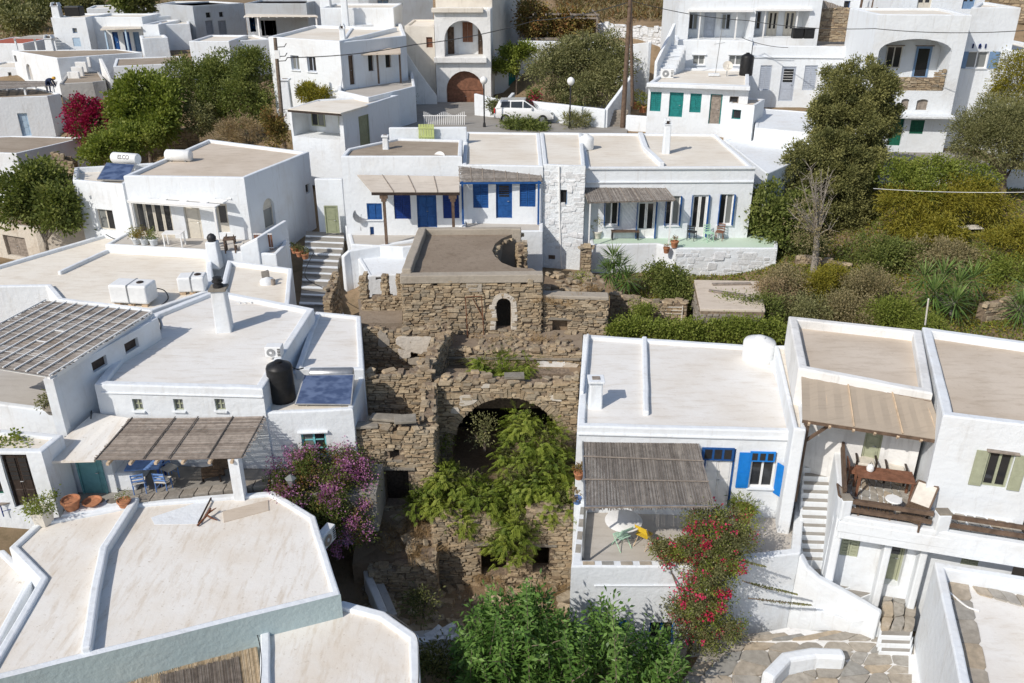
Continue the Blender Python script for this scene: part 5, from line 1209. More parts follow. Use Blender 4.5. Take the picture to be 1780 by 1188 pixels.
for i in range(130):
    p = lA.lerp(lB, rr_.random()).lerp(lD.lerp(lC, rr_.random()), rr_.random() ** 1.4); k = rr_.uniform(.06, .2)
    it.append((Vector((p.x, p.y, 5.6 + k * .15)), (k * 1.6, k * 1.2, k * .6), rr_.uniform(0, 3), rr_.uniform(-.3, .3)))
place_stones(R2, it, 'stone', 30)
mb = MB(); mb.box(F3w(3.0, -.25, 6.26), (.75, .35, .1), .05, rx=.05); mb.build('roof_slab', 'slate', R2)
# lower front wall with two dark doors
bA, bB = PY(752, 950, 24.6), PY(1000, 950, 24.6)
b1 = pxop(bA, bB, 836, 948, 880, 1004); b2_ = pxop(bA, bB, 926, 950, 955, 996)
w5, F5w, _ = ruin_wall(R2, bA, bB, -1.2, lambda s: 2.45 + .18 * math.sin(s * 1.9) + (.35 if s > 3.4 else 0), .55, [b1, b2_], 85, seed=17, ends=(True, False))
for o in (b1, b2_):
    mb = MB(); mb.fbox(F5w, o['s0'] - .25, o['s1'] + .25, -.5, .06, o['z1'], o['z1'] + .1); mb.build('lintel', 'slate', R2, jitter=.02)
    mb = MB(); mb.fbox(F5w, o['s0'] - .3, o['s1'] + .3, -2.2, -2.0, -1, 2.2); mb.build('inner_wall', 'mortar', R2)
mb = MB(); mb.prism([(bA.x, 25.1), (bB.x, 25.1), (aB.x, 31.6), (aA.x, 31.6)], 1.7, 2.2); mb.build('earth_fill', 'soil', R2, jitter=.08)
# ---- rooms on the left
R3 = thing('ruined_rooms', 'roofless stone rooms with doorway and ragged walls left of the arch', 'ruin', PY(690, 880, 26))
cA, cB = PY(611, 820, 26), PY(757, 820, 26)
d1 = pxop(cA, cB, 669, 816, 711, 880); d2_ = pxop(cA, cB, 677, 783, 694, 800)
w6, F6w, _ = ruin_wall(R3, cA, cB, .3, lambda s: 5.45 if s < 1.9 else 5.45 - .1 * (s - 1.9), .5, [d1, d2_], 95, seed=21, ends=(False, True))
mb = MB(); mb.fbox(F6w, d1['s0'] - .25, d1['s1'] + .25, -.3, .08, d1['z1'], d1['z1'] + .09); mb.build('lintel', 'slate', R3, jitter=.02)
mb = MB(); mb.fbox(F6w, d2_['s0'] - .1, d2_['s1'] + .1, -.3, .05, d2_['z0'] - .08, d2_['z0'] - .01); mb.build('sill', 'slate', R3)
for i, (s0, ln) in enumerate(((.35, .8), (1.0, 1.1), (1.75, .8), (.75, .9))):      # big roof slabs left on the wall
    mb = MB(); mb.box(F6w(s0 + .3, -.2 - .3 * (i % 2), 5.5 + .12 * (i % 3)), (ln, .5, .1), random.uniform(-.15, .15), rx=random.uniform(-.15, .12)); mb.build('roof_slab', 'slate', R3, bevel=.02, jitter=.03)
mb = MB(); mb.fbox(F6w, d1['s0'] - .5, d1['s1'] + .6, -2.0, -1.9, .5, 4.6); mb.build('inner_wall', 'mortar', R3)
sA, sB = cB + Vector((-.02, .3, 0)), PY(757, 700, 28.3)
ruin_wall(R3, (cB.x, cB.y + .3), (sB.x + .05, 28.3), .8, lambda s: 5.3 + .9 * min(1, (s / 2.0)), .5, (), 50, seed=23, ends=(False, False), back=True)
eA, eB = PY(633, 690, 28.4), PY(752, 690, 28.4)
w7, F7w, _ = ruin_wall(R3, eA, eB, 3.2, lambda s: 6.4 - .12 * math.sin(s * 2.2), .5, (), 45, seed=27, ends=(False, False))
fA, fB = PY(632, 600, 32.5), PY(783, 600, 32.5)
n1 = pxop(fA, fB, 709, 613, 729, 634, arch=True)
w8, F8w, _ = ruin_wall(R3, fA, fB, 3.6, lambda s: 6.35 + .1 * math.sin(s * 2.7), .5, [n1], 45, seed=31, ends=(False, False))
patch(R3, F8w, 2.15, 5.75, 1.5, .85, 'ruin_plaster', 12, .06); patch(R3, F8w, 1.7, 5.3, .6, .5, 'ruin_plaster', 13, .062); patch(R3, F8w, .85, 5.95, .5, .75, 'concrete', 15, .065)
mb = MB(); mb.fbox(F8w, n1['s0'], n1['s1'], -.12, .02, n1['z0'], n1['z0'] + .3); mb.build('sill', 'concrete', R3)
gA, gB = PY(741, 650, 28.6), PY(786, 575, 33.0)
ruin_wall(R3, gA, gB, 3.6, lambda s: 6.35 + .1 * math.sin(s * 3), .45, (), 40, seed=35, ends=(False, False), back=True, capw=.5)
mb = MB(); mb.prism([(eA.x, 28.6), (eB.x, 28.6), (fB.x, 32.5), (fA.x, 32.5)], 3.2, 3.9); mb.build('earth_fill', 'soil', R3, jitter=.06)
mb = MB(); hA, hB = PZ(627, 562, 6.1), PZ(700, 562, 6.1); hC, hD = PZ(700, 520, 6.1), PZ(622, 520, 6.1); mb.prism([(hA.x, hA.y), (hB.x, hB.y), (hC.x, hC.y), (hD.x, hD.y)], 4, 6.1); mb.build('ledge', 'roof_ruin', R3, jitter=.04)
jA, jB = PY(628, 520, 35.3), PY(700, 520, 35.3); Lj = (jB - jA).length
ruin_wall(R3, jA, jB, 5.4, lambda s: 6.75, .35, (), 25, seed=41, ends=(True, False))
for s0, s1, zt in ((-.05, .3, 7.75), (.95, 1.22, 7.7), (1.62, 1.85, 7.75)):
    k = frame(jA, jB); ruin_wall(R3, k(s0, 0, 0), k(s1, 0, 0), 6.6, zt, .4, (), 8, seed=int(s0 * 10) + 43, cap=False)
kA, kB = PY(577, 540, 36.3), PY(590, 480, 38.2)
ruin_wall(R3, kA, kB, 4.5, lambda s: 6.3 + .5 * s / 2, .35, (), 15, seed=47, back=True)
# rubble mass in front of the rooms
mA = [PZ(640, 985, 1.2), PZ(757, 956, 1.7)]
ruin_wall(R3, (mA[0].x, mA[0].y), (mA[1].x, 23.7), -1.4, lambda s: 1.0 + .25 * s, .6, (), 45, seed=51, drop=.05)
ruin_wall(R3, (mA[1].x, 23.7), (mA[1].x, 24.5), -1.4, 1.75, .5, (), 10, seed=52, ends=(False, False))
mb = MB(); mb.prism([(mA[0].x - .6, mA[0].y + .3), (mA[1].x - .1, 24.0), (mA[1].x - .1, 26), (mA[0].x - .6, 26)], -1, [1.0, 1.65, 2.0, 1.9]); mb.build('earth_fill', 'soil', R3, jitter=.12)
it = []; rr_ = random.Random(54)
for i in range(230):                                    # fallen stones on the slope and in the yard
    u, v = rr_.uniform(632, 985), rr_.uniform(990, 1150); zz = ground_z(*PZ(u, v, -.2)[:2]); p = PZ(u, v, zz); k = rr_.uniform(.1, .34) * (1.5 if rr_.random() < .1 else 1)
    it.append((Vector((p.x, p.y, ground_z(p.x, p.y) + k * .2)), (k * 1.5, k, k * .6), rr_.uniform(0, 3), rr_.uniform(-.4, .4)))
for i in range(60):
    p = mA[0].lerp(mA[1], rr_.random()); k = rr_.uniform(.12, .4); it.append((Vector((p.x - rr_.random() * .3, p.y + rr_.uniform(.2, 2.0), 1.6 + rr_.uniform(-.3, .2))), (k * 1.5, k, k * .5), rr_.uniform(0, 3), rr_.uniform(-.4, .4)))
for i in range(420):
    u, v = rr_.uniform(632, 990), rr_.uniform(985, 1170); p = PZ(u, v, ground_z(*PZ(u, v, -.2)[:2])); k = rr_.uniform(.03, .1)
    it.append((Vector((p.x, p.y, ground_z(p.x, p.y) + k * .3)), (k * 1.5, k * 1.1, k * .8), rr_.uniform(0, 3), rr_.uniform(-.4, .4)))
place_stones(R3, it, 'stone', 40)
yd = MB(); q = [PZ(640, 1190, -.4), PZ(1000, 1190, -.4), PZ(1000, 1000, -.3), PZ(690, 1000, -.3)]
# iron bed frame leaning at the doorway wall
ib = thing('rusty_bed_frame', 'rusty iron frame leaning on the ruin wall left of the arched doorway', 'frame', PZ(812, 586, 5.6))
for (u0, v0, z0, u1, v1) in ((813, 587, 5.6, 809, 517), (841, 582, 5.6, 837, 515), (853, 578, 5.6, 822, 519)):
    p = PZ(u0, v0, z0); q = PY(u1, v1, fl.y - .06); mb = MB(); mb.tube([p, q], .022, 6); mb.build('iron_bar', 'rust', ib)
mb = MB(); mb.tube([PY(809, 517, fl.y - .08), PY(837, 515, fl.y - .08)], .02, 6); mb.build('iron_bar', 'rust', ib)
# ================================================================ right complex: balcony, lower storey, stair
zT = 5.05
A_, B_ = PZ(1458, 905, zT), PZ(1810, 960, zT)
K_ = PZ(1446, 778, zT)
LS = House('lower_storey', None, [('w', A_.x + .15, A_.y + .75), ('w', B_.x, B_.y + .9), ('w', B_.x, B_.y + 3), ('w', K_.x + .1, K_.y)], 4.62, .4, .02, .2, 'white', 'white', root=RC.root)
LS.op(0, 'shutters', 1463, 914, 1496, 968, col='sage', depth=.1); LS.op(0, 'door', 1540, 934, 1573, 1019, col='sage', pane=.55, panels=2, depth=.35, gcol='metal_dark'); LS.op(0, 'shutters', 1672, 957, 1704, 984, col='sage', depth=.1); LS.op(0, 'shutters', 1764, 960, 1790, 992, col='sage', depth=.1); LS.finish()
mb = MB(); fp = [(A_.x, A_.y), (B_.x, B_.y), (B_.x, B_.y + 2.2), (RC.P[0].x, RC.P[0].y + .3), (RC2.P[1].x, RC2.P[1].y + .1), (K_.x + .9, RC2.P[0].y + .1), (K_.x, K_.y)]
mb.prism(fp, 4.63, zT - .04); mb.build('balcony_floor', 'white', RC.root, bevel=.03)
mid = A_.lerp(B_, .46); flags(RC.root, [(A_.x + .2, A_.y + .3), (mid.x, mid.y + .3), (RC2.P[1].x, RC2.P[1].y - .05), (K_.x + .5, K_.y)], 9, 9, zT, .04, seed=3)
flags(RC.root, [(mid.x + .05, mid.y + .3), (B_.x, B_.y + .3), (B_.x, RC.P[1].y - .05), (RC.P[0].x + .1, RC.P[0].y - .05)], 9, 2, zT, .04, seed=4)
wallrun('parapet', None, [A_ + Vector((.1, .12, 0)), B_ + Vector((0, .12, 0))], zT + .16, 4.4, .24, 'white', root=RC.root, part='parapet')
wallrun('parapet', None, [A_ + Vector((.12, .1, 0)), (K_.x + .1, K_.y)], [zT + .35, zT + .55], 1.5, .26, 'white', root=RC.root, part='parapet')
for f, w in ((.0, .32), (.49, .4)):
    p = A_.lerp(B_, f) + Vector((.17, .16, 0)); mb = MB(); mb.box((p.x, p.y, zT + .36), (w, .34, .74)); mb.build('pier', 'white', RC.root, bevel=.04)
    mb = MB(); mb.box((p.x, p.y, zT + .75), (w * .95, .32, .05)); mb.build('coping_slab', 'slate', RC.root)
def rail(a, b, zs):
    for z in zs: bar(RC.root, (a.x, a.y, z), (b.x, b.y, z), .09, .12, 'wood_brown', 'rail')
dv = (B_ - A_); rail(A_ + dv * .05 + Vector((0, .14, 0)), A_ + dv * .47 + Vector((0, .14, 0)), (zT + .36, zT + .66)); rail(A_ + dv * .52 + Vector((0, .14, 0)), B_ + Vector((0, .14, 0)), (zT + .36, zT + .66))
rail(A_ + Vector((.16, .3, 0)), Vector((K_.x + .15, K_.y - .2, 0)), (zT + .7, zT + .9))
# fins beside the lower door
for u in (1527, 1590):
    s, z = LS.at(0, u, 1000); Fs = LS.F(0); mb = MB(); mb.fbox(Fs, s - .11, s + .11, 0, .42, .4, 4.4); mb.build('porch_wall', 'white', RC.root, bevel=.04, jitter=.01)
# stair climbing between the two right houses
sr = thing('outdoor_staircase', 'white-edged stone stair curving down between the two right houses', 'staircase', PZ(1440, 1000, 2.2))
n = 14; cl_ = []
for i in range(n):
    t = i / (n - 1); u0 = 1398 - 8 * math.sin(t * 2.2); zz = 4.95 - 2.65 * t; v = 792 + 190 * t
    p = PZ(u0, v, zz); q = PZ(1447 - 4 * math.sin(t * 3) + (18 * max(0, t - .75) * 4 * .5), v + 2, zz); cl_.append((p, q, zz))
for (p, q, zz), (p2, q2, z2) in zip(cl_, cl_[1:]):
    steps(sr, [([(p2.x, p2.y), (q2.x, q2.y), (q.x, q.y), (p.x, p.y)], zz, -.2)], 'white', 'paving_grey')
lz = [(1400, 1003, 1448, 988, 1470, 1012, 1415, 1040, 2.1), (1470, 1012, 1490, 1010, 1512, 1030, 1490, 1045, 1.95), (1490, 1012, 1515, 1022, 1530, 1045, 1505, 1055, 1.8)]
for i, (pts, zz) in enumerate((([(1394, 985), (1452, 985), (1480, 1000), (1415, 1010)], 2.15), ([(1430, 1012), (1482, 1000), (1505, 1012), (1450, 1030)], 2.0), ([(1452, 1030), (1506, 1012), (1530, 1026), (1480, 1046)], 1.9))):
    P_ = [PZ(u, v, zz) for u, v in pts][::-1]; P_ = [(p.x, p.y) for p in P_][::-1]
    area = sum(P_[k][0] * P_[(k + 1) % 4][1] - P_[(k + 1) % 4][0] * P_[k][1] for k in range(4)); steps(sr, [(P_ if area > 0 else P_[::-1], zz, -.2)], 'white', 'paving_grey')
cw = [(1392, 962, 3.4), (1405, 985, 3.05), (1425, 1003, 2.8), (1460, 1022, 2.55), (1500, 1044, 2.35), (1532, 1064, 2.2)]
CP = [PZ(*c) for c in cw]
wallrun('x', None, CP, [c[2] for c in cw], -.4, .3, 'white', root=sr, part='stair_parapet', bevel=.08)
cp2 = [(1390, 968, 1.9), (1385, 1020, 1.75), (1420, 1062, 1.65), (1480, 1082, 1.6), (1534, 1092, 1.55)]
CP2 = [PZ(*c) for c in cp2]; mb = MB(); mb.prism([(p.x, p.y) for p in CP2] + [(p.x, p.y) for p in CP[::-1]], -.4, [c[2] for c in cp2] + [1.9] * 6); mb.build('stair_bank', 'white', sr, bevel=.1, jitter=.03)
dl = [PZ(1532, 1090, 1.85), PZ(1590, 1092, 1.85), PZ(1596, 1030, 1.85), PZ(1535, 1030, 1.85)]
flags(sr, [(p.x, p.y) for p in dl], 3, 3, 1.86, .3, seed=8)
for i, (v0, v1, zz) in enumerate(((1090, 1104, 1.68), (1104, 1118, 1.5), (1118, 1132, 1.32))):
    P_ = [PZ(1528, v1, zz), PZ(1585, v1 + 2, zz), PZ(1588, v0 + 2, zz), PZ(1530, v0, zz)]; steps(sr, [([(p.x, p.y) for p in P_], zz, .2)], 'white', 'paving_grey')
# pavement in front of the right houses
pv = MB(); q = [PZ(1180, 1195, .75), PZ(1600, 1195, 1.2), PZ(1600, 1120, 1.2), PZ(1370, 1090, 1.1), PZ(1230, 1120, .8)]
pv.prism([(p.x, p.y) for p in q], .0, [p.z - .02 for p in q]); pvo = pv.build('pavement', 'white_old'); tag(pvo, 'flagstone lane below the white houses at bottom right', None, None, 'structure')
zq = lambda x, y: max(.72, min(1.16, .75 + (x - 4.5) * .068)) + .012
flags(pvo, [(q[0].x, q[0].y), (q[1].x, q[1].y), (q[2].x, q[2].y), (q[4].x, q[4].y)], 9, 4, 1, .12, seed=12, zf=zq, gap=.02, jitt=.36)
flags(pvo, [(q[4].x + .3, q[4].y + .05), (q[2].x, q[2].y + .05), (q[2].x, q[2].y + .1 + .3), (q[3].x, q[3].y)], 8, 1, 1, .12, seed=13, zf=zq, gap=.025)
# ================================================================ awnings and pergolas
def aw(name, label, px, z, cat='awning'):              # px back-left, back-right, front-right, front-left with one z each
    q = [PZ(u, v, zz) for (u, v), zz in zip(px, z)]; return thing(name, label, cat, (q[3] + q[2]) / 2 - Vector((0, 0, 2.4))), q
def post_to(root, p, zb, w, mat, name='post'): bar(root, (p.x, p.y, zb), (p.x, p.y, p.z), w, w, mat, name)
# B1 reed awning
r, q = aw('reed_awning', 'grey reed awning on thin poles over the blue-doored house terrace', [(1012, 752), (1213, 764), (1244, 884), (1017, 886)], [6.0, 6.0, 5.25, 5.25])
reed_sheet(r, q, 'reed_grey', 190, True, .016, 3, sag=.05, gapf=.93); battens(r, q, (.03, .34, .64, .985), 'wood_grey', False, .035, .035, .03)
for f in (0.0, .97): p = bil(q, f, .97); post_to(r, p, 3.05, .06, 'metal_grey')
bar(r, bil(q, 0, .97), bil(q, 1, .97), .06, .06, 'metal_grey', 'beam'); bar(r, bil(q, 0, 0), bil(q, 0, .98), .05, .05, 'metal_grey', 'beam')
# RC fabric awning
r, q = aw('cloth_awning', 'tan cloth awning on brown wooden posts over the flagged balcony', [(1393, 648), (1618, 694), (1643, 766), (1395, 729)], [8.16, 8.16, 7.35, 7.35])
for i, (f0, f1) in enumerate(((0, .37), (.372, .71), (.712, 1))): sheet(r, [bil(q, f0, 0), bil(q, f1, 0), bil(q, f1, 1), bil(q, f0, 1)], 'fabric_tan', .03, 'cloth_panel', 6, 6, .05)
battens(r, q, (.371, .711), 'wood_pale', True, .04, .05, .02); battens(r, q, (.02, .99), 'wood_brown', False, .09, .1, -.08, 'beam')
for f in (.05, .2, .37, .52, .68, .84, .97): bar(r, bil(q, f, 0) - Vector((0, 0, .1)), bil(q, f, 1.04) - Vector((0, 0, .1)), .07, .1, 'wood_pale', 'rafter')
p = bil(q, .04, .96); post_to(r, p - Vector((0, 0, .05)), 4.2, .14, 'wood_brown'); bar(r, (p.x, p.y, 6.5), (p.x + .7, p.y, 7.1), .08, .08, 'wood_brown', 'brace')
p = bil(q, .97, .98); bar(r, (p.x, p.y, 6.6), (p.x, p.y, 7.2), .12, .12, 'wood_brown', 'post')
# L2 sheet and reed awning
r, q = aw('board_awning', 'pale weathered board awning over the turquoise door at left', [(163, 718), (226, 727), (163, 800), (63, 803)], [6.2, 6.2, 5.95, 5.95])
sheet(r, q, 'roof_warm', .08, 'awning_sheet', 6, 8, .02); battens(r, q, (.98,), 'wood_pale', False, .06, .08, -.06, 'beam'); post_to(r, bil(q, .12, .9), 4.0, .2, 'white')
r, q = aw('reed_awning', 'brown reed awning over the blue table, below three small windows', [(228, 727), (461, 724), (422, 797), (163, 800.5)], [6.25, 6.25, 6.0, 6.0])
reed_sheet(r, q, 'reed_brown', 62, False, .018, 5, sag=.03, gapf=.92); battens(r, q, (.01, .33, .5, .76, .99), 'reed_grey', True, .03, .03, .03)
for f in (.1, .25, .42, .6, .78, .93): bar(r, bil(q, f, 0) - Vector((0, 0, .08)), bil(q, f, 1.05) - Vector((0, 0, .08)), .09, .09, 'wood_pale', 'rafter')
p = bil(q, .93, .93); post_to(r, p - Vector((0, 0, .06)), 3.9, .34, 'white', 'pier')
# big slatted pergola
r, q = aw('slatted_pergola', 'large grey reed pergola with white battens, left of the white chimney', [(80, 523), (265, 543), (86, 655), (-110, 622)], [8.3, 8.3, 8.25, 8.25], 'pergola')
reed_sheet(r, q, 'reed_grey', 78, False, .02, 9, gapf=.94); battens(r, q, [i / 10 for i in range(0, 11)], 'paint_white', True, .045, .04, .05); battens(r, q, (.62, .45), 'paint_white', False, .04, .03, .045, g0=.5, g1=.6)
battens(r, q, (.05, .96), 'paint_white', False, .12, .14, -.1, 'beam'); battens(r, q, (.99,), 'paint_white', True, .1, .16, -.1, 'beam')
p = bil(q, .98, .98); bar(r, (p.x, p.y, 6.0), (p.x, p.y, p.z - .1), .32, .3, 'white', 'pier'); p = bil(q, .98, .02); bar(r, (p.x, p.y, 6.0), (p.x, p.y, p.z - .1), .3, .3, 'white', 'pier')
# wall under its right edge with dark openings
lw0, lw1 = bil(q, 1.0, .93), bil(q, 1.0, .02); wl0 = House('w', None, [('w', lw0.x - .1, lw0.y), ('w', lw1.x + .25, lw1.y), ('w', lw1.x, lw1.y + .2), ('w', lw0.x - .4, lw0.y + .2)], 8.02, 5.6, .0, .2, 'white', 'white', root=Pz.root, jitter=.02)
Lw_ = (wl0.P[1] - wl0.P[0]).length
for f in (.3, .62): wl0.ops_m(0, 'plate', Lw_ * f, Lw_ * f + .7, 7.45, 7.85, col='wood_dark', depth=.15)
wl0.finish()
# A3 straw awning, bottom left
r, q = aw('straw_awning', 'straw reed awning in a white frame at the bottom edge', [(200, 1194), (446, 1118), (466, 1260), (210, 1270)], [3.35, 3.35, 3.2, 3.2])
reed_sheet(r, q, 'reed_straw', 120, True, .014, 12, gapf=.95)
q2 = [bil(q, .3, .06) + Vector((0, 0, .04)), bil(q, .86, .12) + Vector((0, 0, .04)), bil(q, .86, 1.1) + Vector((0, 0, .04)), bil(q, .3, 1.1) + Vector((0, 0, .04))]; reed_sheet(r, q2, 'reed_brown', 110, True, .012, 13, 'second_reed_mat')
A3 = House('frame', None, [('w', A.P[0].x * .3 + A.P[1].x * .7 - 4.2, 15.4), ('w', q[1].x + .32, 15.0), ('w', q[1].x + .35, q[1].y + .55), ('w', q[0].x - .3, q[0].y + .55)], 3.45, .5, .0, .1, 'white', 'white', root=A2.root)
wallrun('x', None, [(q[0].x - 1.2, q[0].y + .1), (q[1].x + .12, q[1].y + .42)], 3.72, .4, .2, 'white', root=r, part='back_wall'); wallrun('x', None, [(q[1].x + .1, q[1].y + .4), (q[2].x + .12, q[2].y)], 3.66, .4, .2, 'white', root=r, part='side_wall')
# second row awnings
r, q = aw('board_awning', 'pale board awning with dark carved post before blue shutters', [(620, 304), (799, 307), (799, 334), (646, 334)], [10.2, 10.2, 9.7, 9.7])
for i in range(4): sheet(r, [bil(q, i / 4 + .004, 0), bil(q, (i + 1) / 4 - .004, 0), bil(q, (i + 1) / 4 - .004, 1), bil(q, i / 4 + .004, 1)], 'awning_board', .06, 'board', 2, 4, .0)
battens(r, q, (.25, .5, .75), 'wood_grey', True, .04, .03, .02); battens(r, q, (.99,), 'wood_dark', False, .1, .14, -.1, 'beam')
for f in (.14, .92):
    p = bil(q, f, .95); post_to(r, p - Vector((0, 0, .1)), 6.85, .14, 'wood_brown')
    mb = MB(); mb.box((p.x, p.y, p.z - .28), (.4, .16, .2)); mb.box((p.x, p.y, p.z - .46), (.26, .15, .16)); mb.build('carved_bracket', 'wood_brown', r)
r, q = aw('slatted_awning', 'grey slatted awning over the deep blue door', [(798, 290), (938, 289), (941, 316), (799, 317)], [10.66, 10.66, 10.0, 10.0])
reed_sheet(r, q, 'reed_grey', 34, False, .012, 15, gapf=.96); battens(r, q, [i / 7 for i in range(8)], 'wood_grey', True, .04, .04, .02); battens(r, q, (.97,), 'blue', False, .08, .1, -.08, 'beam')
for f in (.03, .97): post_to(r, bil(q, f, .95), 7.7, .1, 'blue')
r, q = aw('reed_awning', 'dark brown reed awning on the white house with glazed doors', [(1013, 325), (1153, 323), (1174, 348), (1022, 352)], [9.5, 9.5, 9.15, 9.15])
reed_sheet(r, q, 'reed_grey', 130, True, .012, 17, gapf=.95); battens(r, q, (0, .28, .45, .6, .76, 1), 'wood_grey', True, .03, .03, .02); battens(r, q, (.03, .97), 'wood_grey', False, .05, .06, -.05, 'beam')
for f in (.03, .97): post_to(r, bil(q, f, .95), 6.65, .07, 'paint_white')
# L4 slotted canopy
r, q = aw('slotted_canopy', 'white slotted canopy on thin posts below the tan roof', [(264, 321), (424, 334), (373, 360), (220, 349)], [9.35, 9.35, 9.15, 9.15], 'canopy')
mb = MB(); nx, ny = 13, 11
for i in range(nx):
    for j in range(ny):
        if j % 3 == 2 and i % 3 != 1: continue
        c = [bil(q, i / nx, j / ny), bil(q, (i + 1) / nx, j / ny), bil(q, (i + 1) / nx, (j + 1) / ny), bil(q, i / nx, (j + 1) / ny)]; z = Vector((0, 0, .05))
        mb.hexa([c[3] - z, c[2] - z, c[1] - z, c[0] - z, c[3], c[2], c[1], c[0]])
mb.build('canopy_sheet', 'paint_white', r)
for f in (.03, .98): post_to(r, bil(q, f, .97), 7.05, .1, 'paint_white')
battens(r, q, (.97,), 'paint_white', False, .08, .1, -.08, 'beam')
# G porch roof and H porch roof
r, q = aw('board_awning', 'flat grey board roof over the small corner porch', [(552, 176), (640, 183), (592, 197), (500, 190)], [12.3, 12.3, 12.28, 12.28]); sheet(r, q, 'roof_cream', .1, 'awning_sheet', 6, 4, .0); battens(r, q, (.99,), 'wood_dark', False, .1, .12, -.1, 'beam')
r, q = aw('board_awning', 'grey board awning on two dark posts beside the tall white house', [(620, 83), (696, 84), (697, 93), (603, 95)], [14.5, 14.5, 14.3, 14.3]); sheet(r, q, 'roof_tan', .08, 'awning_sheet', 5, 3, .0)
for f in (.06, .55, .97): post_to(r, bil(q, f, .93), 12.3, .12, 'wood_dark')
def awy(name, label, px, ys, **kw):                     # corner columns with one distance each
    q = [PY(u, v, y) for (u, v), y in zip(px, ys)]; return thing(name, label, 'awning', (q[3] + q[2]) / 2 - Vector((0, 0, 2.2))), q
r, q = awy('board_awning', 'cream porch roof on pale blue posts, far left house', [(180, 46), (246, 46), (245, 48), (174, 51)], [89.6, 89.6, 87.2, 87.2]); sheet(r, q, 'cream', .12, 'awning_sheet', 3, 2, 0)
for f in (.1, .6): post_to(r, bil(q, f, .9), 11.2, .14, 'blue_pale')
r, q = awy('reed_awning', 'grey reed shade roof beside the far left chimney', [(52, 62), (96, 60), (98, 68), (20, 68)], [92, 92, 86, 86]); reed_sheet(r, q, 'reed_pale', 30, False, .02, 21); 
for f in (.05, .5, .95): post_to(r, bil(q, f, .95), 10.2, .14, 'white')
r, q = awy('slatted_awning', 'flat slatted porch roof of the green-shuttered house, upper left', [(430, 24), (548, 26), (552, 28), (424, 28)], [90.5, 90.5, 86.5, 86.5]); sheet(r, q, 'roof_cream', .1, 'awning_sheet', 3, 2, 0); battens(r, q, [i / 9 for i in range(10)], 'paint_white', True, .1, .1, -.12, 'rafter'); post_to(r, bil(q, .18, .95), 10.8, .14, 'paint_white'); post_to(r, bil(q, .98, .95), 10.8, .14, 'paint_white')
r, q = aw('tin_awning', 'grey tin lean-to roof above the pale blue cottage door, left edge', [(-30, 174), (73, 176), (42, 188), (-40, 192)], [9.4, 9.4, 8.9, 8.9]); sheet(r, q, 'paving_grey', .06, 'awning_sheet', 4, 3, 0); post_to(r, bil(q, .85, .95), 6.8, .18, 'white'); post_to(r, bil(q, .35, .95), 6.8, .18, 'white')
r, q = aw('reed_awning', 'dark reed pergola behind the left edge cottage', [(-40, 140), (98, 142), (95, 150), (-40, 158)], [10.6, 10.6, 10.4, 10.4]); reed_sheet(r, q, 'reed_grey', 20, False, .02, 23); battens(r, q, [i / 8 for i in range(9)], 'paint_white', True, .1, .08, -.08, 'rafter')
for f in (.1, .6, .97): post_to(r, bil(q, f, .95), 7, .14, 'white')
# top right bamboo screen
bsn = thing('bamboo_screen', 'brown woven bamboo screen on terrace, top right', 'screen', PY(1450, 45, 69))
q = [PY(1428, 0, 70), PY(1482, 18, 69), PY(1482, 42, 69), PY(1424, 42, 70)]; reed_sheet(bsn, q, 'reed_brown', 60, True, .02, 25, gapf=1.0)
for u in (1413, 1490, 1510): p = PY(u, 44, 69.5); bar(bsn, (p.x, p.y, p.z), (p.x + .1, p.y, p.z + 2.6), .14, .14, 'wood_brown', 'post')
# garden pergola with vine, top centre
gp = thing('vine_pergola', 'weathered timber pergola carrying a browning vine, top centre', 'pergola', PY(960, 85, 74)); yg = 75
for u in (908, 951, 974, 1036): p = PY(u, 82, yg); bar(gp, (p.x, p.y, p.z - .5), (p.x, p.y, p.z + 2.6), .14, .14, 'wood_grey', 'post')
for v in (24, 30): a, b = PY(900, v, yg), PY(1042, v + 2, yg); bar(gp, a, b, .12, .14, 'wood_grey', 'beam')
for i in range(7): a = PY(905 + i * 22, 26, yg - 1.2); bar(gp, a, a + Vector((0, 4.2, .1)), .1, .1, 'wood_grey', 'rafter')
for v in (68,): bar(gp, PY(900, v, yg - .6), PY(1040, v, yg - .6), .14, .2, 'wood_grey', 'rail')
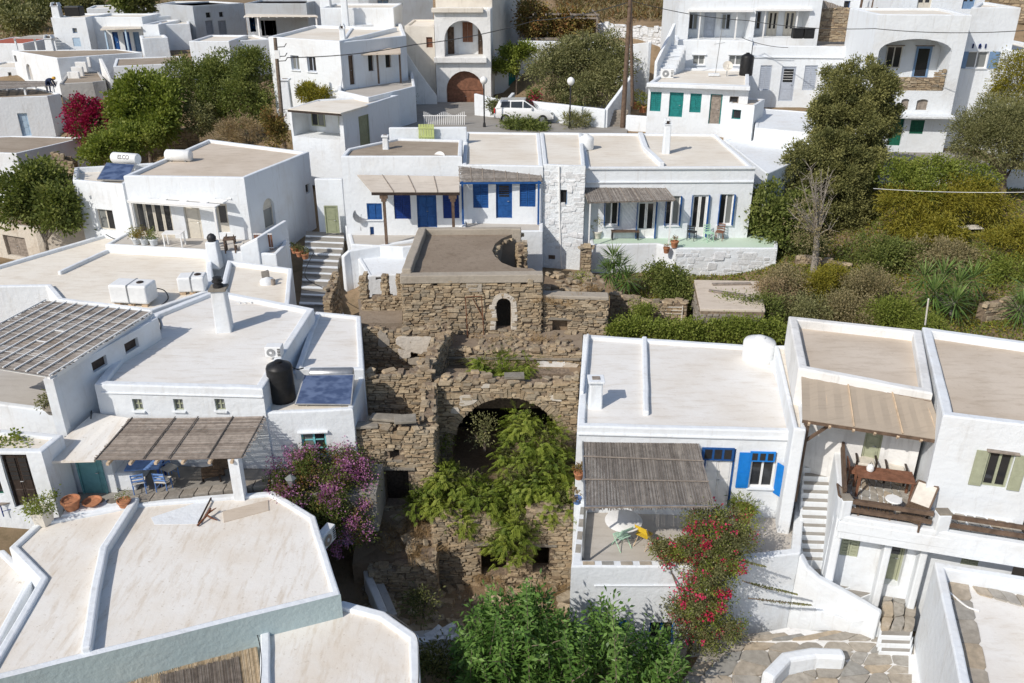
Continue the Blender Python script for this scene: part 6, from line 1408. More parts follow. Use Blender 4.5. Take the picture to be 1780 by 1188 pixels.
# ================================================================ roof gear
def chimney(name, label, p, w, h, cap=None, mat='white', rz=0, d=None):
    r = thing(name, label, 'chimney', p); d = d or w; mb = MB(); t = .86
    M_ = Matrix.Rotation(rz, 3, 'Z')
    pts = [M_ @ Vector(c) for c in ((-w / 2, -d / 2, -.3), (w / 2, -d / 2, -.3), (w / 2, d / 2, -.3), (-w / 2, d / 2, -.3))]; tp = [M_ @ Vector((c[0] * t, c[1] * t, h)) for c in ((-w / 2, -d / 2), (w / 2, -d / 2), (w / 2, d / 2), (-w / 2, d / 2))]
    mb.hexa([p + q for q in pts] + [p + q for q in tp]); mb.build('shaft', mat, r, bevel=.05, jitter=.015)
    if cap == 'cowl':
        mb = MB(); mb.box(p + Vector((0, 0, h + .04)), (w * 1.05, d * 1.05, .09), rz); mb.build('cap_slab', 'slate', r)
        mb = MB(); mb.lathe(p + Vector((0, 0, h + .085)), [(.2, 0), (.2, .1), (.15, .12), (.15, .2), (.21, .22), (.21, .27), (.16, .29), (.17, .4), (.05, .45)], 16); mb.build('cowl', 'metal_dark', r, smooth=True)
    elif cap == 'hood':
        mb = MB(); mb.prism([(p.x - w * .5, p.y - d * .5), (p.x + w * .5, p.y - d * .5), (p.x + w * .5, p.y + d * .5), (p.x - w * .5, p.y + d * .5)], p.z + h, p.z + h + .05)
        for sx in (-1, 1): mb.box(p + Vector((sx * w * .38, 0, h + .2)), (.07, d * .8, .3), 0, 0, 0, sx * -.35)
        mb.build('hood', mat, r)
        mb = MB(); mb.box(p + Vector((0, -d * .2, h + .13)), (w * .4, .05, .18)); mb.build('flue', 'wood_dark', r)
    elif cap == 'pan':
        mb = MB(); mb.box(p + Vector((0, 0, h + .05)), (w * 1.15, d * 1.15, .1), rz); mb.build('cap_slab', mat, r, bevel=.02); mb = MB(); mb.box(p + Vector((0, 0, h + .105)), (w * .55, d * .5, .02), rz); mb.build('flue', 'wood_grey', r)
    elif cap == 'glass':
        mb = MB(); mb.lathe(p + Vector((0, 0, h)), [(.2, 0), (.2, .08), (.22, .1), (.22, .22), (.14, .34), (.03, .4)], 16); mb.build('cowl', 'metal_dark', r, smooth=True)
    return r
chimney('chimney', 'tall white chimney with dark ribbed cowl on the left roof', PZ(391, 574, 7.19), .62, 1.75, 'cowl', rz=.1)
chimney('chimney', 'squat white chimney with dark dome cowl behind the water tanks', PZ(374, 456, 6.7), .62, 1.1, 'glass')
chimney('chimney', 'short white chimney with square cap on the blue-shuttered house', PZ(1034, 706, 6.37), .5, 1.0, 'pan')
chimney('chimney', 'slim white chimney with little pointed hood on the terrace roof', PZ(1157, 267, 10.38), .42, 1.6, 'hood')
chimney('chimney', 'white chimney with hood on the green-gate yard roof', PZ(671, 261, 10.95), .34, .7, 'pan')
chimney('chimney', 'left white hooded chimney above the flat roofs, top', PY(567, 14, 77), .9, 1.0, 'hood'); chimney('chimney', 'slender white hooded chimney above the porch, top left centre', PY(601, 42, 73), .55, 1.9, 'hood'); chimney('chimney', 'small white hooded chimney on the tall white house', PZ(596, 70, 15.15), .4, .7, 'hood')
chimney('chimney', 'white chimney beside black water tank, far left', PY(101, 30, 89), .8, 1.0, 'hood'); chimney('chimney', 'white hooded chimney on the low earth-roofed house, far left', PZ(90, 88, 11.85), .8, 1.1, 'hood')
chimney('chimney_pier', 'white gate pier beside the utility pole and yellow shrub', PZ(500, 182, 11.2), .6, 1.6, 'pan')
# small double cowl on the annexe roof
pt = PZ(465, 492, 6.75); r = thing('roof_vent', 'rounded white roof vent with broken grey hood on the small roof', 'vent', pt)
mb = MB(); mb.lathe(pt, [(.34, -.1), (.34, .12), (.28, .2), (.1, .28), (.02, .3)], 18); mb.build('dome', 'white', r, smooth=True); mb = MB(); mb.box(pt + Vector((-.05, 0, .42)), (.36, .06, .34), .3); mb.box(pt + Vector((-.05, .12, .42)), (.3, .06, .3), .9); mb.build('hood', 'stone_grey', r, bevel=.03)
mb = MB(); mb.lathe(pt + Vector((.33, -.2, -.05)), [(.1, -.1), (.1, .3), (.07, .3)], 12); mb.build('pipe', 'wood_grey', r)
def cyl_tank(name, label, p, rad, h, mat, cat='water tank', ribs=0):
    r = thing(name, label, cat, p); pr = [(rad * .97, 0), (rad, .05)]
    for i in range(ribs): z = .1 + (h - .2) * i / max(1, ribs); pr += [(rad, z), (rad * 1.025, z + .03), (rad * 1.025, z + .06), (rad, z + .09)]
    pr += [(rad, h - .08), (rad * .93, h), (rad * .45, h + .12), (rad * .3, h + .13)]
    mb = MB(); mb.lathe(p, pr, 26); mb.build('tank', mat, r, smooth=True)
    mb = MB(); mb.lathe(p + Vector((0, 0, h + .12)), [(rad * .3, 0), (rad * .3, .06), (rad * .22, .08), (.02, .09)], 18); mb.build('lid', mat, r, smooth=True); return r
cyl_tank('water_tank', 'tall black plastic water tank beside the solar collector', PZ(492, 694, 6.33), .46, 1.35, 'plastic_black', ribs=0)
cyl_tank('water_tank', 'round white water tank on the blue-shuttered house roof', PZ(1317, 624, 6.37), .62, .78, 'plastic_white')
cyl_tank('water_tank', 'round white water tank on the terrace roof with slim chimney', PZ(1019, 259, 10.4), .42, .66, 'plastic_white')
cyl_tank('water_tank', 'black plastic water tank on the teal-doored house roof', PZ(1296, 131, 13.12), .44, 1.25, 'plastic_black')
def box_tank(label, p, d, rz):
    r = thing('water_tank', label, 'water tank', p, 'white box water tanks'); mb = MB(); mb.box(p + Vector((0, 0, d[2] / 2 + .14)), d, rz); mb.build('tank', 'plastic_white', r, bevel=.09, seg=3)
    M_ = Matrix.Rotation(rz, 3, 'Z'); mb = MB(); mb.box(p + Vector((0, 0, d[2] / 2 + .14)), (.07, d[1] * 1.015, d[2] * 1.015), rz); mb.build('strap', 'metal_grey', r)
    mb = MB(); mb.lathe(p + M_ @ Vector((d[0] * .22, 0, 0)) + Vector((0, 0, d[2] + .13)), [(.15, 0), (.15, .04), (.1, .06), (.02, .06)], 16); mb.build('lid', 'wood_dark', r)
    for sx in (-.36, 0, .36): mb = MB(); mb.box(p + M_ @ Vector((d[0] * sx, -d[1] * .3, .07)), (.26, .2, .14), rz); mb.build('block', 'wood_pale', r)
box_tank('larger white box water tank with grey strap on blocks', PZ(236, 527, 6.69), (1.75, .95, .85), -.12); box_tank('smaller white box water tank beside the larger one, left of chimney', PZ(338, 508, 6.69), (1.2, .8, .7), .12)
r = thing('water_tank', 'black box water tank on the far left roof', 'water tank', PY(131, 28, 89)); mb = MB(); p = PY(131, 28, 89); mb.box(p + Vector((0, 0, .45)), (1.5, 1.1, .9)); mb.build('tank', 'plastic_black', r, bevel=.08)
for i, u in enumerate((1385, 1404)):
    p = PY(u, 67, 63.5); r = thing('covered_box', ['left', 'right'][i] + ' black covered box on the porch terrace by the stone wall', 'box', p); mb = MB(); mb.box(p + Vector((0, 0, .32)), (.72, .6, .64)); mb.build('body', 'plastic_black', r, bevel=.06); mb = MB(); mb.box(p + Vector((0, 0, .66)), (.76, .64, .06)); mb.build('lid', 'plastic_black', r, bevel=.02)
# solar heaters
def solar(label, corners, boiler=None, text=None, bmat='metal_grey'):
    r = thing('solar_heater', label, 'solar heater', (corners[2] + corners[3]) / 2); q = corners; n_ = (q[1] - q[0]).cross(q[3] - q[0]).normalized(); n_ = n_ if n_.z > 0 else -n_
    mb = MB(); mb.hexa([q[3] - n_ * .08, q[2] - n_ * .08, q[1] - n_ * .08, q[0] - n_ * .08, q[3], q[2], q[1], q[0]]); mb.build('panel_frame', 'metal_grey', r)
    c = sum(q, Vector()) / 4; i_ = [c + (p - c) * .955 + n_ * .004 for p in q]; mb = MB(); mb.poly([i_[3], i_[2], i_[1], i_[0]]); mb.build('panel_glass', 'solar_glass', r)
    for f in (.2, .8):
        a = bil(q, f, .05); b = bil(q, f, 1.0); mb = MB(); mb.tube([a - n_ * .1, Vector((a.x, a.y, b.z - .1))], .025, 6); mb.build('leg', 'metal_grey', r); mb = MB(); mb.tube([b - n_ * .1, Vector((a.x, a.y, b.z - .1))], .025, 6); mb.build('leg', 'metal_grey', r)
    if boiler:
        a, b, rad = boiler; d = (b - a).normalized(); mb = MB(); mb.tube([a, a + d * .04, b - d * .04, b], [rad * .9, rad, rad, rad * .9], 24); mb.build('boiler', bmat, r, smooth=True)
    return r
sp = [PZ(528, 652, 7.15), PZ(616, 651, 7.15), PZ(611, 704, 6.45), PZ(512, 703, 6.45)]
solar('blue solar collector with grey boiler on the platform above the turquoise window', sp, (sp[0] + Vector((.15, .32, -.12)), sp[1] + Vector((-.1, .32, -.12)), .22))
sp = [PZ(185, 283, 10.2), PZ(235, 286, 10.2), PZ(222, 314, 9.62), PZ(168, 312, 9.62)]
lr = solar('grey solar collector with white boiler drum on the left slotted-canopy house', sp, (PZ(197, 274, 10.35), PZ(240, 277, 10.35), .3), bmat='plastic_white')
tx = bpy.data.curves.new('lettering', 'FONT'); tx.body = 'ELCO'; tx.size = .3; tx.extrude = .004; tx.align_x = 'CENTER'; tx.align_y = 'CENTER'; tx.materials.append(MAT['wood_dark'])
_t = bpy.data.objects.new('t', tx); COL.objects.link(_t); bpy.context.view_layer.update(); _me = bpy.data.meshes.new_from_object(_t); bpy.data.objects.remove(_t); to = bpy.data.objects.new('lettering', _me); pm = (PZ(197, 274, 10.35) + PZ(240, 277, 10.35)) / 2; d_ = PZ(240, 277, 10.35) - PZ(197, 274, 10.35); to.location = pm + Vector((.0, -.29, .12)) - org(lr); to.rotation_euler = (R(68), 0, math.atan2(d_.y, d_.x)); link(to, lr)
p = PZ(300, 272, 10.55); r = thing('boiler_drum', 'white drum boiler lying on the tan roof edge', 'boiler', p); mb = MB(); a, b = PZ(289, 270, 10.5), PZ(332, 271, 10.5); d = (b - a).normalized(); mb.tube([a, a + d * .06, b - d * .06, b], [.26, .32, .32, .26], 24); mb.build('drum', 'plastic_white', r, smooth=True)
for f in (.2, .8): c = a.lerp(b, f); mb = MB(); mb.box((c.x, c.y, 10.2), (.08, .5, .4)); mb.build('cradle', 'metal_grey', r)
# air conditioners
def ac(label, p, rz, w=.85, h=.6, d=.32, front=True):
    r = thing('air_conditioner', label, 'air conditioner', p, rz=0); M_ = Matrix.Rotation(rz, 3, 'Z'); mb = MB(); mb.box(p + Vector((0, 0, h / 2)), (w, d, h), rz); mb.build('casing', 'plastic_white', r, bevel=.03)
    mb = MB(); c = p + M_ @ Vector((-w * .13, -d / 2 - .008, h / 2)); ax = M_ @ Vector((0, -1, 0)); mb.tube([c, c + ax * .02], h * .36, 20); mb.build('fan_ring', 'metal_grey', r); mb = MB(); mb.tube([c + ax * .021, c + ax * .03], h * .12, 14); mb.build('fan_hub', 'plastic_white', r)
    for i in range(5): mb = MB(); mb.box(p + M_ @ Vector((w * .36, -d / 2 - .01, h * (.2 + .15 * i))), (w * .18, .015, .03), rz); mb.build('vent_slat', 'metal_dark', r)
ac('white air conditioner on the teal-doored house roof', PZ(1159, 136, 13.12), -.05); 
ac('white air conditioner hung on the shaded wall beside the mauve bougainvillea', PZ(567, 946, 3.55), R(70), .8, .55, .3)
ac('white air conditioner on the parapet behind the black tank', PZ(478, 618, 7.35), .0, .6, .42, .4)
# ================================================================ poles, lamps, wires
def pole(label, foot, top, r0=.14, mat='bark', name='utility_pole'):
    r = thing(name, label, 'pole', foot); mb = MB(); mb.tube([foot - Vector((0, 0, .5)), foot, top], [r0, r0, r0 * .75], 12); mb.build('pole', mat, r, smooth=True); return r
f1 = PZ(495, 262, 8.6); t1 = PY(478, 66, f1.y + .3); up1 = pole('brown wooden utility pole with cables beside the tall white house', f1, t1, .15)
mb = MB(); c = f1.lerp(t1, .86); mb.box(c + Vector((.1, -.18, 0)), (.3, .16, .5)); mb.build('junction_box', 'plastic_white', up1); mb = MB()
for i, z in enumerate((.80, .84, .92)): c = f1.lerp(t1, z); mb = MB(); mb.tube([c, c + Vector((.6, -.2, .05)), c + Vector((.75, -.2, .25))], .03, 6); mb.build('bracket', 'metal_dark', up1)
f2 = PZ(1082, 222, 10.0); t2 = PY(1098, -40, f2.y + .4); pole('leaning brown wooden utility pole beside the stone steps', f2, t2, .17, 'wood_brown')
f3 = PZ(1099, 172, 11.5); t3 = PY(1096, -30, f3.y); pole('slim brown brace pole behind the leaning utility pole', f3, t3, .12, 'wood_brown')
def wire(label, pts, r=.018, mat='cord', sag=.4):
    P = []
    for a, b in zip(pts, pts[1:]):
        for i in range(12): t = i / 12; p = a.lerp(b, t); P.append(p - Vector((0, 0, sag * 4 * t * (1 - t))))
    P.append(pts[-1]); o = thing('overhead_wire', label, 'wire', pts[0]); mb = MB(); mb.tube(P, r, 5); mb.build('cable', mat, o)
wire('black overhead cable from the left pole past the arched house', [f1.lerp(t1, .82) + Vector((.7, -.2, .1)), PY(720, 78, 62), PY(930, 36, 66), PY(1090, 5, f2.y)], .03, sag=.2)
wire('thin cable sloping across the long house terraces', [PY(1098, 2, f2.y), PY(1300, 36, 60), PY(1520, 50, 54), PY(1800, 52, 50)], .022, sag=.2)
wire('white line strung across the garden trees', [PY(1518, 328, 43), PY(1800, 334, 40)], .014, 'cord_white', .1)
wire('thin cable along the long house parapet', [PY(1290, 66, 61), PY(1370, 83, 61)], .02, sag=.15)
def lamp(label, foot, h):
    r = thing('street_lamp', label, 'street lamp', foot); mb = MB(); mb.tube([foot, foot + Vector((0, 0, h))], .05, 10); mb.build('pole', 'metal_dark', r, smooth=True); mb = MB(); mb.lathe(foot + Vector((0, 0, h)), [(.06, 0), (.12, .04), (.22, .16), (.25, .28), (.22, .4), (.12, .5), (.02, .54)], 20); mb.build('globe', 'lamp_globe', r, smooth=True)
    mb = MB(); mb.lathe(foot, [(.1, -.05), (.1, .1), (.07, .3)], 12); mb.build('base', 'metal_dark', r)
lamp('globe street lamp on dark post before the low white plaza wall', PZ(842, 221, 10.0), 2.75); lamp('globe street lamp in front of the leafy plaza tree', PZ(990, 223, 10.0), 2.75)
p = PZ(512, 884, 3.7); r = thing('wall_lantern', 'glass lantern on a thin post in the mauve bougainvillea', 'lantern', p); mb = MB(); mb.tube([p - Vector((0, 0, 2.5)), p + Vector((0, 0, .9))], .02, 6); mb.build('post', 'metal_dark', r); mb = MB(); mb.lathe(p + Vector((0, 0, .9)), [(.09, 0), (.16, .3), (.2, .32), (.03, .46)], 6); mb.build('lantern', 'glass_curtain', r)
# roof aerial, dish, vents
p = PZ(1243, 132, 13.15); r = thing('aerial', 'thin television aerial on the teal-doored house roof', 'aerial', p); mb = MB(); mb.tube([p, p + Vector((.15, 0, 3.0))], .025, 6); mb.build('mast', 'metal_grey', r)
for z in (2.0, 2.4): mb = MB(); mb.tube([p + Vector((-.25, 0, z)), p + Vector((.45, 0, z + .1))], .015, 5); mb.build('crossbar', 'metal_grey', r)
mb = MB(); mb.box(p + Vector((-.1, 0, .08)), (.7, .3, .16)); mb.build('base', 'white', r)
def dish(label, p, rad, mat='plastic_white', az=0):
    r = thing('satellite_dish', label, 'satellite dish', p); M_ = Matrix.Rotation(az, 3, 'Z') @ Matrix.Rotation(R(62), 3, 'X'); mb = MB(); k = 18; rings = []
    for f in (0.05, .5, .8, 1): rings.append([mb.vert(p + Vector((0, 0, .6)) + M_ @ Vector((rad * f * math.cos(2 * math.pi * j / k), rad * f * math.sin(2 * math.pi * j / k), .25 * rad * f * f))) for j in range(k)])
    mb.face(rings[0])
    for a, b in zip(rings, rings[1:]):
        for j in range(k): mb.face([a[j], b[j], b[(j + 1) % k], a[(j + 1) % k]])
    mb.build('dish', mat, r, smooth=True); mb = MB(); mb.tube([p - Vector((0, 0, .2)), p + Vector((0, .05, .6))], .03, 6); mb.tube([p + Vector((0, 0, .3)), p + Vector((0, 0, .6)) + M_ @ Vector((0, 0, rad * 1.1))], .015, 5); mb.build('mount', 'metal_grey', r)
dish('rusty satellite dish on the teal-doored house roof', PZ(1263, 132, 13.15), .34, 'linen'); dish('round white satellite dish above the pale awning', PZ(765, 296, 10.2), .38, 'plastic_white', -.5); dish('grey satellite dish on the stepped alley wall corner', PZ(627, 395, 7.3), .4, 'metal_grey', .4)
r = thing('roof_pipes', 'three short bent white vent pipes on the small roof', 'pipe', PZ(428, 535, 7.0))
for u in (418, 428, 438): p = PZ(u, 537, 6.95); mb = MB(); mb.tube([p, p + Vector((0, 0, .3)), p + Vector((-.12, 0, .32))], .035, 7); mb.build('pipe', 'plastic_white', r)
# ================================================================ furniture and small things
def chair(name, label, p, rz, mat, seat=None, group=None, s=1.0, h=.85, slats=3):
    r = thing(name, label, 'chair', p, group); M_ = Matrix.Rotation(rz, 3, 'Z'); q = lambda x, y, z: p + M_ @ Vector((x * s, y * s, z * s))
    for sx in (-.19, .19):
        mb = MB(); mb.tube([q(sx, -.18, 0), q(sx, -.18, .44)], .019 * s, 6); mb.build('leg', mat, r)
        mb = MB(); mb.tube([q(sx, .2, 0), q(sx, .19, .44), q(sx, .26, h)], .019 * s, 6); mb.build('leg', mat, r)
    mb = MB(); mb.box(q(0, 0, .45), (.43 * s, .42 * s, .04 * s), rz); mb.build('seat', seat or mat, r, bevel=.01)
    for i in range(slats): z = .56 + (h - .6) * i / max(1, slats - 1); mb = MB(); mb.box(q(0, .195 + .06 * (z - .44) / (h - .44), z), (.38 * s, .018 * s, .06 * s), rz); mb.build('back_slat', mat, r)
    for sx in (-.19, .19): mb = MB(); mb.tube([q(sx, -.18, .2), q(sx, .19, .2)], .012 * s, 5); mb.build('stretcher', mat, r)
    return r
def folding(name, label, p, rz, mat, seatm, s=1.0, group=None):
    r = thing(name, label, 'chair', p, group); M_ = Matrix.Rotation(rz, 3, 'Z'); q = lambda x, y, z: p + M_ @ Vector((x * s, y * s, z * s))
    for sx in (-.22, .22):
        mb = MB(); mb.tube([q(sx, -.24, 0), q(sx, .26, .9)], .014, 5); mb.build('leg', mat, r); mb = MB(); mb.tube([q(sx, .26, 0), q(sx, -.2, .46)], .014, 5); mb.build('leg', mat, r)
    for i in range(6): mb = MB(); mb.box(q(0, -.19 + i * .07, .46), (.44 * s, .05 * s, .015), rz); mb.build('seat_slat', seatm, r)
    for i in range(4): mb = MB(); mb.box(q(0, .16 + .035 * i, .62 + .08 * i), (.44 * s, .015, .05 * s), rz); mb.build('back_slat', seatm, r)
    return r
def round_table(label, p, rad, mat, h=.74):
    r = thing('round_table', label, 'table', p); mb = MB(); mb.lathe(p + Vector((0, 0, h - .04)), [(rad * .98, 0), (rad, .01), (rad, .03), (rad * .98, .04)], 40); mb.build('table_top', mat, r, smooth=True)
    mb = MB(); mb.tube([p, p + Vector((0, 0, h - .04))], .035, 8); mb.build('pedestal', 'metal_grey', r)
    for a in range(3): mb = MB(); d = Vector((math.cos(a * 2.094), math.sin(a * 2.094), 0)); mb.tube([p + Vector((0, 0, .06)), p + d * rad * .6], .02, 6); mb.build('foot', 'metal_grey', r)
def table(name, label, p, rz, d, mat, legm=None, boards=0, cat='table'):
    r = thing(name, label, cat, p); M_ = Matrix.Rotation(rz, 3, 'Z'); q = lambda x, y, z: p + M_ @ Vector((x, y, z)); w, l, h = d
    if boards:
        for i in range(boards): mb = MB(); mb.box(q(0, -l / 2 + l * (i + .5) / boards, h), (w, l / boards - .012, .035), rz); mb.build('board', mat, r)
    else: mb = MB(); mb.box(q(0, 0, h), (w, l, .04), rz); mb.build('table_top', mat, r, bevel=.01)
    for sx in (-1, 1):
        for sy in (-1, 1): bar(r, q(sx * (w / 2 - .06), sy * (l / 2 - .06), 0), q(sx * (w / 2 - .06), sy * (l / 2 - .06), h - .02), .06, .06, legm or mat, 'leg')
    return r
def pot(label, p, rad, h, mat='terracotta', plant=None, n=260, ph=.3, pr=None, flower=None, L=.09, name='plant_pot', seed=1, W=None):
    r = thing(name, label, 'plant pot' if plant else 'pot', p); mb = MB(); mb.lathe(p, [(rad * .68, 0), (rad * .9, h * .75), (rad, h * .8), (rad, h), (rad * .86, h), (rad * .82, h * .85), (.01, h * .84)], 18); mb.build('pot', mat, r, smooth=True)
    if plant: pr = pr or rad * 1.3; crown('foliage', plant, r, [(p + Vector((0, 0, h + ph * .5)), (pr, pr, ph * .6))], n, L, W or L * .45, rc=pr * .5, clump=30, seed=seed, flowers=flower)
    return r
TF = 3.03
round_table('round white table under the grey reed awning', PZ(1082, 936, TF), .62, 'paint_white')
folding('folding_chair', 'pale green wire chair beside the round white table', PZ(1080, 950, TF), R(-150), 'mint_paint', 'metal_green'); folding('folding_chair', 'yellow-slatted folding chair right of the round white table', PZ(1118, 948, TF), R(140), 'wood_pale', 'yellow_plastic')
# RC balcony
zb = 5.06
table('wooden_table', 'long red-brown slatted wooden table on the balcony', PZ(1531, 860, zb), R(-14), (1.7, .7, .76), 'wood_red', 'wood_red', 7)
def armchair(label, p, rz):
    r = thing('deck_chair', label, 'chair', p); M_ = Matrix.Rotation(rz, 3, 'Z'); q = lambda x, y, z: p + M_ @ Vector((x, y, z))
    for sx in (-.3, .3): bar(r, q(sx, -.3, 0), q(sx, -.3, .6), .05, .05, 'wood_dark', 'leg'); bar(r, q(sx, .3, 0), q(sx, .42, 1.05), .05, .05, 'wood_dark', 'leg'); bar(r, q(sx, -.34, .62), q(sx, .36, .62), .06, .04, 'wood_dark', 'armrest')
    for i in range(7): mb = MB(); mb.box(q(-.24 + i * .08, .33, .78), (.07, .07, .62), rz, 0, R(-11)); mb.build('cushion_stripe', 'blue_dark' if i % 2 else 'linen', r, bevel=.015)
    mb = MB(); mb.box(q(0, 0, .46), (.56, .56, .12), rz); mb.build('seat_cushion', 'linen', r, bevel=.04)
armchair('left striped cushion deck chair behind the balcony table', PZ(1500, 822, zb), R(-16)); armchair('right striped cushion deck chair behind the balcony table', PZ(1551, 834, zb), R(-16))
chair('wooden_chair', 'red-brown wooden chair at the left end of the balcony table', PZ(1482, 838, zb), R(80), 'wood_red')
def lounger(label, p, rz):
    r = thing('sun_lounger', label, 'sun lounger', p); M_ = Matrix.Rotation(rz, 3, 'Z'); q = lambda x, y, z: p + M_ @ Vector((x, y, z))
    for sx in (-.3, .3):
        bar(r, q(sx, -.8, .3), q(sx, .25, .3), .05, .06, 'wood_brown', 'side_rail'); bar(r, q(sx, .25, .3), q(sx, .85, .78), .05, .05, 'wood_brown', 'back_rail')
        for y in (-.7, .2): bar(r, q(sx, y, 0), q(sx, y, .3), .05, .05, 'wood_brown', 'leg')
    for i in range(9): mb = MB(); mb.box(q(0, -.75 + i * .12, .33), (.56, .09, .02), rz); mb.build('slat', 'rattan', r)
    mb = MB(); mb.box(q(0, .56, .55), (.54, .74, .02), rz, 0, R(39)); mb.build('back_sheet', 'linen', r)
    bar(r, q(-.3, .85, .79), q(.3, .85, .79), .05, .05, 'wood_brown', 'back_rail')
lounger('sun lounger with raised back beside the balcony rail', PZ(1590, 900, zb), R(-40)); lounger('dark rattan sun lounger behind the balcony rail at left', PZ(1500, 895, zb), R(75))
p = PZ(1549, 888, zb); r = thing('stool', 'small round white stool on the flagged balcony', 'stool', p); mb = MB(); mb.lathe(p + Vector((0, 0, .4)), [(.24, 0), (.25, .02), (.23, .05)], 24); mb.build('seat', 'paint_white', r, smooth=True)
for a in range(3): mb = MB(); d = Vector((math.cos(a * 2.1), math.sin(a * 2.1), 0)); mb.tube([p + d * .2, p + d * .12 + Vector((0, 0, .4))], .02, 6); mb.build('leg', 'paint_white', r)
p = PZ(1512, 818, zb + .8); r = thing('lantern', 'white wire lantern standing on the balcony table', 'lantern', p); mb = MB(); mb.lathe(p, [(.1, 0), (.12, .08), (.09, .2), (.03, .24)], 14); mb.build('body', 'paint_white', r, smooth=True); mb = MB(); mb.tube([p + Vector((-.05, 0, .23)), p + Vector((0, 0, .33)), p + Vector((.05, 0, .23))], .008, 5); mb.build('handle', 'metal_dark', r)
# L2 terrace
zl = 4.1
mb = MB(); q = [PZ(70, 905, zl), PZ(640, 850, zl), PZ(640, 760, zl), PZ(60, 780, zl)]; mb.prism([(q[0].x, 23.0), (q[1].x + .3, 24.0), (q[1].x + .3, 25.8), (q[0].x, 26.2)], 2.5, zl); tag(mb.build('terrace_floor', 'paving_grey'), 'grey paved terrace under the reed awning at left', None, None, 'structure')
table('blue_table', 'blue-topped table under the brown reed awning', PZ(258, 838, zl), R(6), (1.15, .75, .74), 'blue_chair', 'blue_dark')
chair('taverna_chair', 'light blue taverna chair in front of the blue table', PZ(245, 855, zl), R(-160), 'blue_chair', 'linen'); chair('taverna_chair', 'light blue taverna chair right of the blue table, near the kerb', PZ(287, 853, zl), R(175), 'blue_chair', 'linen'); chair('taverna_chair', 'light blue taverna chair behind the right end of the blue table', PZ(298, 832, zl), R(60), 'blue_chair', 'linen')
p = PZ(372, 832, zl); r = thing('lounge_chair', 'dark low lounge chair in the shade of the reed awning', 'chair', p); mb = MB(); mb.box(p + Vector((0, 0, .3)), (.75, .6, .14), .4); mb.build('seat', 'rattan', r, bevel=.05); mb = MB(); mb.box(p + Vector((.3, .25, .5)), (.7, .12, .5), .4, 0, -.4); mb.build('backrest', 'rattan', r, bevel=.04)
for sx in (-.3, .3): bar(r, p + Vector((sx, -.2, 0)), p + Vector((sx, -.2, .3)), .05, .05, 'wood_dark', 'leg'); bar(r, p + Vector((sx, .2, 0)), p + Vector((sx, .2, .3)), .05, .05, 'wood_dark', 'leg')
F_ = L2.F(0); s0, z0 = L2.at(0, 163, 760)
xd = PZ(128, 860, zl); wl = frame((xd.x, 24.0), (xd.x + 1.5, 24.0)); mb = MB(); mb.fbox(wl, -.1, 1.45, -1.4, -.05, zl, 5.85); mb.build('back_wall', 'white', L2.root); fitting(L2.root, wl, dict(kind='door', s0=.3, s1=1.15, z0=zl, z1=zl + 1.75, depth=.05, col='teal_pale', panels=1)); 
sT, zT_ = L2.at(0, 330, 790); sU, _z = L2.at(0, 362, 790); fitting(L2.root, F_, dict(kind='shutters', s0=sT, s1=sU + .3, z0=4.75, z1=5.5, depth=-.02, col='teal_pale'))
wallrun('x', None, [(PZ(88, 880, zl).x, PZ(88, 880, zl).y), (PZ(128, 850, zl).x, PZ(128, 850, zl).y + .9)], [5.0, 5.9], 3.4, .18, 'white', root=L2.root, part='fin_wall')
mb = MB(); a, b = PZ(198, 858, zl), PZ(232, 815, zl); mb.box((a.x + .35, a.y + .9, zl + .35), (.75, 1.5, .7)); mb.build('bench', 'white', L2.root, bevel=.05)
# coping slabs in front of the terrace
for i in range(10):
    u0 = 210 + i * 25.5; v0 = 876 - i * 3.3; a, b = PZ(u0, v0, 4.52), PZ(u0 + 24, v0 - 3.2, 4.52); mb = MB(); mb.prism([(a.x, a.y), (b.x, b.y), (b.x + .02, b.y + .42), (a.x + .02, a.y + .42)], 3.4, 4.52); mb.build('coping_slab', 'stone_grey', A.root, bevel=.015)
mb = MB(); a, b = PZ(105, 897, 4.5), PZ(210, 880, 4.5); mb.prism([(a.x, a.y), (b.x, b.y), (b.x, b.y + .5), (a.x, a.y + .6)], 3.4, 4.52); mb.build('ledge', 'white', A.root, bevel=.05, jitter=.02)
for i, u in enumerate((150, 168, 193)): a = PZ(u, 874, 4.53); mb = MB(); mb.lathe((a.x, a.y + .12, 4.5), [(.22, 0), (.21, .025)], 9, sy=.8); mb.build('coping_slab', 'stone_grey', A.root)
chair('taverna_chair', 'dark wooden chair with rush seat beside the black double door', PZ(17, 890, 4.1), R(-60), 'blue_dark', 'wood_grey'); 
pot('terracotta tub of pale stones on the white ledge by the turquoise door', PZ(126, 884, 4.52), .3, .36, 'terracotta'); 
p = PZ(161, 876, 4.56); r = thing('clay_tray', 'flat round terracotta tray on the white ledge', 'tray', p); mb = MB(); mb.lathe(p, [(.2, 0), (.3, .1), (.31, .12), (.27, .12), (.24, .07), (.01, .06)], 24); mb.build('tray', 'terracotta', r, smooth=True)
pot('small round clay pot with white flowers at the kerb end', PZ(217, 880, 4.5), .22, .24, 'terracotta', 'leaf_mid', 220, .25, .22, ('flower_white', .25), .06)
p = PZ(78, 908, 4.36); r = thing('planter_box', 'six-sided pale stone planter with white flowers at left', 'planter', p); mb = MB(); mb.lathe(p, [(.3, 0), (.38, .5), (.33, .5), (.3, .42), (.01, .42)], 6); mb.build('planter', 'cream', r); crown('foliage', 'leaf_bright', r, [(p + Vector((0, 0, .68)), (.42, .42, .25))], 900, .09, .045, rc=.2, clump=30, seed=4, flowers=('flower_white', .12))
pot('round clay planter of grey succulents on the terrace wall corner', PZ(97, 716, 6.46), .38, .26, 'stone_grey', 'leaf_olive', 700, .35, .42, None, .1)
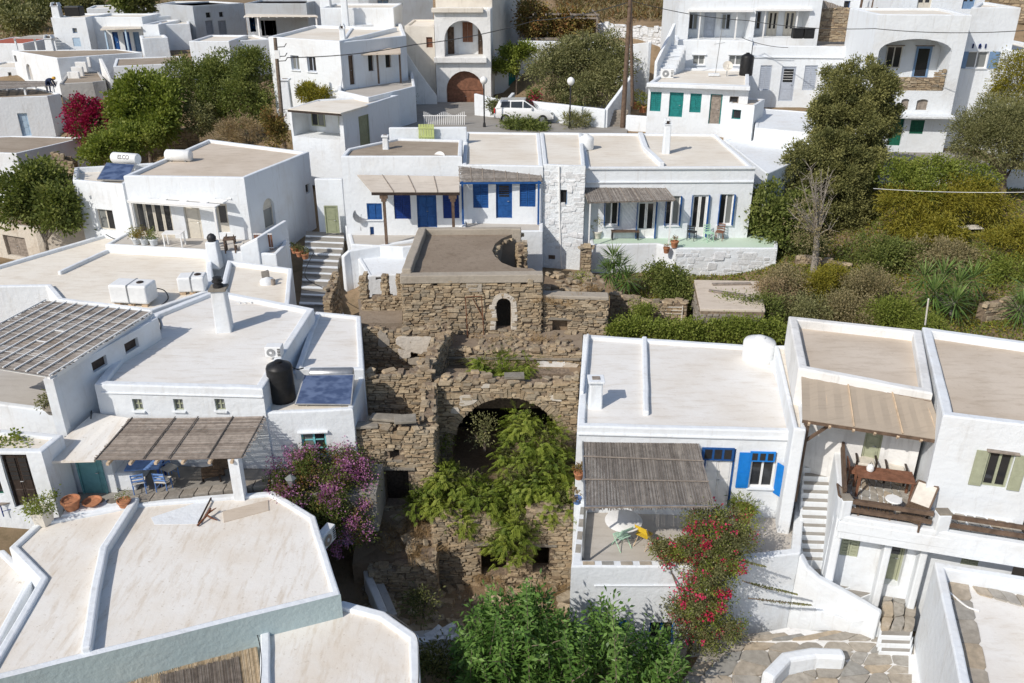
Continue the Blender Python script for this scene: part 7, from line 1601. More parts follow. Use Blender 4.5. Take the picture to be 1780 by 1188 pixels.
# anchor-like driftwood on the roof and flat board
r = thing('old_anchor', 'rusty dark anchor with wooden stock lying on the pale roof', 'anchor', PZ(355, 900, 4.37)); mb = MB(); mb.tube([PZ(345, 909, 4.42), PZ(367, 866, 4.44)], .03, 7); mb.build('stock', 'wood_dark', r); mb = MB(); mb.tube([PZ(343, 914, 4.4), PZ(358, 898, 4.5), PZ(366, 884, 4.6)], .035, 7); mb.build('shank', 'rust', r); mb = MB(); mb.tube([PZ(378, 905, 4.42), PZ(366, 900, 4.5), PZ(358, 895, 4.5), PZ(368, 888, 4.55), PZ(376, 883, 4.6)], [.015, .03, .04, .03, .012], 7); mb.build('arms', 'rust', r)
# F4 terrace
zf = 6.7
table('iron_bench', 'dark brown slatted bench by the glazed doors', PZ(1086, 416, zf), 0, (1.5, .42, .45), 'wood_brown', 'metal_dark', 4, 'bench')
chair('metal_chair', 'mint metal chair on the terrace corner', PZ(1231, 419, zf), R(20), 'mint_paint'); chair('metal_chair', 'dark red metal chair beside the mint one', PZ(1250, 417, zf), R(-25), 'wood_red'); chair('metal_chair', 'small black metal chair by the right glazed door', PZ(1202, 417, zf), R(150), 'metal_dark')
pot('tall clay pot with dry cactus at the terrace left corner', PZ(1038, 414, zf), .26, .4, 'linen', 'leaf_yellow', 260, .6, .3); pot('clay pot on the terrace wall end', PZ(1172, 430, 6.75), .22, .34, 'terracotta', 'leaf_dry', 120, .2, .15); pot('small clay pot on the terrace step', PZ(1158, 440, 6.5), .18, .3, 'terracotta', 'leaf_dry', 60, .12, .12)
# L4 terrace
zq_ = 7.08
table('folding_table', 'white folding table under the slotted canopy', PZ(305, 428, zq_), 0, (1.0, .6, .72), 'paint_white', 'paint_white')
chair('director_chair', 'wooden chair with pale cushion at the alley corner of terrace', PZ(418, 438, zq_), R(100), 'wood_brown', 'linen'); chair('director_chair', 'wooden chair left of the round terrace table', PZ(388, 437, zq_), R(-80), 'wood_brown', 'linen'); p = PZ(402, 438, zq_); table('wooden_table', 'small wooden terrace table between two chairs', p, .2, (.6, .6, .7), 'wood_brown')
for i, (u, v) in enumerate(((238, 424), (252, 425), (268, 426))): pot(['yellowish', 'reddish', 'green'][i] + ' leafed white planter under the canopy ' + ['left post', 'centre left', 'beside table'][i], PZ(u, v, zq_), .24, .35, 'white', ['leaf_yellow', 'leaf_russet', 'leaf_mid'][i], 420, .5, .34, seed=i + 3)
for i, (u, v) in enumerate(((513, 440), (521, 446), (531, 450))): pot(['highest', 'middle', 'lowest'][i] + ' clay pot on the shaded alley wall by the arched door', PZ(u, v, 7.1 - i * .12), .2, .28, 'terracotta', 'leaf_dark', 140, .2, .2, seed=i)
mb = MB(); a = PZ(522, 452, 6.9); gr = thing('railing', 'brown slatted gate set in white frame at the terrace end', 'gate', PZ(458, 432, 7.1))
for i in range(8): a = PZ(446 + i * 4, 434, 7.1); bar(gr, a, a + Vector((0, 0, .85)), .09, .02, 'wood_red', 'slat')
for z in (.1, .82): bar(gr, PZ(444, 434, 7.1) + Vector((0, -.02, z)), PZ(476, 434, 7.1) + Vector((0, -.02, z)), .04, .05, 'paint_white', 'rail')
# plaza: paving, walls, car, gate, railings
sheet_struct('plaza', 'grey paved village square behind the terrace roofs', [(690, 232), (1090, 236), (1090, 178), (690, 178)], 10.0, 'paving_grey', .3)
rs_ = thing('railing', 'low white picket railing along the square', 'railing', PZ(770, 216, 10.0))
for i in range(22): p = PZ(738 + i * 3.3, 217, 10.0); z = .75 + .12 * math.cos(i * .6); bar(rs_, p, p + Vector((0, 0, z)), .05, .03, 'paint_white', 'picket')
bar(rs_, PZ(736, 217, 10.0) + Vector((0, 0, .6)), PZ(811, 217, 10.0) + Vector((0, 0, .6)), .04, .06, 'paint_white', 'rail')
p = PZ(743, 241, 10.95) + Vector((0, -.35, 0)); r = thing('garden_gate', 'lime green wooden gate in the white yard wall', 'gate', p); fg = frame(p + Vector((-.45, -.1, 0)), p + Vector((.45, -.1, 0)))
for i in range(6): mb = MB(); mb.fbox(fg, i * .15 + .01, i * .15 + .14, 0, .05, 10.95, 11.85); mb.build('board', 'lime_gate', r)
mb = MB(); mb.fbox(fg, 0, .9, .05, .08, 11.1, 11.2); mb.fbox(fg, 0, .9, .05, .08, 11.6, 11.7); mb.build('ledger', 'lime_gate', r)
wallrun('garden_wall', 'low white wall with curved end beside the arched garage', [PZ(826, 200, 10.0), PZ(880, 206, 10.0), PZ(892, 190, 10)], [11.5, 11.2, 11.2], 9.5, .25, 'white')
wallrun('garden_wall', 'long low white garden wall behind the parked car', [PZ(902, 206, 10.0), PZ(1052, 222, 10.0)], [11.3, 11.2], 9.5, .3, 'white')
wallrun('garden_wall', 'white stair wall between plaza tree and leaning pole', [PZ(1052, 222, 10.0), PZ(1095, 172, 11.2)], [11.2, 12.8], 9.5, .25, 'white')
st2 = thing('outdoor_staircase', 'short stone stair beside the leaning pole', 'staircase', PZ(1065, 220, 10.0))
for i in range(6): a = PZ(1046 + i * 1.5, 220 - i * 5, 10 + i * .17); mb = MB(); mb.prism([(a.x, a.y), (a.x + 1.5, a.y), (a.x + 1.5, a.y + .35), (a.x, a.y + .35)], 9.5, 10.1 + i * .17); mb.build('step', 'stone_grey', st2, bevel=.02)
wallrun('garden_wall', 'white flower-bed wall before the teal doors', [PZ(1088, 224, 10.0), PZ(1140, 228, 10), PZ(1210, 228, 10), PZ(1262, 228, 10)], 10.9, 9.4, .3, 'white')
wallrun('garden_wall', 'stepped white wall right of the flower bed', [PZ(1262, 230, 9.9), PZ(1330, 234, 9.9), PZ(1410, 250, 9.4)], [11.3, 11.0, 10.6], 7.0, .3, 'white'); 
KX = House('white_house', 'low white terrace block below the grey-blue shutters', [(1312, 222), (1418, 232), (1424, 196), (1318, 188)], 11.1, 6.5, .04, .2, 'white', 'white'); KX.finish()
JH = HY('garden_house', 'white garden house with teal door behind the plaza tree', 860, 952, 92, 178, 71.5, 73, dep=3); JH.op(0, 'shutters', 884, 125, 897, 150, col='teal'); JH.op(0, 'door', 924, 150, 950, 178, col='turquoise', panels=2); JH.finish()
wallrun('garden_wall', 'whitewashed terrace wall under the vine pergola', [PY(900, 90, 73.5), PY(1045, 90, 72.5)], 14.0, 9.5, .3, 'white_rough'); wallrun('garden_wall', 'white shaded wall with teal hatch beside the narrow stair', [PY(1050, 90, 72), PY(1130, 75, 66)], [13.6, 14.6], 10, .3, 'white')
def car(label, p, rz):
    r = thing('parked_car', label, 'car', p); M_ = Matrix.Rotation(rz, 3, 'Z'); q = lambda x, y, z: p + M_ @ Vector((x, y, z))
    prof = [(-2.0, .35, .55), (-2.02, .35, .95), (-1.95, .35, 1.05), (-1.0, .3, 1.06), (.55, .3, 1.02), (1.0, .3, .96), (1.75, .3, .84), (1.98, .32, .66), (2.0, .35, .45)]
    mb = MB(); rows = []
    for x, zb_, zt in prof:
        w = .86 if abs(x) < 1.6 else .86 - (abs(x) - 1.6) * .35
        rows.append([mb.vert(q(x, sy, z)) for sy, z in ((-w * .9, zb_), (-w, zb_ + .15), (-w, zt - .12), (-w * .93, zt), (w * .93, zt), (w, zt - .12), (w, zb_ + .15), (w * .9, zb_))])
    for a, b in zip(rows, rows[1:]):
        for j in range(8): mb.face([a[j], b[j], b[(j + 1) % 8], a[(j + 1) % 8]])
    mb.face(rows[0][::-1]); mb.face(rows[-1]); mb.build('body', 'car_paint', r, smooth=True, bevel=.02)
    cab = [(-1.92, 1.04), (-1.7, 1.5), (.0, 1.56), (.9, 1.0)]; cw_ = [.78, .64, .64, .76]
    mb = MB(); rows = []
    for (x, z), w in zip(cab, cw_): rows.append((mb.vert(q(x, -w, z)), mb.vert(q(x, w, z))))
    for a, b in zip(rows, rows[1:]): mb.face([a[0], b[0], b[1], a[1]])
    base = [(mb.vert(q(-1.9, -.8, 1.0)), mb.vert(q(-1.9, .8, 1.0))), (mb.vert(q(.92, -.79, .98)), mb.vert(q(.92, .79, .98)))]
    for s in (0, 1): f = [rows[0][s], rows[1][s], rows[2][s], rows[3][s], base[1][s], base[0][s]]; mb.face(f[::-1] if s == 0 else f)
    mb.face([rows[0][0], rows[0][1], base[0][1], base[0][0]]); mb.build('cabin', 'car_paint', r, bevel=.03)
    for sy in (-1, 1):
        for (x0, x1, x2, x3) in ((-1.6, -1.5, -.95, -.95), (-.87, -.87, -.1, -.1), (-.02, -.02, .05, .68)):
            mb = MB(); o_ = sy * .012; mb.poly([q(x0, sy * .785 + o_, 1.08), q(x3, sy * .785 + o_, 1.07), q(x2, sy * .66 + o_, 1.47), q(x1, sy * .66 + o_, 1.45)][::(1 if sy < 0 else -1)]); mb.build('window', 'car_glass', r)
    mb = MB(); mb.poly([q(.86, -.7, 1.05), q(.86, .7, 1.05), q(.08, .6, 1.545), q(.08, -.6, 1.545)]); mb.build('windscreen', 'car_glass', r); mb = MB(); mb.poly([q(-1.915, -.68, 1.1), q(-1.735, -.58, 1.47), q(-1.735, .58, 1.47), q(-1.915, .68, 1.1)]); mb.build('rear_window', 'car_glass', r)
    for x in (-1.25, 1.3):
        for sy in (-1, 1):
            w_ = thing('x', None, None) if False else None; mb = MB(); mb.tube([q(x, sy * .68, .32), q(x, sy * .88, .32)], .32, 20); tw = mb.build('wheel', 'tyre', r); mb = MB(); mb.tube([q(x, sy * .885, .32), q(x, sy * .895, .32)], .19, 16); mb.build('rim', 'metal_grey', tw)
    for sy in (-1, 1):
        mb = MB(); mb.box(q(-2.0, sy * .72, .85), (.08, .2, .3), rz); mb.build('tail_light', 'red_plastic', r); mb = MB(); mb.box(q(1.9, sy * .6, .7), (.16, .28, .13), rz); mb.build('headlight', 'glass_curtain', r); mb = MB(); mb.box(q(.55, sy * .9, 1.05), (.12, .16, .12), rz); mb.build('mirror', 'car_paint', r)
    mb = MB(); mb.box(q(-2.03, 0, .55), (.06, 1.6, .2), rz); mb.box(q(2.0, 0, .45), (.06, 1.55, .2), rz); mb.build('bumper', 'car_paint', r, bevel=.02)
    mb = MB(); mb.box(q(-2.07, 0, .72), (.02, .5, .11), rz); mb.build('number_plate', 'paint_white', r)
car('white hatchback car parked in the village square', PZ(912, 212, 10.0), R(-6))
# toy car and pots of the veranda house yard
Yd = MB(); q = [PY(1530, 270, 51), PY(1660, 270, 51), PY(1700, 225, 55), PY(1530, 225, 55.4)]
mb = MB(); mb.prism([(q[0].x, 50.5), (q[1].x + 3, 50.5), (q[1].x + 3, 56), (q[0].x, 56)], 6, 8.75); tag(mb.build('courtyard', 'paving_grey'), 'paved yard before the green door of the veranda house', None, None, 'structure')
wallrun('yard_wall', 'white retaining wall below the yard of the veranda house', [(q[0].x - 3, 50.6), (q[1].x + 6, 49.4)], [9.1, 9.0], 5, .4, 'white')
p = PZ(1601, 256, 8.76); r = thing('toy_car', 'red ride-on toy car in the yard by the green door', 'toy car', p); mb = MB(); mb.box(p + Vector((0, 0, .3)), (.7, .42, .25), .6); mb.build('body', 'red_plastic', r, bevel=.08); mb = MB(); mb.box(p + Vector((-.1, -.05, .62)), (.3, .36, .4), .6); mb.build('seat_back', 'red_plastic', r, bevel=.06)
M_ = Matrix.Rotation(.6, 3, 'Z')
for sx in (-.25, .25):
    for sy in (-.23, .23): c = p + M_ @ Vector((sx, sy, .14)); a = M_ @ Vector((0, .05, 0)); mb = MB(); mb.tube([c - a, c + a], .14, 14); mb.build('wheel', 'tyre', r)
mb = MB(); mb.box(p + Vector((-.5, -.25, .2)), (.22, .2, .4), .2); mb.build('bucket', 'yellow_plastic', r)
for i, (u, v, m) in enumerate(((1105, 190, 'leaf_yellow'), (1117, 196, 'leaf_bright'), (1135, 200, 'leaf_yellow'), (1172, 208, 'leaf_russet'), (1208, 202, 'leaf_russet'), (1222, 206, 'leaf_dry'), (1257, 212, 'leaf_russet'))):
    pot(['tall yellow-green shrub in clay jar', 'bright shrub in clay pot', 'low yellowish shrub in clay pot', 'russet potted plant', 'red-brown potted shrub', 'dry potted plant', 'small russet potted plant'][i] + ' along the teal-door house ' + ['corner', 'bed left', 'bed', 'by the first door', 'under the window', 'by the grey door', 'right end'][i], PZ(u, v, 10.4), .3, .45, 'terracotta', m, 420, .75, .5, seed=i + 11, L=.12)
for i, (u, v) in enumerate(((708, 196), (716, 192))): pot(['dark bin-like pot with tall shrub', 'grey pot with upright green shrub'][i] + ' at the foot of the old stair', PZ(u, v, 10.0), .32, .5, 'paving_grey', 'leaf_dark', 420, .9, .35, seed=i)
# person stooping on the far left roof
p = PZ(85, 160, 9.95); r = thing('person', 'person in navy clothes and yellow cap stooping on the roof, far left', 'person', p)
sk = [((0, 0, .05), .09), ((.02, .02, .45), .12), ((0, .12, .8), .2), ((.22, .0, 1.02), .22), ((.5, -.12, 1.05), .2), ((.66, -.16, 1.08), .08), ((.78, -.2, 1.08), .12)]
me = bpy.data.meshes.new('body'); vs = [(-.12, -.0, .04), (-.12, .06, .42), (-.1, .1, .78), (0, .1, .86), (.2, 0, 1.0), (.45, -.1, 1.05), (.62, -.14, 1.06), (.75, -.18, 1.08), (.14, .0, .04), (.14, .05, .42), (.08, .1, .78), (.45, .1, .98), (.55, .12, .7), (.66, .06, .45), (.42, -.3, .98), (.55, -.32, .68), (.68, -.28, .42), (-.02, -.06, .02), (.25, -.06, .02)]
es = [(0, 1), (1, 2), (2, 3), (3, 4), (4, 5), (5, 6), (6, 7), (8, 9), (9, 10), (10, 3), (5, 11), (11, 12), (12, 13), (5, 14), (14, 15), (15, 16), (0, 17), (8, 18)]
rad = [.06, .085, .11, .15, .17, .17, .06, .11, .06, .085, .11, .085, .06, .045, .085, .06, .045, .05, .05]
me.from_pydata(vs, es, []); bo = bpy.data.objects.new('body', me); link(bo, r); bo.modifiers.new('skin', 'SKIN'); me.skin_vertices[0]
for i, k in enumerate(rad): me.skin_vertices[0].data[i].radius = (k, k)
me.skin_vertices[0].data[3].use_root = True; ss = bo.modifiers.new('sub', 'SUBSURF'); ss.levels = 2; ss.render_levels = 2; me.materials.append(MAT['navy_cloth'])
mb = MB(); mb.lathe(p + Vector((.76, -.18, 1.08)), [(.02, -.1), (.1, -.06), (.125, .02), (.1, .1), (.03, .14)], 14); mb.build('head', 'skin', r, smooth=True); mb = MB(); mb.lathe(p + Vector((.76, -.18, 1.12)), [(.2, 0), (.14, .02), (.13, .08), (.08, .13), (.01, .14)], 16); mb.build('cap', 'yellow_cap', r, smooth=True)
# lane kerb and steps in the stepped alley
al = thing('stepped_alley', 'stone alley steps edged in white climbing between the houses', 'staircase', PZ(570, 540, 4.6))
rows = [(548, 600, 545, 4.6), (546, 596, 528, 4.75), (549, 594, 513, 4.9), (550, 592, 500, 5.05), (551, 591, 487, 5.2), (552, 590, 475, 5.35), (552, 589, 463, 5.5), (553, 590, 452, 5.65), (554, 594, 441, 5.8), (555, 597, 431, 5.95), (556, 599, 421, 6.1), (557, 600, 411, 6.25), (558, 600, 402, 6.4)]
for (a0, a1, v, z), (b0, b1, v2, z2) in zip(rows, rows[1:]):
    P_ = [PZ(a0 - 26, v, z), PZ(a1 - 2, v + 3, z), PZ(b1 - 2, v2 + 3, z), PZ(b0 - 26, v2, z)]; mb = MB(); mb.prism([(p.x, p.y) for p in P_], z - 1.2, z); mb.build('step', 'paving_grey', al, bevel=.02, jitter=.01)
    Q = [P_[0].lerp(P_[3], .0), P_[1].lerp(P_[2], .0), P_[1].lerp(P_[2], .2), P_[0].lerp(P_[3], .2)]; mb = MB(); mb.prism([(p.x, p.y) for p in Q], z - .05, z + .006); mb.build('white_edge', 'white', al)
FW = wallrun('alley_house', 'white house wall with olive door at the top of the stepped alley', [PZ(556, 398, 6.4), PZ(603, 398, 6.4)], 9.3, 5.5, .3, 'white'); p = PZ(572, 404, 6.4); fd = frame(p + Vector((-.1, -.17, 0)), p + Vector((.7, -.17, 0))); fitting(FW.parent, fd, dict(kind='door', s0=0, s1=.75, z0=6.42, z1=8.0, depth=-.02, col='olive_door', panels=2))
# pale kerb drain wall in the dark lane
wallrun('kerb_wall', 'pale crumbling kerb wall along the dark lane under the bougainvillea', [PZ(632, 948, .6), PZ(640, 1010, .5), PZ(668, 1072, .4)], [.85, .75, .6], -1.2, .28, 'white_old'); wallrun('kerb_wall', 'grey cement channel beside the pale kerb wall', [PZ(646, 955, .4), PZ(655, 1010, .3), PZ(684, 1075, .2)], [.6, .5, .35], -1.2, .3, 'grey_plaster')
stone_run('rubble_wall', 'peeling whitewashed rubble wall below the kinked roof kerb', [PZ(715, 1130, .4), PZ(800, 1110, .4)], [1.0, .7], -1.2, .5, 'stone_white', 40, (.14, .24), (.25, .5), 'grey_plaster')
wallrun('garden_wall', 'curved white bench wall on the flagstone lane, bottom edge', [PZ(1330, 1200, 1.0), PZ(1362, 1166, 1.0), PZ(1410, 1158, 1.0), PZ(1463, 1160, 1.0)], 1.6, .3, .4, 'white', bevel=.1)
# garden terraces
sh = House('stone_shed', 'low stone shed with cement roof and planks in the garden', [(1217, 541), (1330, 543), (1318, 492), (1206, 490)], 6.3, 3.8, .0, .2, 'mortar', 'roof_tan'); sh.finish(); its = face_stones(sh.P[0], sh.P[1], 4.2, 6.2, [], (.1, .2), (.2, .5), .03, .18) + face_stones(sh.P[3], sh.P[0], 4.2, 6.2, [], (.1, .2), (.2, .5), .03, .18); place_stones(sh.wall, its, 'stone_grey', 60)
for i, (a, b) in enumerate((((1238, 494), (1305, 493)), ((1232, 505), (1295, 513)))): r = thing('plank', ['upper', 'lower'][i] + ' weathered plank lying on the garden shed roof', 'plank', PZ(*a, 6.45)); bar(r, PZ(*a, 6.46), PZ(*b, 6.46), .18, .06, 'wood_grey', 'board')
stone_run('stone_wall', 'dry stone garden wall beside the bare-branched tree', [PZ(1380, 470, 5.6), PZ(1480, 470, 5.8)], [6.4, 6.2], 4.4, .4, 'stone', 60)
stone_run('stone_wall', 'dry stone terrace wall under the bare garden slope at right edge', [PZ(1700, 560, 5.4), PZ(1800, 535, 5.8)], [6.3, 6.6], 4.6, .4, 'stone', 50)
stone_run('stone_wall', 'dark stone wall below the spiky yucca in the garden', [PZ(1062, 545, 4.9), PZ(1125, 560, 4.8), PZ(1190, 560, 4.8)], [6.0, 5.9, 5.9], 4.0, .5, 'stone', 50)
stone_run('stone_wall', 'tumbled stone pier between the terrace wall and white house', [PZ(1008, 470, 5.6), PZ(1026, 470, 5.6)], 7.0, 4.6, .6, 'stone', 40, both=False)
stone_run('ruined_wall', 'ruined stone wall stump among the far left trees', [PZ(310, 172, 9.0), PZ(365, 190, 8.6)], [10.2, 9.4], 6.5, .5, 'stone', 60, (.14, .26), (.25, .6))
stone_run('ruined_wall', 'low broken stone wall behind the tan-roofed house', [PZ(250, 248, 8.0), PZ(345, 238, 8.2)], [8.6, 8.9], 6.0, .5, 'stone', 50, (.14, .26), (.25, .6))
stone_run('ruined_wall', 'crumbling stone stub left of the tan-roofed house', [PZ(98, 290, 8), PZ(135, 300, 7.6)], [9.0, 8.3], 4.5, .6, 'stone', 50, (.14, .26), (.25, .6))
OL = House('old_cottage', 'half-ruined plaster cottage with grey doors below the fig tree', [(-40, 382), (60, 398), (158, 395), (120, 370), (-40, 360)], 6.6, 3.8, .1, .3, 'ruin_plaster', 'soil'); OL.op(0, 'door', 10, 412, 46, 446, col='wood_grey', leaves=2); OL.finish()
b = PZ(1680, 417, 6.6); table('garden_table', 'white cloth covered table among the garden bushes', b, .1, (1.3, .7, .7), 'linen', 'wood_grey')
for i, (p0, p1) in enumerate((((1150, 560), (1185, 562)),)): r = thing('garden_bench', 'rusty old garden bench behind the hedge', 'bench', PZ(1165, 560, 4.9)); a, b = PZ(1147, 560, 4.9), PZ(1184, 561, 4.9); [bar(r, a + Vector((0, 0, z)), b + Vector((0, 0, z)), .08, .03, 'linen', 'slat') for z in (.45, .62, .78)]; [bar(r, q, q + Vector((0, 0, .85)), .05, .05, 'linen', 'leg') for q in (a, b)]

def hose(label, pts, r=.02, mat='cord', cat='cable', name='cable'):
    o = thing(name, label, cat, pts[0]); P = []
    for i in range(len(pts) - 1):
        for k in range(6): f = k / 6; a, b, c, d = pts[max(0, i - 1)], pts[i], pts[i + 1], pts[min(len(pts) - 1, i + 2)]; P.append(.5 * ((2 * b) + (c - a) * f + (2 * a - 5 * b + 4 * c - d) * f * f + (3 * b - a - 3 * c + d) * f ** 3))
    P.append(pts[-1]); mb = MB(); mb.tube(P, r, 6); mb.build('line', mat, o)
hose('black water hose curling from the larger box tank', [PZ(262, 500, 7.3), PZ(285, 505, 6.9), PZ(292, 520, 6.72), PZ(276, 534, 6.72)], .025); hose('black cable along the foot of the pergola wall', [PZ(275, 552, 7.25), PZ(277, 575, 7.22), PZ(230, 600, 7.22), PZ(198, 628, 7.22), PZ(165, 655, 7.1), PZ(160, 700, 6.2), PZ(158, 728, 6.3)], .022)
hose('black hose from the tank to the solar boiler', [PZ(498, 632, 7.6), PZ(515, 642, 7.2), PZ(528, 640, 7.2)], .025); hose('bent grey cable on the back kerb of the cream roof', [PZ(184, 408, 6.9), PZ(200, 416, 6.75), PZ(222, 420, 6.75), PZ(222, 432, 6.75)], .025)
hose('white downpipe at the right corner of the blue-shuttered house', [PY(1378, 748, B1.P[1].y - .1), PY(1371, 800, B1.P[1].y - .1), PY(1363, 858, B1.P[1].y - .1)], .04, 'paint_white', 'pipe', 'downpipe'); hose('white downpipe down the whitewashed stone bay', [PY(972, 290, F3.P[0].y - .2), PY(973, 380, F3.P[0].y - .2), PY(976, 470, F3.P[0].y - .2)], .05, 'paint_white', 'pipe', 'downpipe')
hose('white pipe across the corner house roof', [PZ(1650, 1030, 3.84), PZ(1680, 1055, 3.84), PZ(1702, 1062, 3.84)], .035, 'paint_white', 'pipe', 'pipe'); hose('thin cable running over the lower roof kerb', [PZ(440, 1092, 3.75), PZ(449, 1110, 3.74), PZ(455, 1150, 3.74), PZ(452, 1195, 3.74)], .014); hose('dark cable along the kinked roof kerb', [PZ(676, 1066, 3.78), PZ(722, 1102, 3.78), PZ(728, 1150, 3.78), PZ(727, 1195, 3.78)], .014)
hose('black cable clipped to the terrace wall left of the awning', [PZ(560, 500, 5.4), PZ(530, 480, 7.2), PZ(545, 440, 8.0)], .02); hose('thin rusty rod standing behind the right parapet', [PZ(1608, 565, 8.4), PZ(1614, 520, 9.6)], .03, 'linen', 'rod', 'rod')
# ================================================================ plants
def BL(u, v, y, ru, rv, rd=None):                      # ellipsoid seen at a photo spot at distance y, radii in photo pixels
    c = PY(u, v, y); k = FPX / (c.y * CT - (c.z - CAMH) * ST); return (tuple(c), (ru / k, (rd if rd is not None else ru) / k, rv / k / .93))
def gp_(u, v, y): c = PY(u, v, y); return Vector((c.x, c.y, ground_z(c.x, c.y)))
# --- right: the big dark conifer
bl_ = [BL(1492, 160, 49, 66, 58, 55), BL(1478, 215, 48.5, 78, 55, 60), BL(1435, 195, 48, 26, 32), BL(1525, 215, 49, 38, 50), BL(1452, 270, 47.5, 72, 52, 60), BL(1430, 330, 47, 78, 58, 60), BL(1395, 300, 46.8, 42, 50), BL(1485, 310, 48, 42, 60), BL(1470, 370, 47.5, 55, 50)]
tree('conifer_tree', 'big dark rounded conifer rising between the white houses at right', gp_(1440, 430, 48), [(b[0], tuple(q * .93 for q in b[1])) for b in bl_], 150000, 'leaf_conifer', .14, .07, .3, seed=3, rc=.33, fill=.1, clump=150, out=.6, ball=1.3, up=.35, droop=.0, tmean=.6)
tree('fig_tree', 'broad-leaved tree touching the white house corner left of the conifer', gp_(1350, 450, 44.5), [BL(1335, 365, 44.5, 40, 42), BL(1365, 395, 44, 36, 34), BL(1325, 405, 44.2, 26, 24), BL(1385, 375, 45, 30, 40)], 9000, 'leaf_mid', .2, .13, .14, 'bark_pale', 4, rc=.45, clump=35, fill=.3)
bt = thing('bare_tree', 'leaning tree with bare grey twigs in front of the conifer', 'tree', PZ(1412, 486, 5.6)); rr_ = random.Random(9); mb = MB(); b0 = PZ(1412, 488, 5.5); t0 = PY(1420, 410, b0.y)
mb.tube([b0 - Vector((0, 0, .3)), b0, b0.lerp(t0, .5) + Vector((.05, 0, 0)), t0], [.24, .2, .17, .14], 10)
for i in range(26):
    e = PY(rr_.uniform(1375, 1450), rr_.uniform(285, 400), b0.y + rr_.uniform(-.8, .6)); m = t0.lerp(e, .5) + Vector((rr_.uniform(-.2, .2), 0, .1)); mb.tube([t0, m, e], [.05, .03, .008], 5)
    for j in range(7): a = m.lerp(e, rr_.random()); mb.tube([a, a + Vector((rr_.uniform(-.5, .5), rr_.uniform(-.4, .4), rr_.uniform(-.1, .6)))], [.012, .004], 4)
mb.build('trunk', 'bark_pale', bt, smooth=True); crown('crown', 'leaf_scrub', bt, [BL(1415, 415, b0.y, 34, 22), BL(1400, 380, b0.y, 26, 40)], 1500, .12, .05, seed=5, clump=20)
tree('olive_tree', 'grey-green olive tree over the white wall at the right edge', gp_(1745, 345, 47), [BL(1715, 240, 47, 52, 50), BL(1755, 255, 46.5, 40, 45), BL(1680, 240, 47.5, 34, 36), BL(1735, 200, 48, 40, 34), BL(1790, 235, 47, 40, 60)], 42000, 'leaf_olive', .15, .045, .22, 'bark', 6, rc=.4, clump=40, fill=.35)
tree('yellow_tree', 'yellow-green willow-like tree at the right edge above the olive', gp_(1770, 260, 50), [BL(1768, 130, 50, 38, 32), BL(1765, 175, 50, 38, 32), BL(1792, 140, 50, 40, 55)], 12000, 'leaf_yellow', .2, .05, .15, seed=7, rc=.4, clump=40, droop=.35)
# --- garden on the right
def B(label, blobs, n, mat, seed, L=.13, W=.065, name='garden_bush', **kw): return bush(name, label, blobs, n, mat, L, W, seed, base=None, **kw)
B('bright green creeper along the white yard wall at right', [BL(1560, 300, 46, 40, 20), BL(1620, 300, 46, 42, 20), BL(1680, 310, 46, 42, 24), BL(1590, 325, 45.5, 45, 22)], 14000, 'leaf_bright', 11, .14, .08, rc=.35, clump=40)
B('long yellow-green shrub with drooping sprays in the garden', [BL(1570, 355, 44.5, 40, 26), BL(1630, 355, 44.5, 44, 26), BL(1690, 345, 44.5, 44, 28), BL(1600, 395, 43.5, 40, 26), BL(1730, 370, 44, 30, 24)], 16000, 'leaf_yellow', 12, .22, .05, rc=.4, clump=36, droop=.35)
B('yellow shrub at the right edge beside the white garden table', [BL(1740, 430, 42, 50, 28), BL(1785, 420, 42, 40, 40)], 9000, 'leaf_yellow', 13, .15, .06, rc=.35, clump=36)
B('dark green bush under the big conifer', [BL(1515, 440, 41.5, 50, 28), BL(1560, 450, 41, 34, 22)], 9000, 'leaf_mid', 14, .13, .07, rc=.35, clump=40)
B('small dark bush in the conifer shade', [BL(1400, 430, 43.5, 26, 22)], 2500, 'leaf_dark', 15, .14, .07)
for i, (u, v, y, ru, rv, m, n) in enumerate(((1370, 495, 38, 40, 30, 'leaf_scrub', 7000), (1440, 500, 38, 48, 34, 'leaf_yellow', 8500), (1510, 505, 37.5, 50, 36, 'leaf_scrub', 8500), (1400, 545, 35.5, 46, 34, 'leaf_olive', 8000), (1470, 550, 35, 50, 34, 'leaf_scrub', 8500), (1545, 555, 34.5, 52, 34, 'leaf_bright', 9000), (1610, 575, 34, 40, 26, 'leaf_bright', 6000), (1345, 520, 37, 36, 34, 'leaf_dry', 5500))):
    B(['dry brown bush behind the shed', 'yellowish bush below the bare tree', 'brown-green scrub bush in mid garden', 'olive-green bush nearer the white roof', 'brown scrub bush behind the parapet corner', 'fresh green bush behind the right parapet', 'low bright green bush under the yuccas', 'grey-brown twiggy bush right of the shed'][i], [BL(u, v, y, ru, rv, 36)], n, m, 20 + i, .1, .05, rc=.3, clump=36, fill=.35)
B('round clipped green bush beside the grey-brown twigs', [BL(1325, 550, 35.5, 34, 38)], 7000, 'leaf_mid', 31, .1, .05); B('yellow-green flowering bush before the stone shed', [BL(1272, 540, 36, 26, 22)], 3500, 'leaf_bright', 32, .11, .06); B('small vivid green bush by the dark terrace wall', [BL(1113, 545, 36, 17, 20)], 2500, 'leaf_bright', 33, .1, .055)
B('lemon bush in front of the white terrace wall', [BL(1165, 490, 38.5, 30, 26), BL(1180, 515, 38, 26, 22), BL(1145, 480, 39, 20, 16)], 6500, 'leaf_mid', 34, .13, .075, rc=.3, clump=30)
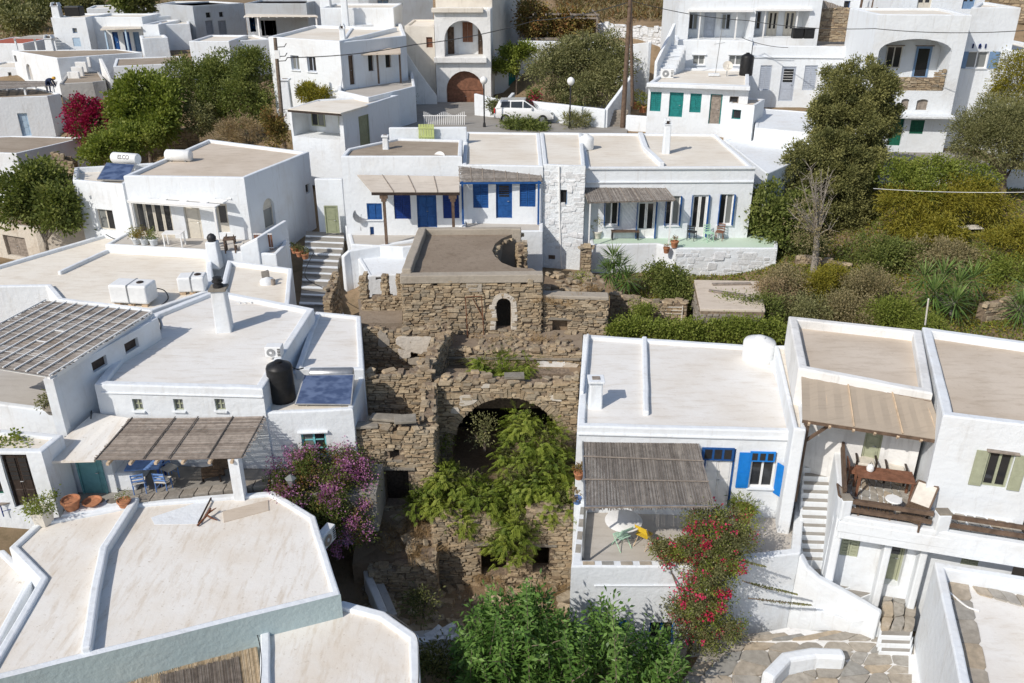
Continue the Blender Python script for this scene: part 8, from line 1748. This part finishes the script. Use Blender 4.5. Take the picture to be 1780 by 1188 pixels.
B('yellow-green low bush right of the white garden table', [BL(1720, 470, 40, 44, 20), BL(1770, 470, 40, 34, 24)], 6000, 'leaf_bright', 37, .14, .06); B('dry straw-brown bush between yucca clump and conifer shade', [BL(1620, 440, 40.5, 44, 22), BL(1665, 450, 40.5, 34, 18)], 7000, 'leaf_scrub', 38, .14, .05); B('golden leafy spray left of the white garden table', [BL(1640, 405, 42.5, 34, 18)], 4000, 'leaf_yellow', 39, .2, .06, droop=.3)
hb = [BL(u, 577 + 3 * math.sin(u), 34 + .1 * math.sin(u * .3), 22, 17, 20) for u in range(1085, 1350, 26)]; bush('hedge', 'low leafy green hedge running behind the pale roof', hb, 20000, 'leaf_bright', .12, .07, 36, 'hedge', rc=.3, clump=36, stem=True)
def pts(lst): return [tuple(PY(u, v, y)) for u, v, y in lst]
yucca('yucca', 'large spiky yucca beside the white terrace wall', pts([(1066, 455, 39.5), (1078, 470, 39.3), (1058, 478, 39.2), (1090, 490, 39)]), gp_(1075, 520, 39.4), 90, .95, 41)
yucca('yucca', 'big many-headed yucca clump in the right garden', pts([(1605, 490, 36.5), (1638, 485, 36.5), (1665, 500, 36), (1622, 515, 35.5), (1690, 490, 36.5), (1660, 530, 35)]), gp_(1650, 560, 36), 80, 1.15, 42); yucca('yucca', 'spiky yucca at the right frame edge', pts([(1772, 540, 35), (1785, 510, 35.5)]), gp_(1780, 580, 35), 80, 1.1, 43)
gs = thing('garden_ground', None, None) if False else None
def cover(label, px, n, mats, L, W, seed, name='ground_cover', z_off=0):
    rs = np.random.default_rng(seed); P = []
    while len(P) < n:
        u, v = rs.uniform(px[0], px[2]), rs.uniform(px[1], px[3]); dx, dy, dz = ray(u, v); t = 24.0
        while t < 260 and CAMH + dz * t > ground_z(dx * t, dy * t): t += 1.5
        for _ in range(12): P.append((dx * t + rs.normal(0, .5), dy * t + rs.normal(0, .8), 0))
    P = np.array(P); P[:, 2] = [ground_z(a, b) + z_off for a, b, c in P]; m = len(P); D = rs.normal(0, .6, (m, 3)); D[:, 2] = rs.uniform(.3, 1.1, m)
    o = leaf_obj(name, mats[0] if len(mats) == 1 else list(mats), None, P, D, rnd_unit(rs, m), L * rs.uniform(.5, 1.3, m), W, .5 + rs.normal(0, .2, m), .2, None if len(mats) == 1 else rs.integers(0, len(mats), m)); tag(o, label, None, None, 'stuff')
cover('dry grass and weeds over the garden slope at right', (1060, 400, 1790, 600), 26000, ('leaf_dry', 'leaf_scrub', 'leaf_olive'), .28, .02, 51, 'dry_grass')
cover('low green creepers and weeds covering the right garden', (1080, 330, 1790, 600), 60000, ('leaf_bright', 'leaf_mid', 'leaf_yellow'), .16, .08, 56, 'ground_cover', .05)
cover('dry grass on the slope below the far left houses', (100, 130, 520, 300), 16000, ('leaf_dry', 'leaf_scrub', 'leaf_olive'), .4, .03, 52, 'dry_grass')
cover('dry scrub on the brown hillside, top left', (0, 0, 330, 75), 9000, ('leaf_scrub', 'leaf_dry'), .8, .12, 53, 'hill_scrub'); cover('dry brown scrub above the whitewashed rubble wall', (975, 0, 1175, 34), 12000, ('leaf_dry', 'leaf_scrub', 'leaf_russet'), .9, .1, 54, 'hill_scrub')
cover('weeds and dry stalks on the lane floor below the ruin', (600, 1000, 1010, 1180), 5000, ('straw_grass', 'leaf_dry', 'leaf_scrub'), .2, .014, 55, 'dry_grass')
# --- hill shrubs, top left
for i, (u, v, y, ru, rv) in enumerate(((18, 30, 118, 24, 15), (35, 42, 112, 26, 14), (72, 14, 124, 22, 12), (140, 8, 120, 22, 10), (160, 14, 122, 16, 8), (5, 6, 128, 16, 9), (110, 2, 126, 20, 7), (60, 28, 118, 16, 9))):
    B(['round green shrub at the left edge of the hill', 'low spreading shrub above the red roof', 'upright shrub on the brown slope', 'shrub behind the far left roof', 'small shrub right of the far roof pole', 'shrub at the top left corner', 'flat shrub at the top edge', 'small shrub on the bare slope path'][i], [BL(u, v, y, ru, rv)], 2200, 'leaf_olive' if i % 2 else 'leaf_dark', 60 + i, .4, .2, 'hill_shrub', rc=.9, clump=40)
for i, u in enumerate((218, 248)): tree('cypress_tree', ['left', 'right'][i] + ' of two dark green trees at the top edge, upper left', gp_(u, 25, 100), [BL(u, 4, 100, 16, 16), BL(u, -10, 100, 13, 14)], 3500, 'leaf_dark' if i else 'leaf_mid', .4, .2, .2, seed=70 + i, rc=.7)
sl = MB()
for i in range(8):                                       # worn track on the hill
    pass
# --- upper left trees
tree('leafy_tree', 'dense green tree left of the utility pole', gp_(400, 215, 63), [BL(350, 150, 63, 48, 40), BL(400, 135, 64, 50, 42), BL(445, 140, 63, 38, 46), BL(420, 180, 62, 48, 36), BL(320, 130, 64, 34, 26), BL(375, 190, 62, 30, 26)], 34000, 'leaf_mid', .2, .09, .2, seed=81, rc=.55, clump=50, fill=.2)
tree('leafy_tree', 'round broad-leaved green tree right of the crimson bougainvillea', gp_(255, 240, 60), [BL(250, 165, 60, 44, 34), BL(285, 185, 59.5, 32, 40), BL(230, 195, 59, 32, 30), BL(270, 220, 58.5, 40, 26)], 22000, 'leaf_bright', .24, .14, .18, seed=82, rc=.5, clump=40, tmean=.55)
B('bright green creeper covering the bank above the tan roof', [BL(230, 240, 56, 44, 20), BL(190, 255, 55, 38, 20), BL(250, 222, 58, 44, 18), BL(165, 270, 54.5, 22, 14)], 15000, 'leaf_bright', 83, .2, .12, rc=.4, clump=40, tmean=.55)
r = thing('bougainvillea', 'crimson bougainvillea at the far left cottage', 'bougainvillea', gp_(175, 250, 61)); bb = [BL(150, 205, 61, 34, 26), BL(195, 200, 61, 34, 22), BL(165, 225, 60.5, 42, 24)]; crown('foliage', 'leaf_dark', r, bb, 7000, .18, .1, seed=84, rc=.4); crown('blossom', 'flower_magenta', r, [(b[0], tuple(q * 1.04 for q in b[1])) for b in bb], 11000, .16, .13, seed=85, rc=.4, fill=.05); limbs(r, gp_(175, 250, 61), [b[0] for b in bb], .08)
tree('fig_tree', 'fig tree hanging over the half-ruined cottage, left edge', gp_(70, 400, 45), [BL(60, 335, 45, 50, 36), BL(105, 355, 44.5, 40, 34), BL(35, 360, 44.5, 34, 26), BL(100, 385, 44, 34, 18), BL(75, 305, 45.5, 36, 22)], 15000, 'leaf_mid', .22, .13, .13, 'bark_pale', 86, rc=.45, clump=36)
B('dry grey-brown shrub beside the utility pole', [BL(415, 228, 57, 34, 16)], 3500, 'leaf_dry', 87, .25, .04); B('russet creeper at the foot of the utility pole', [BL(478, 225, 55.5, 14, 30)], 3500, 'leaf_russet', 88, .15, .1, 'creeper')
B('olive-brown bush left of the bare twigs, upper left', [BL(345, 205, 60, 26, 24)], 3000, 'leaf_olive', 89, .2, .08); B('yellow-green shrub behind the white gate pier', [BL(542, 163, 60, 25, 15)], 4000, 'leaf_yellow', 90, .2, .08)
# --- village square
tree('plaza_tree', 'spreading olive-green tree over the white wall of the square', gp_(1005, 200, 63), [BL(955, 125, 63, 42, 36), BL(1000, 115, 64, 48, 42), BL(1045, 110, 64, 46, 38), BL(1075, 120, 64, 34, 34), BL(1000, 160, 62.5, 46, 26), BL(1045, 150, 62.5, 40, 26), BL(1010, 85, 64.5, 40, 18)], 38000, 'leaf_olive', .2, .08, .2, 'bark', 91, rc=.5, clump=40, fill=.3, tmean=.55)
tree('small_tree', 'small round tree before the shaded tower wall', gp_(897, 125, 70), [BL(893, 92, 70, 19, 13), BL(912, 90, 70, 15, 11)], 3500, 'leaf_bright', .22, .12, .08, seed=92, rc=.4)
B('trimmed green vine roof over the garden gate', [BL(862, 115, 70, 18, 7), BL(885, 118, 70, 18, 6)], 3000, 'leaf_bright', 93, .2, .1)
r = thing('grape_vine', 'browning vine draped over the garden pergola, top centre', 'vine', gp_(960, 90, 75)); crown('foliage', 'leaf_russet', r, [BL(925, 30, 75, 24, 26), BL(950, 50, 75.5, 28, 24), BL(985, 48, 75.5, 28, 20), BL(920, 60, 75, 18, 16), BL(1010, 45, 75.5, 18, 16)], 12000, .24, .14, seed=94, rc=.5); limbs(r, gp_(920, 95, 75), [PY(925, 30, 75), PY(980, 40, 75)], .08, name='stem')
B('green bush in front of the parked white car', [BL(897, 222, 57, 34, 9), BL(930, 224, 57, 24, 6)], 4000, 'leaf_mid', 95, .18, .08); B('small palm-like bush beside the globe lamp', [BL(1000, 212, 57.5, 22, 14)], 900, 'leaf_olive', 96, .4, .05); B('green succulent bed before the teal doors', [BL(1195, 218, 57, 18, 6), BL(1225, 218, 57, 20, 6), BL(1245, 219, 57, 12, 6)], 4500, 'leaf_bright', 97, .14, .06, 'flower_bed')
for i, (u, v) in enumerate(((860, 185), (930, 172), (950, 180), (1000, 190), (975, 178))): B(['dark shrub behind the curved white wall', 'red flowering shrub on the long white wall', 'brown dry shrub on the long white wall', 'green shrub under the plaza tree', 'grey-green shrub left of the globe lamp'][i], [BL(u, v, 61, 11, 11)], 1100, ['leaf_dark', 'leaf_mid', 'leaf_dry', 'leaf_mid', 'leaf_olive'][i], 100 + i, .16, .08, flowers=('flower_red', .3) if i == 1 else None)
# --- in the ruin
r = thing('feathery_tree', 'bright feathery shrub filling and spilling out of the great arch', 'tree', Vector((.3, 26.6, 2.2)))
fb = [BL(908, 738, 27.6, 22, 18), BL(948, 768, 27.2, 26, 22), BL(905, 782, 26.9, 28, 22), BL(965, 812, 26.8, 25, 26), BL(915, 832, 26.2, 36, 28), BL(885, 872, 25.6, 34, 30), BL(790, 832, 26.0, 34, 16), BL(768, 868, 25.6, 40, 20), BL(830, 862, 25.6, 36, 22), BL(738, 876, 25.4, 26, 14), BL(955, 862, 25.6, 38, 28), BL(900, 905, 24.8, 32, 24), BL(890, 942, 24.2, 36, 20), BL(800, 902, 25.0, 28, 14)]
fb = [(c, tuple(q * (1.2 if c[0] > 0 else 1.06) for q in s)) for c, s in fb]
fronds('crown', 'leaf_feather', r, fb, 6400, 111, .34, .09, 9); crown('inner_foliage', 'leaf_dark', r, [(b[0], tuple(q * .8 for q in b[1])) for b in fb], 9000, .12, .05, seed=112, rc=.3, fill=.6); limbs(r, (.3, 26.6, 2.2), [b[0] for b in fb], .09, 'bark', .25, 113)
r = thing('feathery_shrub', 'small feathery shrub growing on the ruin ledge above the arch', 'shrub', Vector((-.3, 30.4, 5.0))); fb = [BL(855, 630, 30.2, 30, 20), BL(870, 648, 30, 36, 14), BL(835, 650, 29.8, 26, 10), BL(915, 648, 30.2, 22, 12)]; fronds('crown', 'leaf_feather', r, fb, 620, 114, .42, .09, 9); limbs(r, (-.3, 30.4, 4.9), [b[0] for b in fb], .05, 'bark', .3, 115, 'stem')
B('bluish leafy sprig inside the dark arch', [BL(842, 745, 28.0, 14, 20), BL(830, 765, 28, 8, 8)], 700, 'leaf_olive', 116, .1, .05, 'sprig'); B('tiny bright weed on the shaded ruin wall', [BL(776, 770, 28.1, 8, 9)], 300, 'leaf_bright', 117, .08, .05, 'weed', stem=False)
gr_ = [((-3.6, 24.6, 1.75), 1.3, .9, 900), ((-3.2, 24.2, 1.5), .8, .6, 700), ((-4.6, 24.8, 1.5), .8, .8, 300), ((-.9, 24.3, -.1), .7, .4, 300), ((1.4, 23.6, -.2), 1.4, .6, 400), ((1.6, 33.5, 7.1), 1.2, .5, 250), ((3.2, 35.0, 7.15), 1.2, .6, 300), ((.5, 33, 5.62), 2.2, .5, 250)]
tag(grass('dry_grass', 'straw_grass', None, gr_, 118, .55, .014), 'tufts of straw-coloured dry grass on the ruin rubble', None, None, 'stuff')
B('small green weed on the ruin top right', [BL(1010, 487, 36.5, 14, 6)], 500, 'leaf_bright', 119, .1, .05, 'weed', stem=False); B('dark weed in the shaded yard hole below the rubble', [BL(735, 1050, 21.5, 24, 14)], 900, 'leaf_dark', 120, .12, .05, 'weed'); B('dark nettle clump under the kinked white roof', [BL(765, 1150, 19.5, 34, 18)], 1500, 'leaf_dark', 121, .14, .06, 'weed')
# --- bougainvilleas
r = thing('bougainvillea', 'mauve bougainvillea mound between the pale roof and the ruin', 'bougainvillea', Vector(PZ(585, 960, 1.0)))
bb = [BL(520, 815, 24.6, 40, 26), BL(570, 810, 24.8, 48, 26), BL(610, 830, 24.8, 34, 26), BL(540, 860, 24.0, 50, 34), BL(595, 870, 24.0, 42, 40), BL(500, 850, 24.0, 30, 30), BL(600, 915, 23.4, 42, 28), BL(625, 860, 24.6, 24, 34), BL(490, 890, 23.2, 14, 10), BL(555, 900, 23.4, 34, 26)]
crown('foliage', 'leaf_mid', r, bb, 20000, .085, .05, seed=131, rc=.28, tmean=.4); crown('dry_foliage', 'leaf_russet', r, bb, 6000, .08, .05, seed=134, rc=.28); crown('blossom', 'flower_mauve', r, [(b[0], tuple(q * 1.05 for q in b[1])) for b in bb[:7]], 9000, .075, .06, seed=132, rc=.26, fill=.02, clump=110); limbs(r, PZ(585, 960, 1.0), [b[0] for b in bb], .07, 'bark', .4, 133)
r = thing('bougainvillea', 'tall climbing bougainvillea with scarlet flowers on the terrace corner', 'bougainvillea', Vector((5.6, 20.4, -.2)))
bb = [BL(1225, 905, 21.6, 34, 22), BL(1265, 920, 21.4, 42, 26), BL(1215, 945, 21.2, 40, 26), BL(1250, 960, 21.0, 46, 34), BL(1235, 1000, 20.8, 44, 34), BL(1225, 1045, 20.6, 44, 32), BL(1195, 1060, 20.6, 30, 22), BL(1245, 1085, 20.5, 42, 26), BL(1215, 1100, 20.4, 40, 20), BL(1290, 940, 21.2, 22, 20), BL(1155, 965, 21.3, 24, 12)]
crown('foliage', 'leaf_olive', r, bb, 26000, .075, .042, seed=141, rc=.24, tmean=.5, fill=.3, clump=60); crown('green_foliage', 'leaf_bright', r, bb, 9000, .08, .045, seed=144, rc=.24); crown('blossom', 'flower_red', r, [(b[0], tuple(q * 1.08 for q in b[1])) for b in bb], 2700, .08, .065, seed=142, rc=.16, fill=0, clump=95); limbs(r, (5.6, 20.4, -.2), [b[0] for b in bb], .08, 'bark', .45, 143)
sp_ = []
for (u0, v0, u1, v1) in ((1290, 1010, 1385, 1033), (1300, 1040, 1410, 1052), (1270, 970, 1330, 985)): a = PY(u0, v0, 20.7); b = PY(u1, v1, 20.3); sp_.append((a, b))
shoots('spray', 'leaf_olive', r, sp_, 145, .11, .06, 60, .8, kind='stuff')
r = thing('potted_shrubs', 'potted shrubs and trailing plants along the terrace parapet', 'plant pot', PZ(1180, 965, 3.4))
for i, (u, v, m) in enumerate(((1150, 970, 'leaf_olive'), (1178, 975, 'leaf_russet'), (1200, 962, 'leaf_bright'))): c = PZ(u, v, 3.45); mb = MB(); mb.lathe(c, [(.1, 0), (.15, .22), (.16, .25), (.12, .25), (.01, .2)], 14); mb.build('pot', 'terracotta', r, smooth=True); crown('foliage', m, r, [(c + Vector((0, 0, .4)), (.32, .3, .24))], 900, .08, .045, seed=150 + i, rc=.16, clump=30)
p = PZ(1290, 905, 3.4); pot('large terracotta tub with grasses on the terrace corner', p, .38, .5, 'terracotta', 'leaf_bright', 900, .4, .42, None, .16, seed=155, W=.03); pot('clay pot with succulent on the wall beside the awning pole', PZ(1006, 832, 4.6), .18, .26, 'terracotta', 'leaf_russet', 200, .2, .2, seed=156); pot('second clay pot with trailing plant below the awning pole', PZ(1003, 875, 3.9), .16, .24, 'blue_chair', 'leaf_dry', 220, .3, .22, seed=157)
# --- leafy shoots at the bottom edge
r = thing('oleander', 'tall leafy green shoots rising at the bottom centre', 'shrub', PZ(950, 1185, -.3)); rs = random.Random(161); st_ = []
tops = [(800, 1095), (830, 1060), (850, 1018), (868, 1075), (890, 1040), (915, 1010), (935, 1050), (958, 1030), (985, 1080), (1010, 1110), (1045, 1034), (1070, 1100), (1095, 1080), (1118, 1130), (1150, 1095), (1180, 1120), (820, 1130), (905, 1110), (955, 1105), (1030, 1090), (1090, 1140), (1140, 1150)]
for (u, vt) in tops:
    for k in range(4):
        y = rs.uniform(17.6, 20.0); uu = u + rs.uniform(-22, 22) * (k > 0); vv = vt + (rs.uniform(10, 95) if k else 0); t_ = PY(uu, vv, y); f = Vector((t_.x + rs.uniform(-.8, .8), y + rs.uniform(-.5, .6), -.8)); st_.append((f, t_))
        for q in range(3): a = f.lerp(t_, rs.uniform(.35, .8)); st_.append((a, a + Vector((rs.uniform(-.45, .45), rs.uniform(-.4, .3), rs.uniform(.25, .6)))))
shoots('foliage', 'leaf_oleander', r, st_, 162, .28, .085, 22, 2.1); crown('broad_foliage', 'leaf_oleander', r, [BL(u_, v_, 18.8, a_, b_) for u_, v_, a_, b_ in ((840, 1105, 34, 40), (880, 1080, 30, 40), (925, 1075, 34, 46), (970, 1110, 38, 40), (1020, 1140, 36, 34), (1060, 1100, 24, 44), (1110, 1140, 40, 34), (1160, 1150, 34, 34), (850, 1160, 50, 36), (940, 1160, 60, 36))], 9000, .22, .075, seed=163, rc=.4, clump=26, fill=.3, droop=.25, tmean=.5)
r = thing('grape_vine', 'vine leaves over the black double door, left edge', 'vine', PZ(30, 785, 5.6)); crown('foliage', 'leaf_bright', r, [BL(10, 770, 23.6, 22, 8), BL(45, 782, 23.4, 22, 8)], 700, .11, .09, seed=171, rc=.2)
for o in list(bpy.data.objects):
    if o.type == 'EMPTY' and not o.children: bpy.data.objects.remove(o)
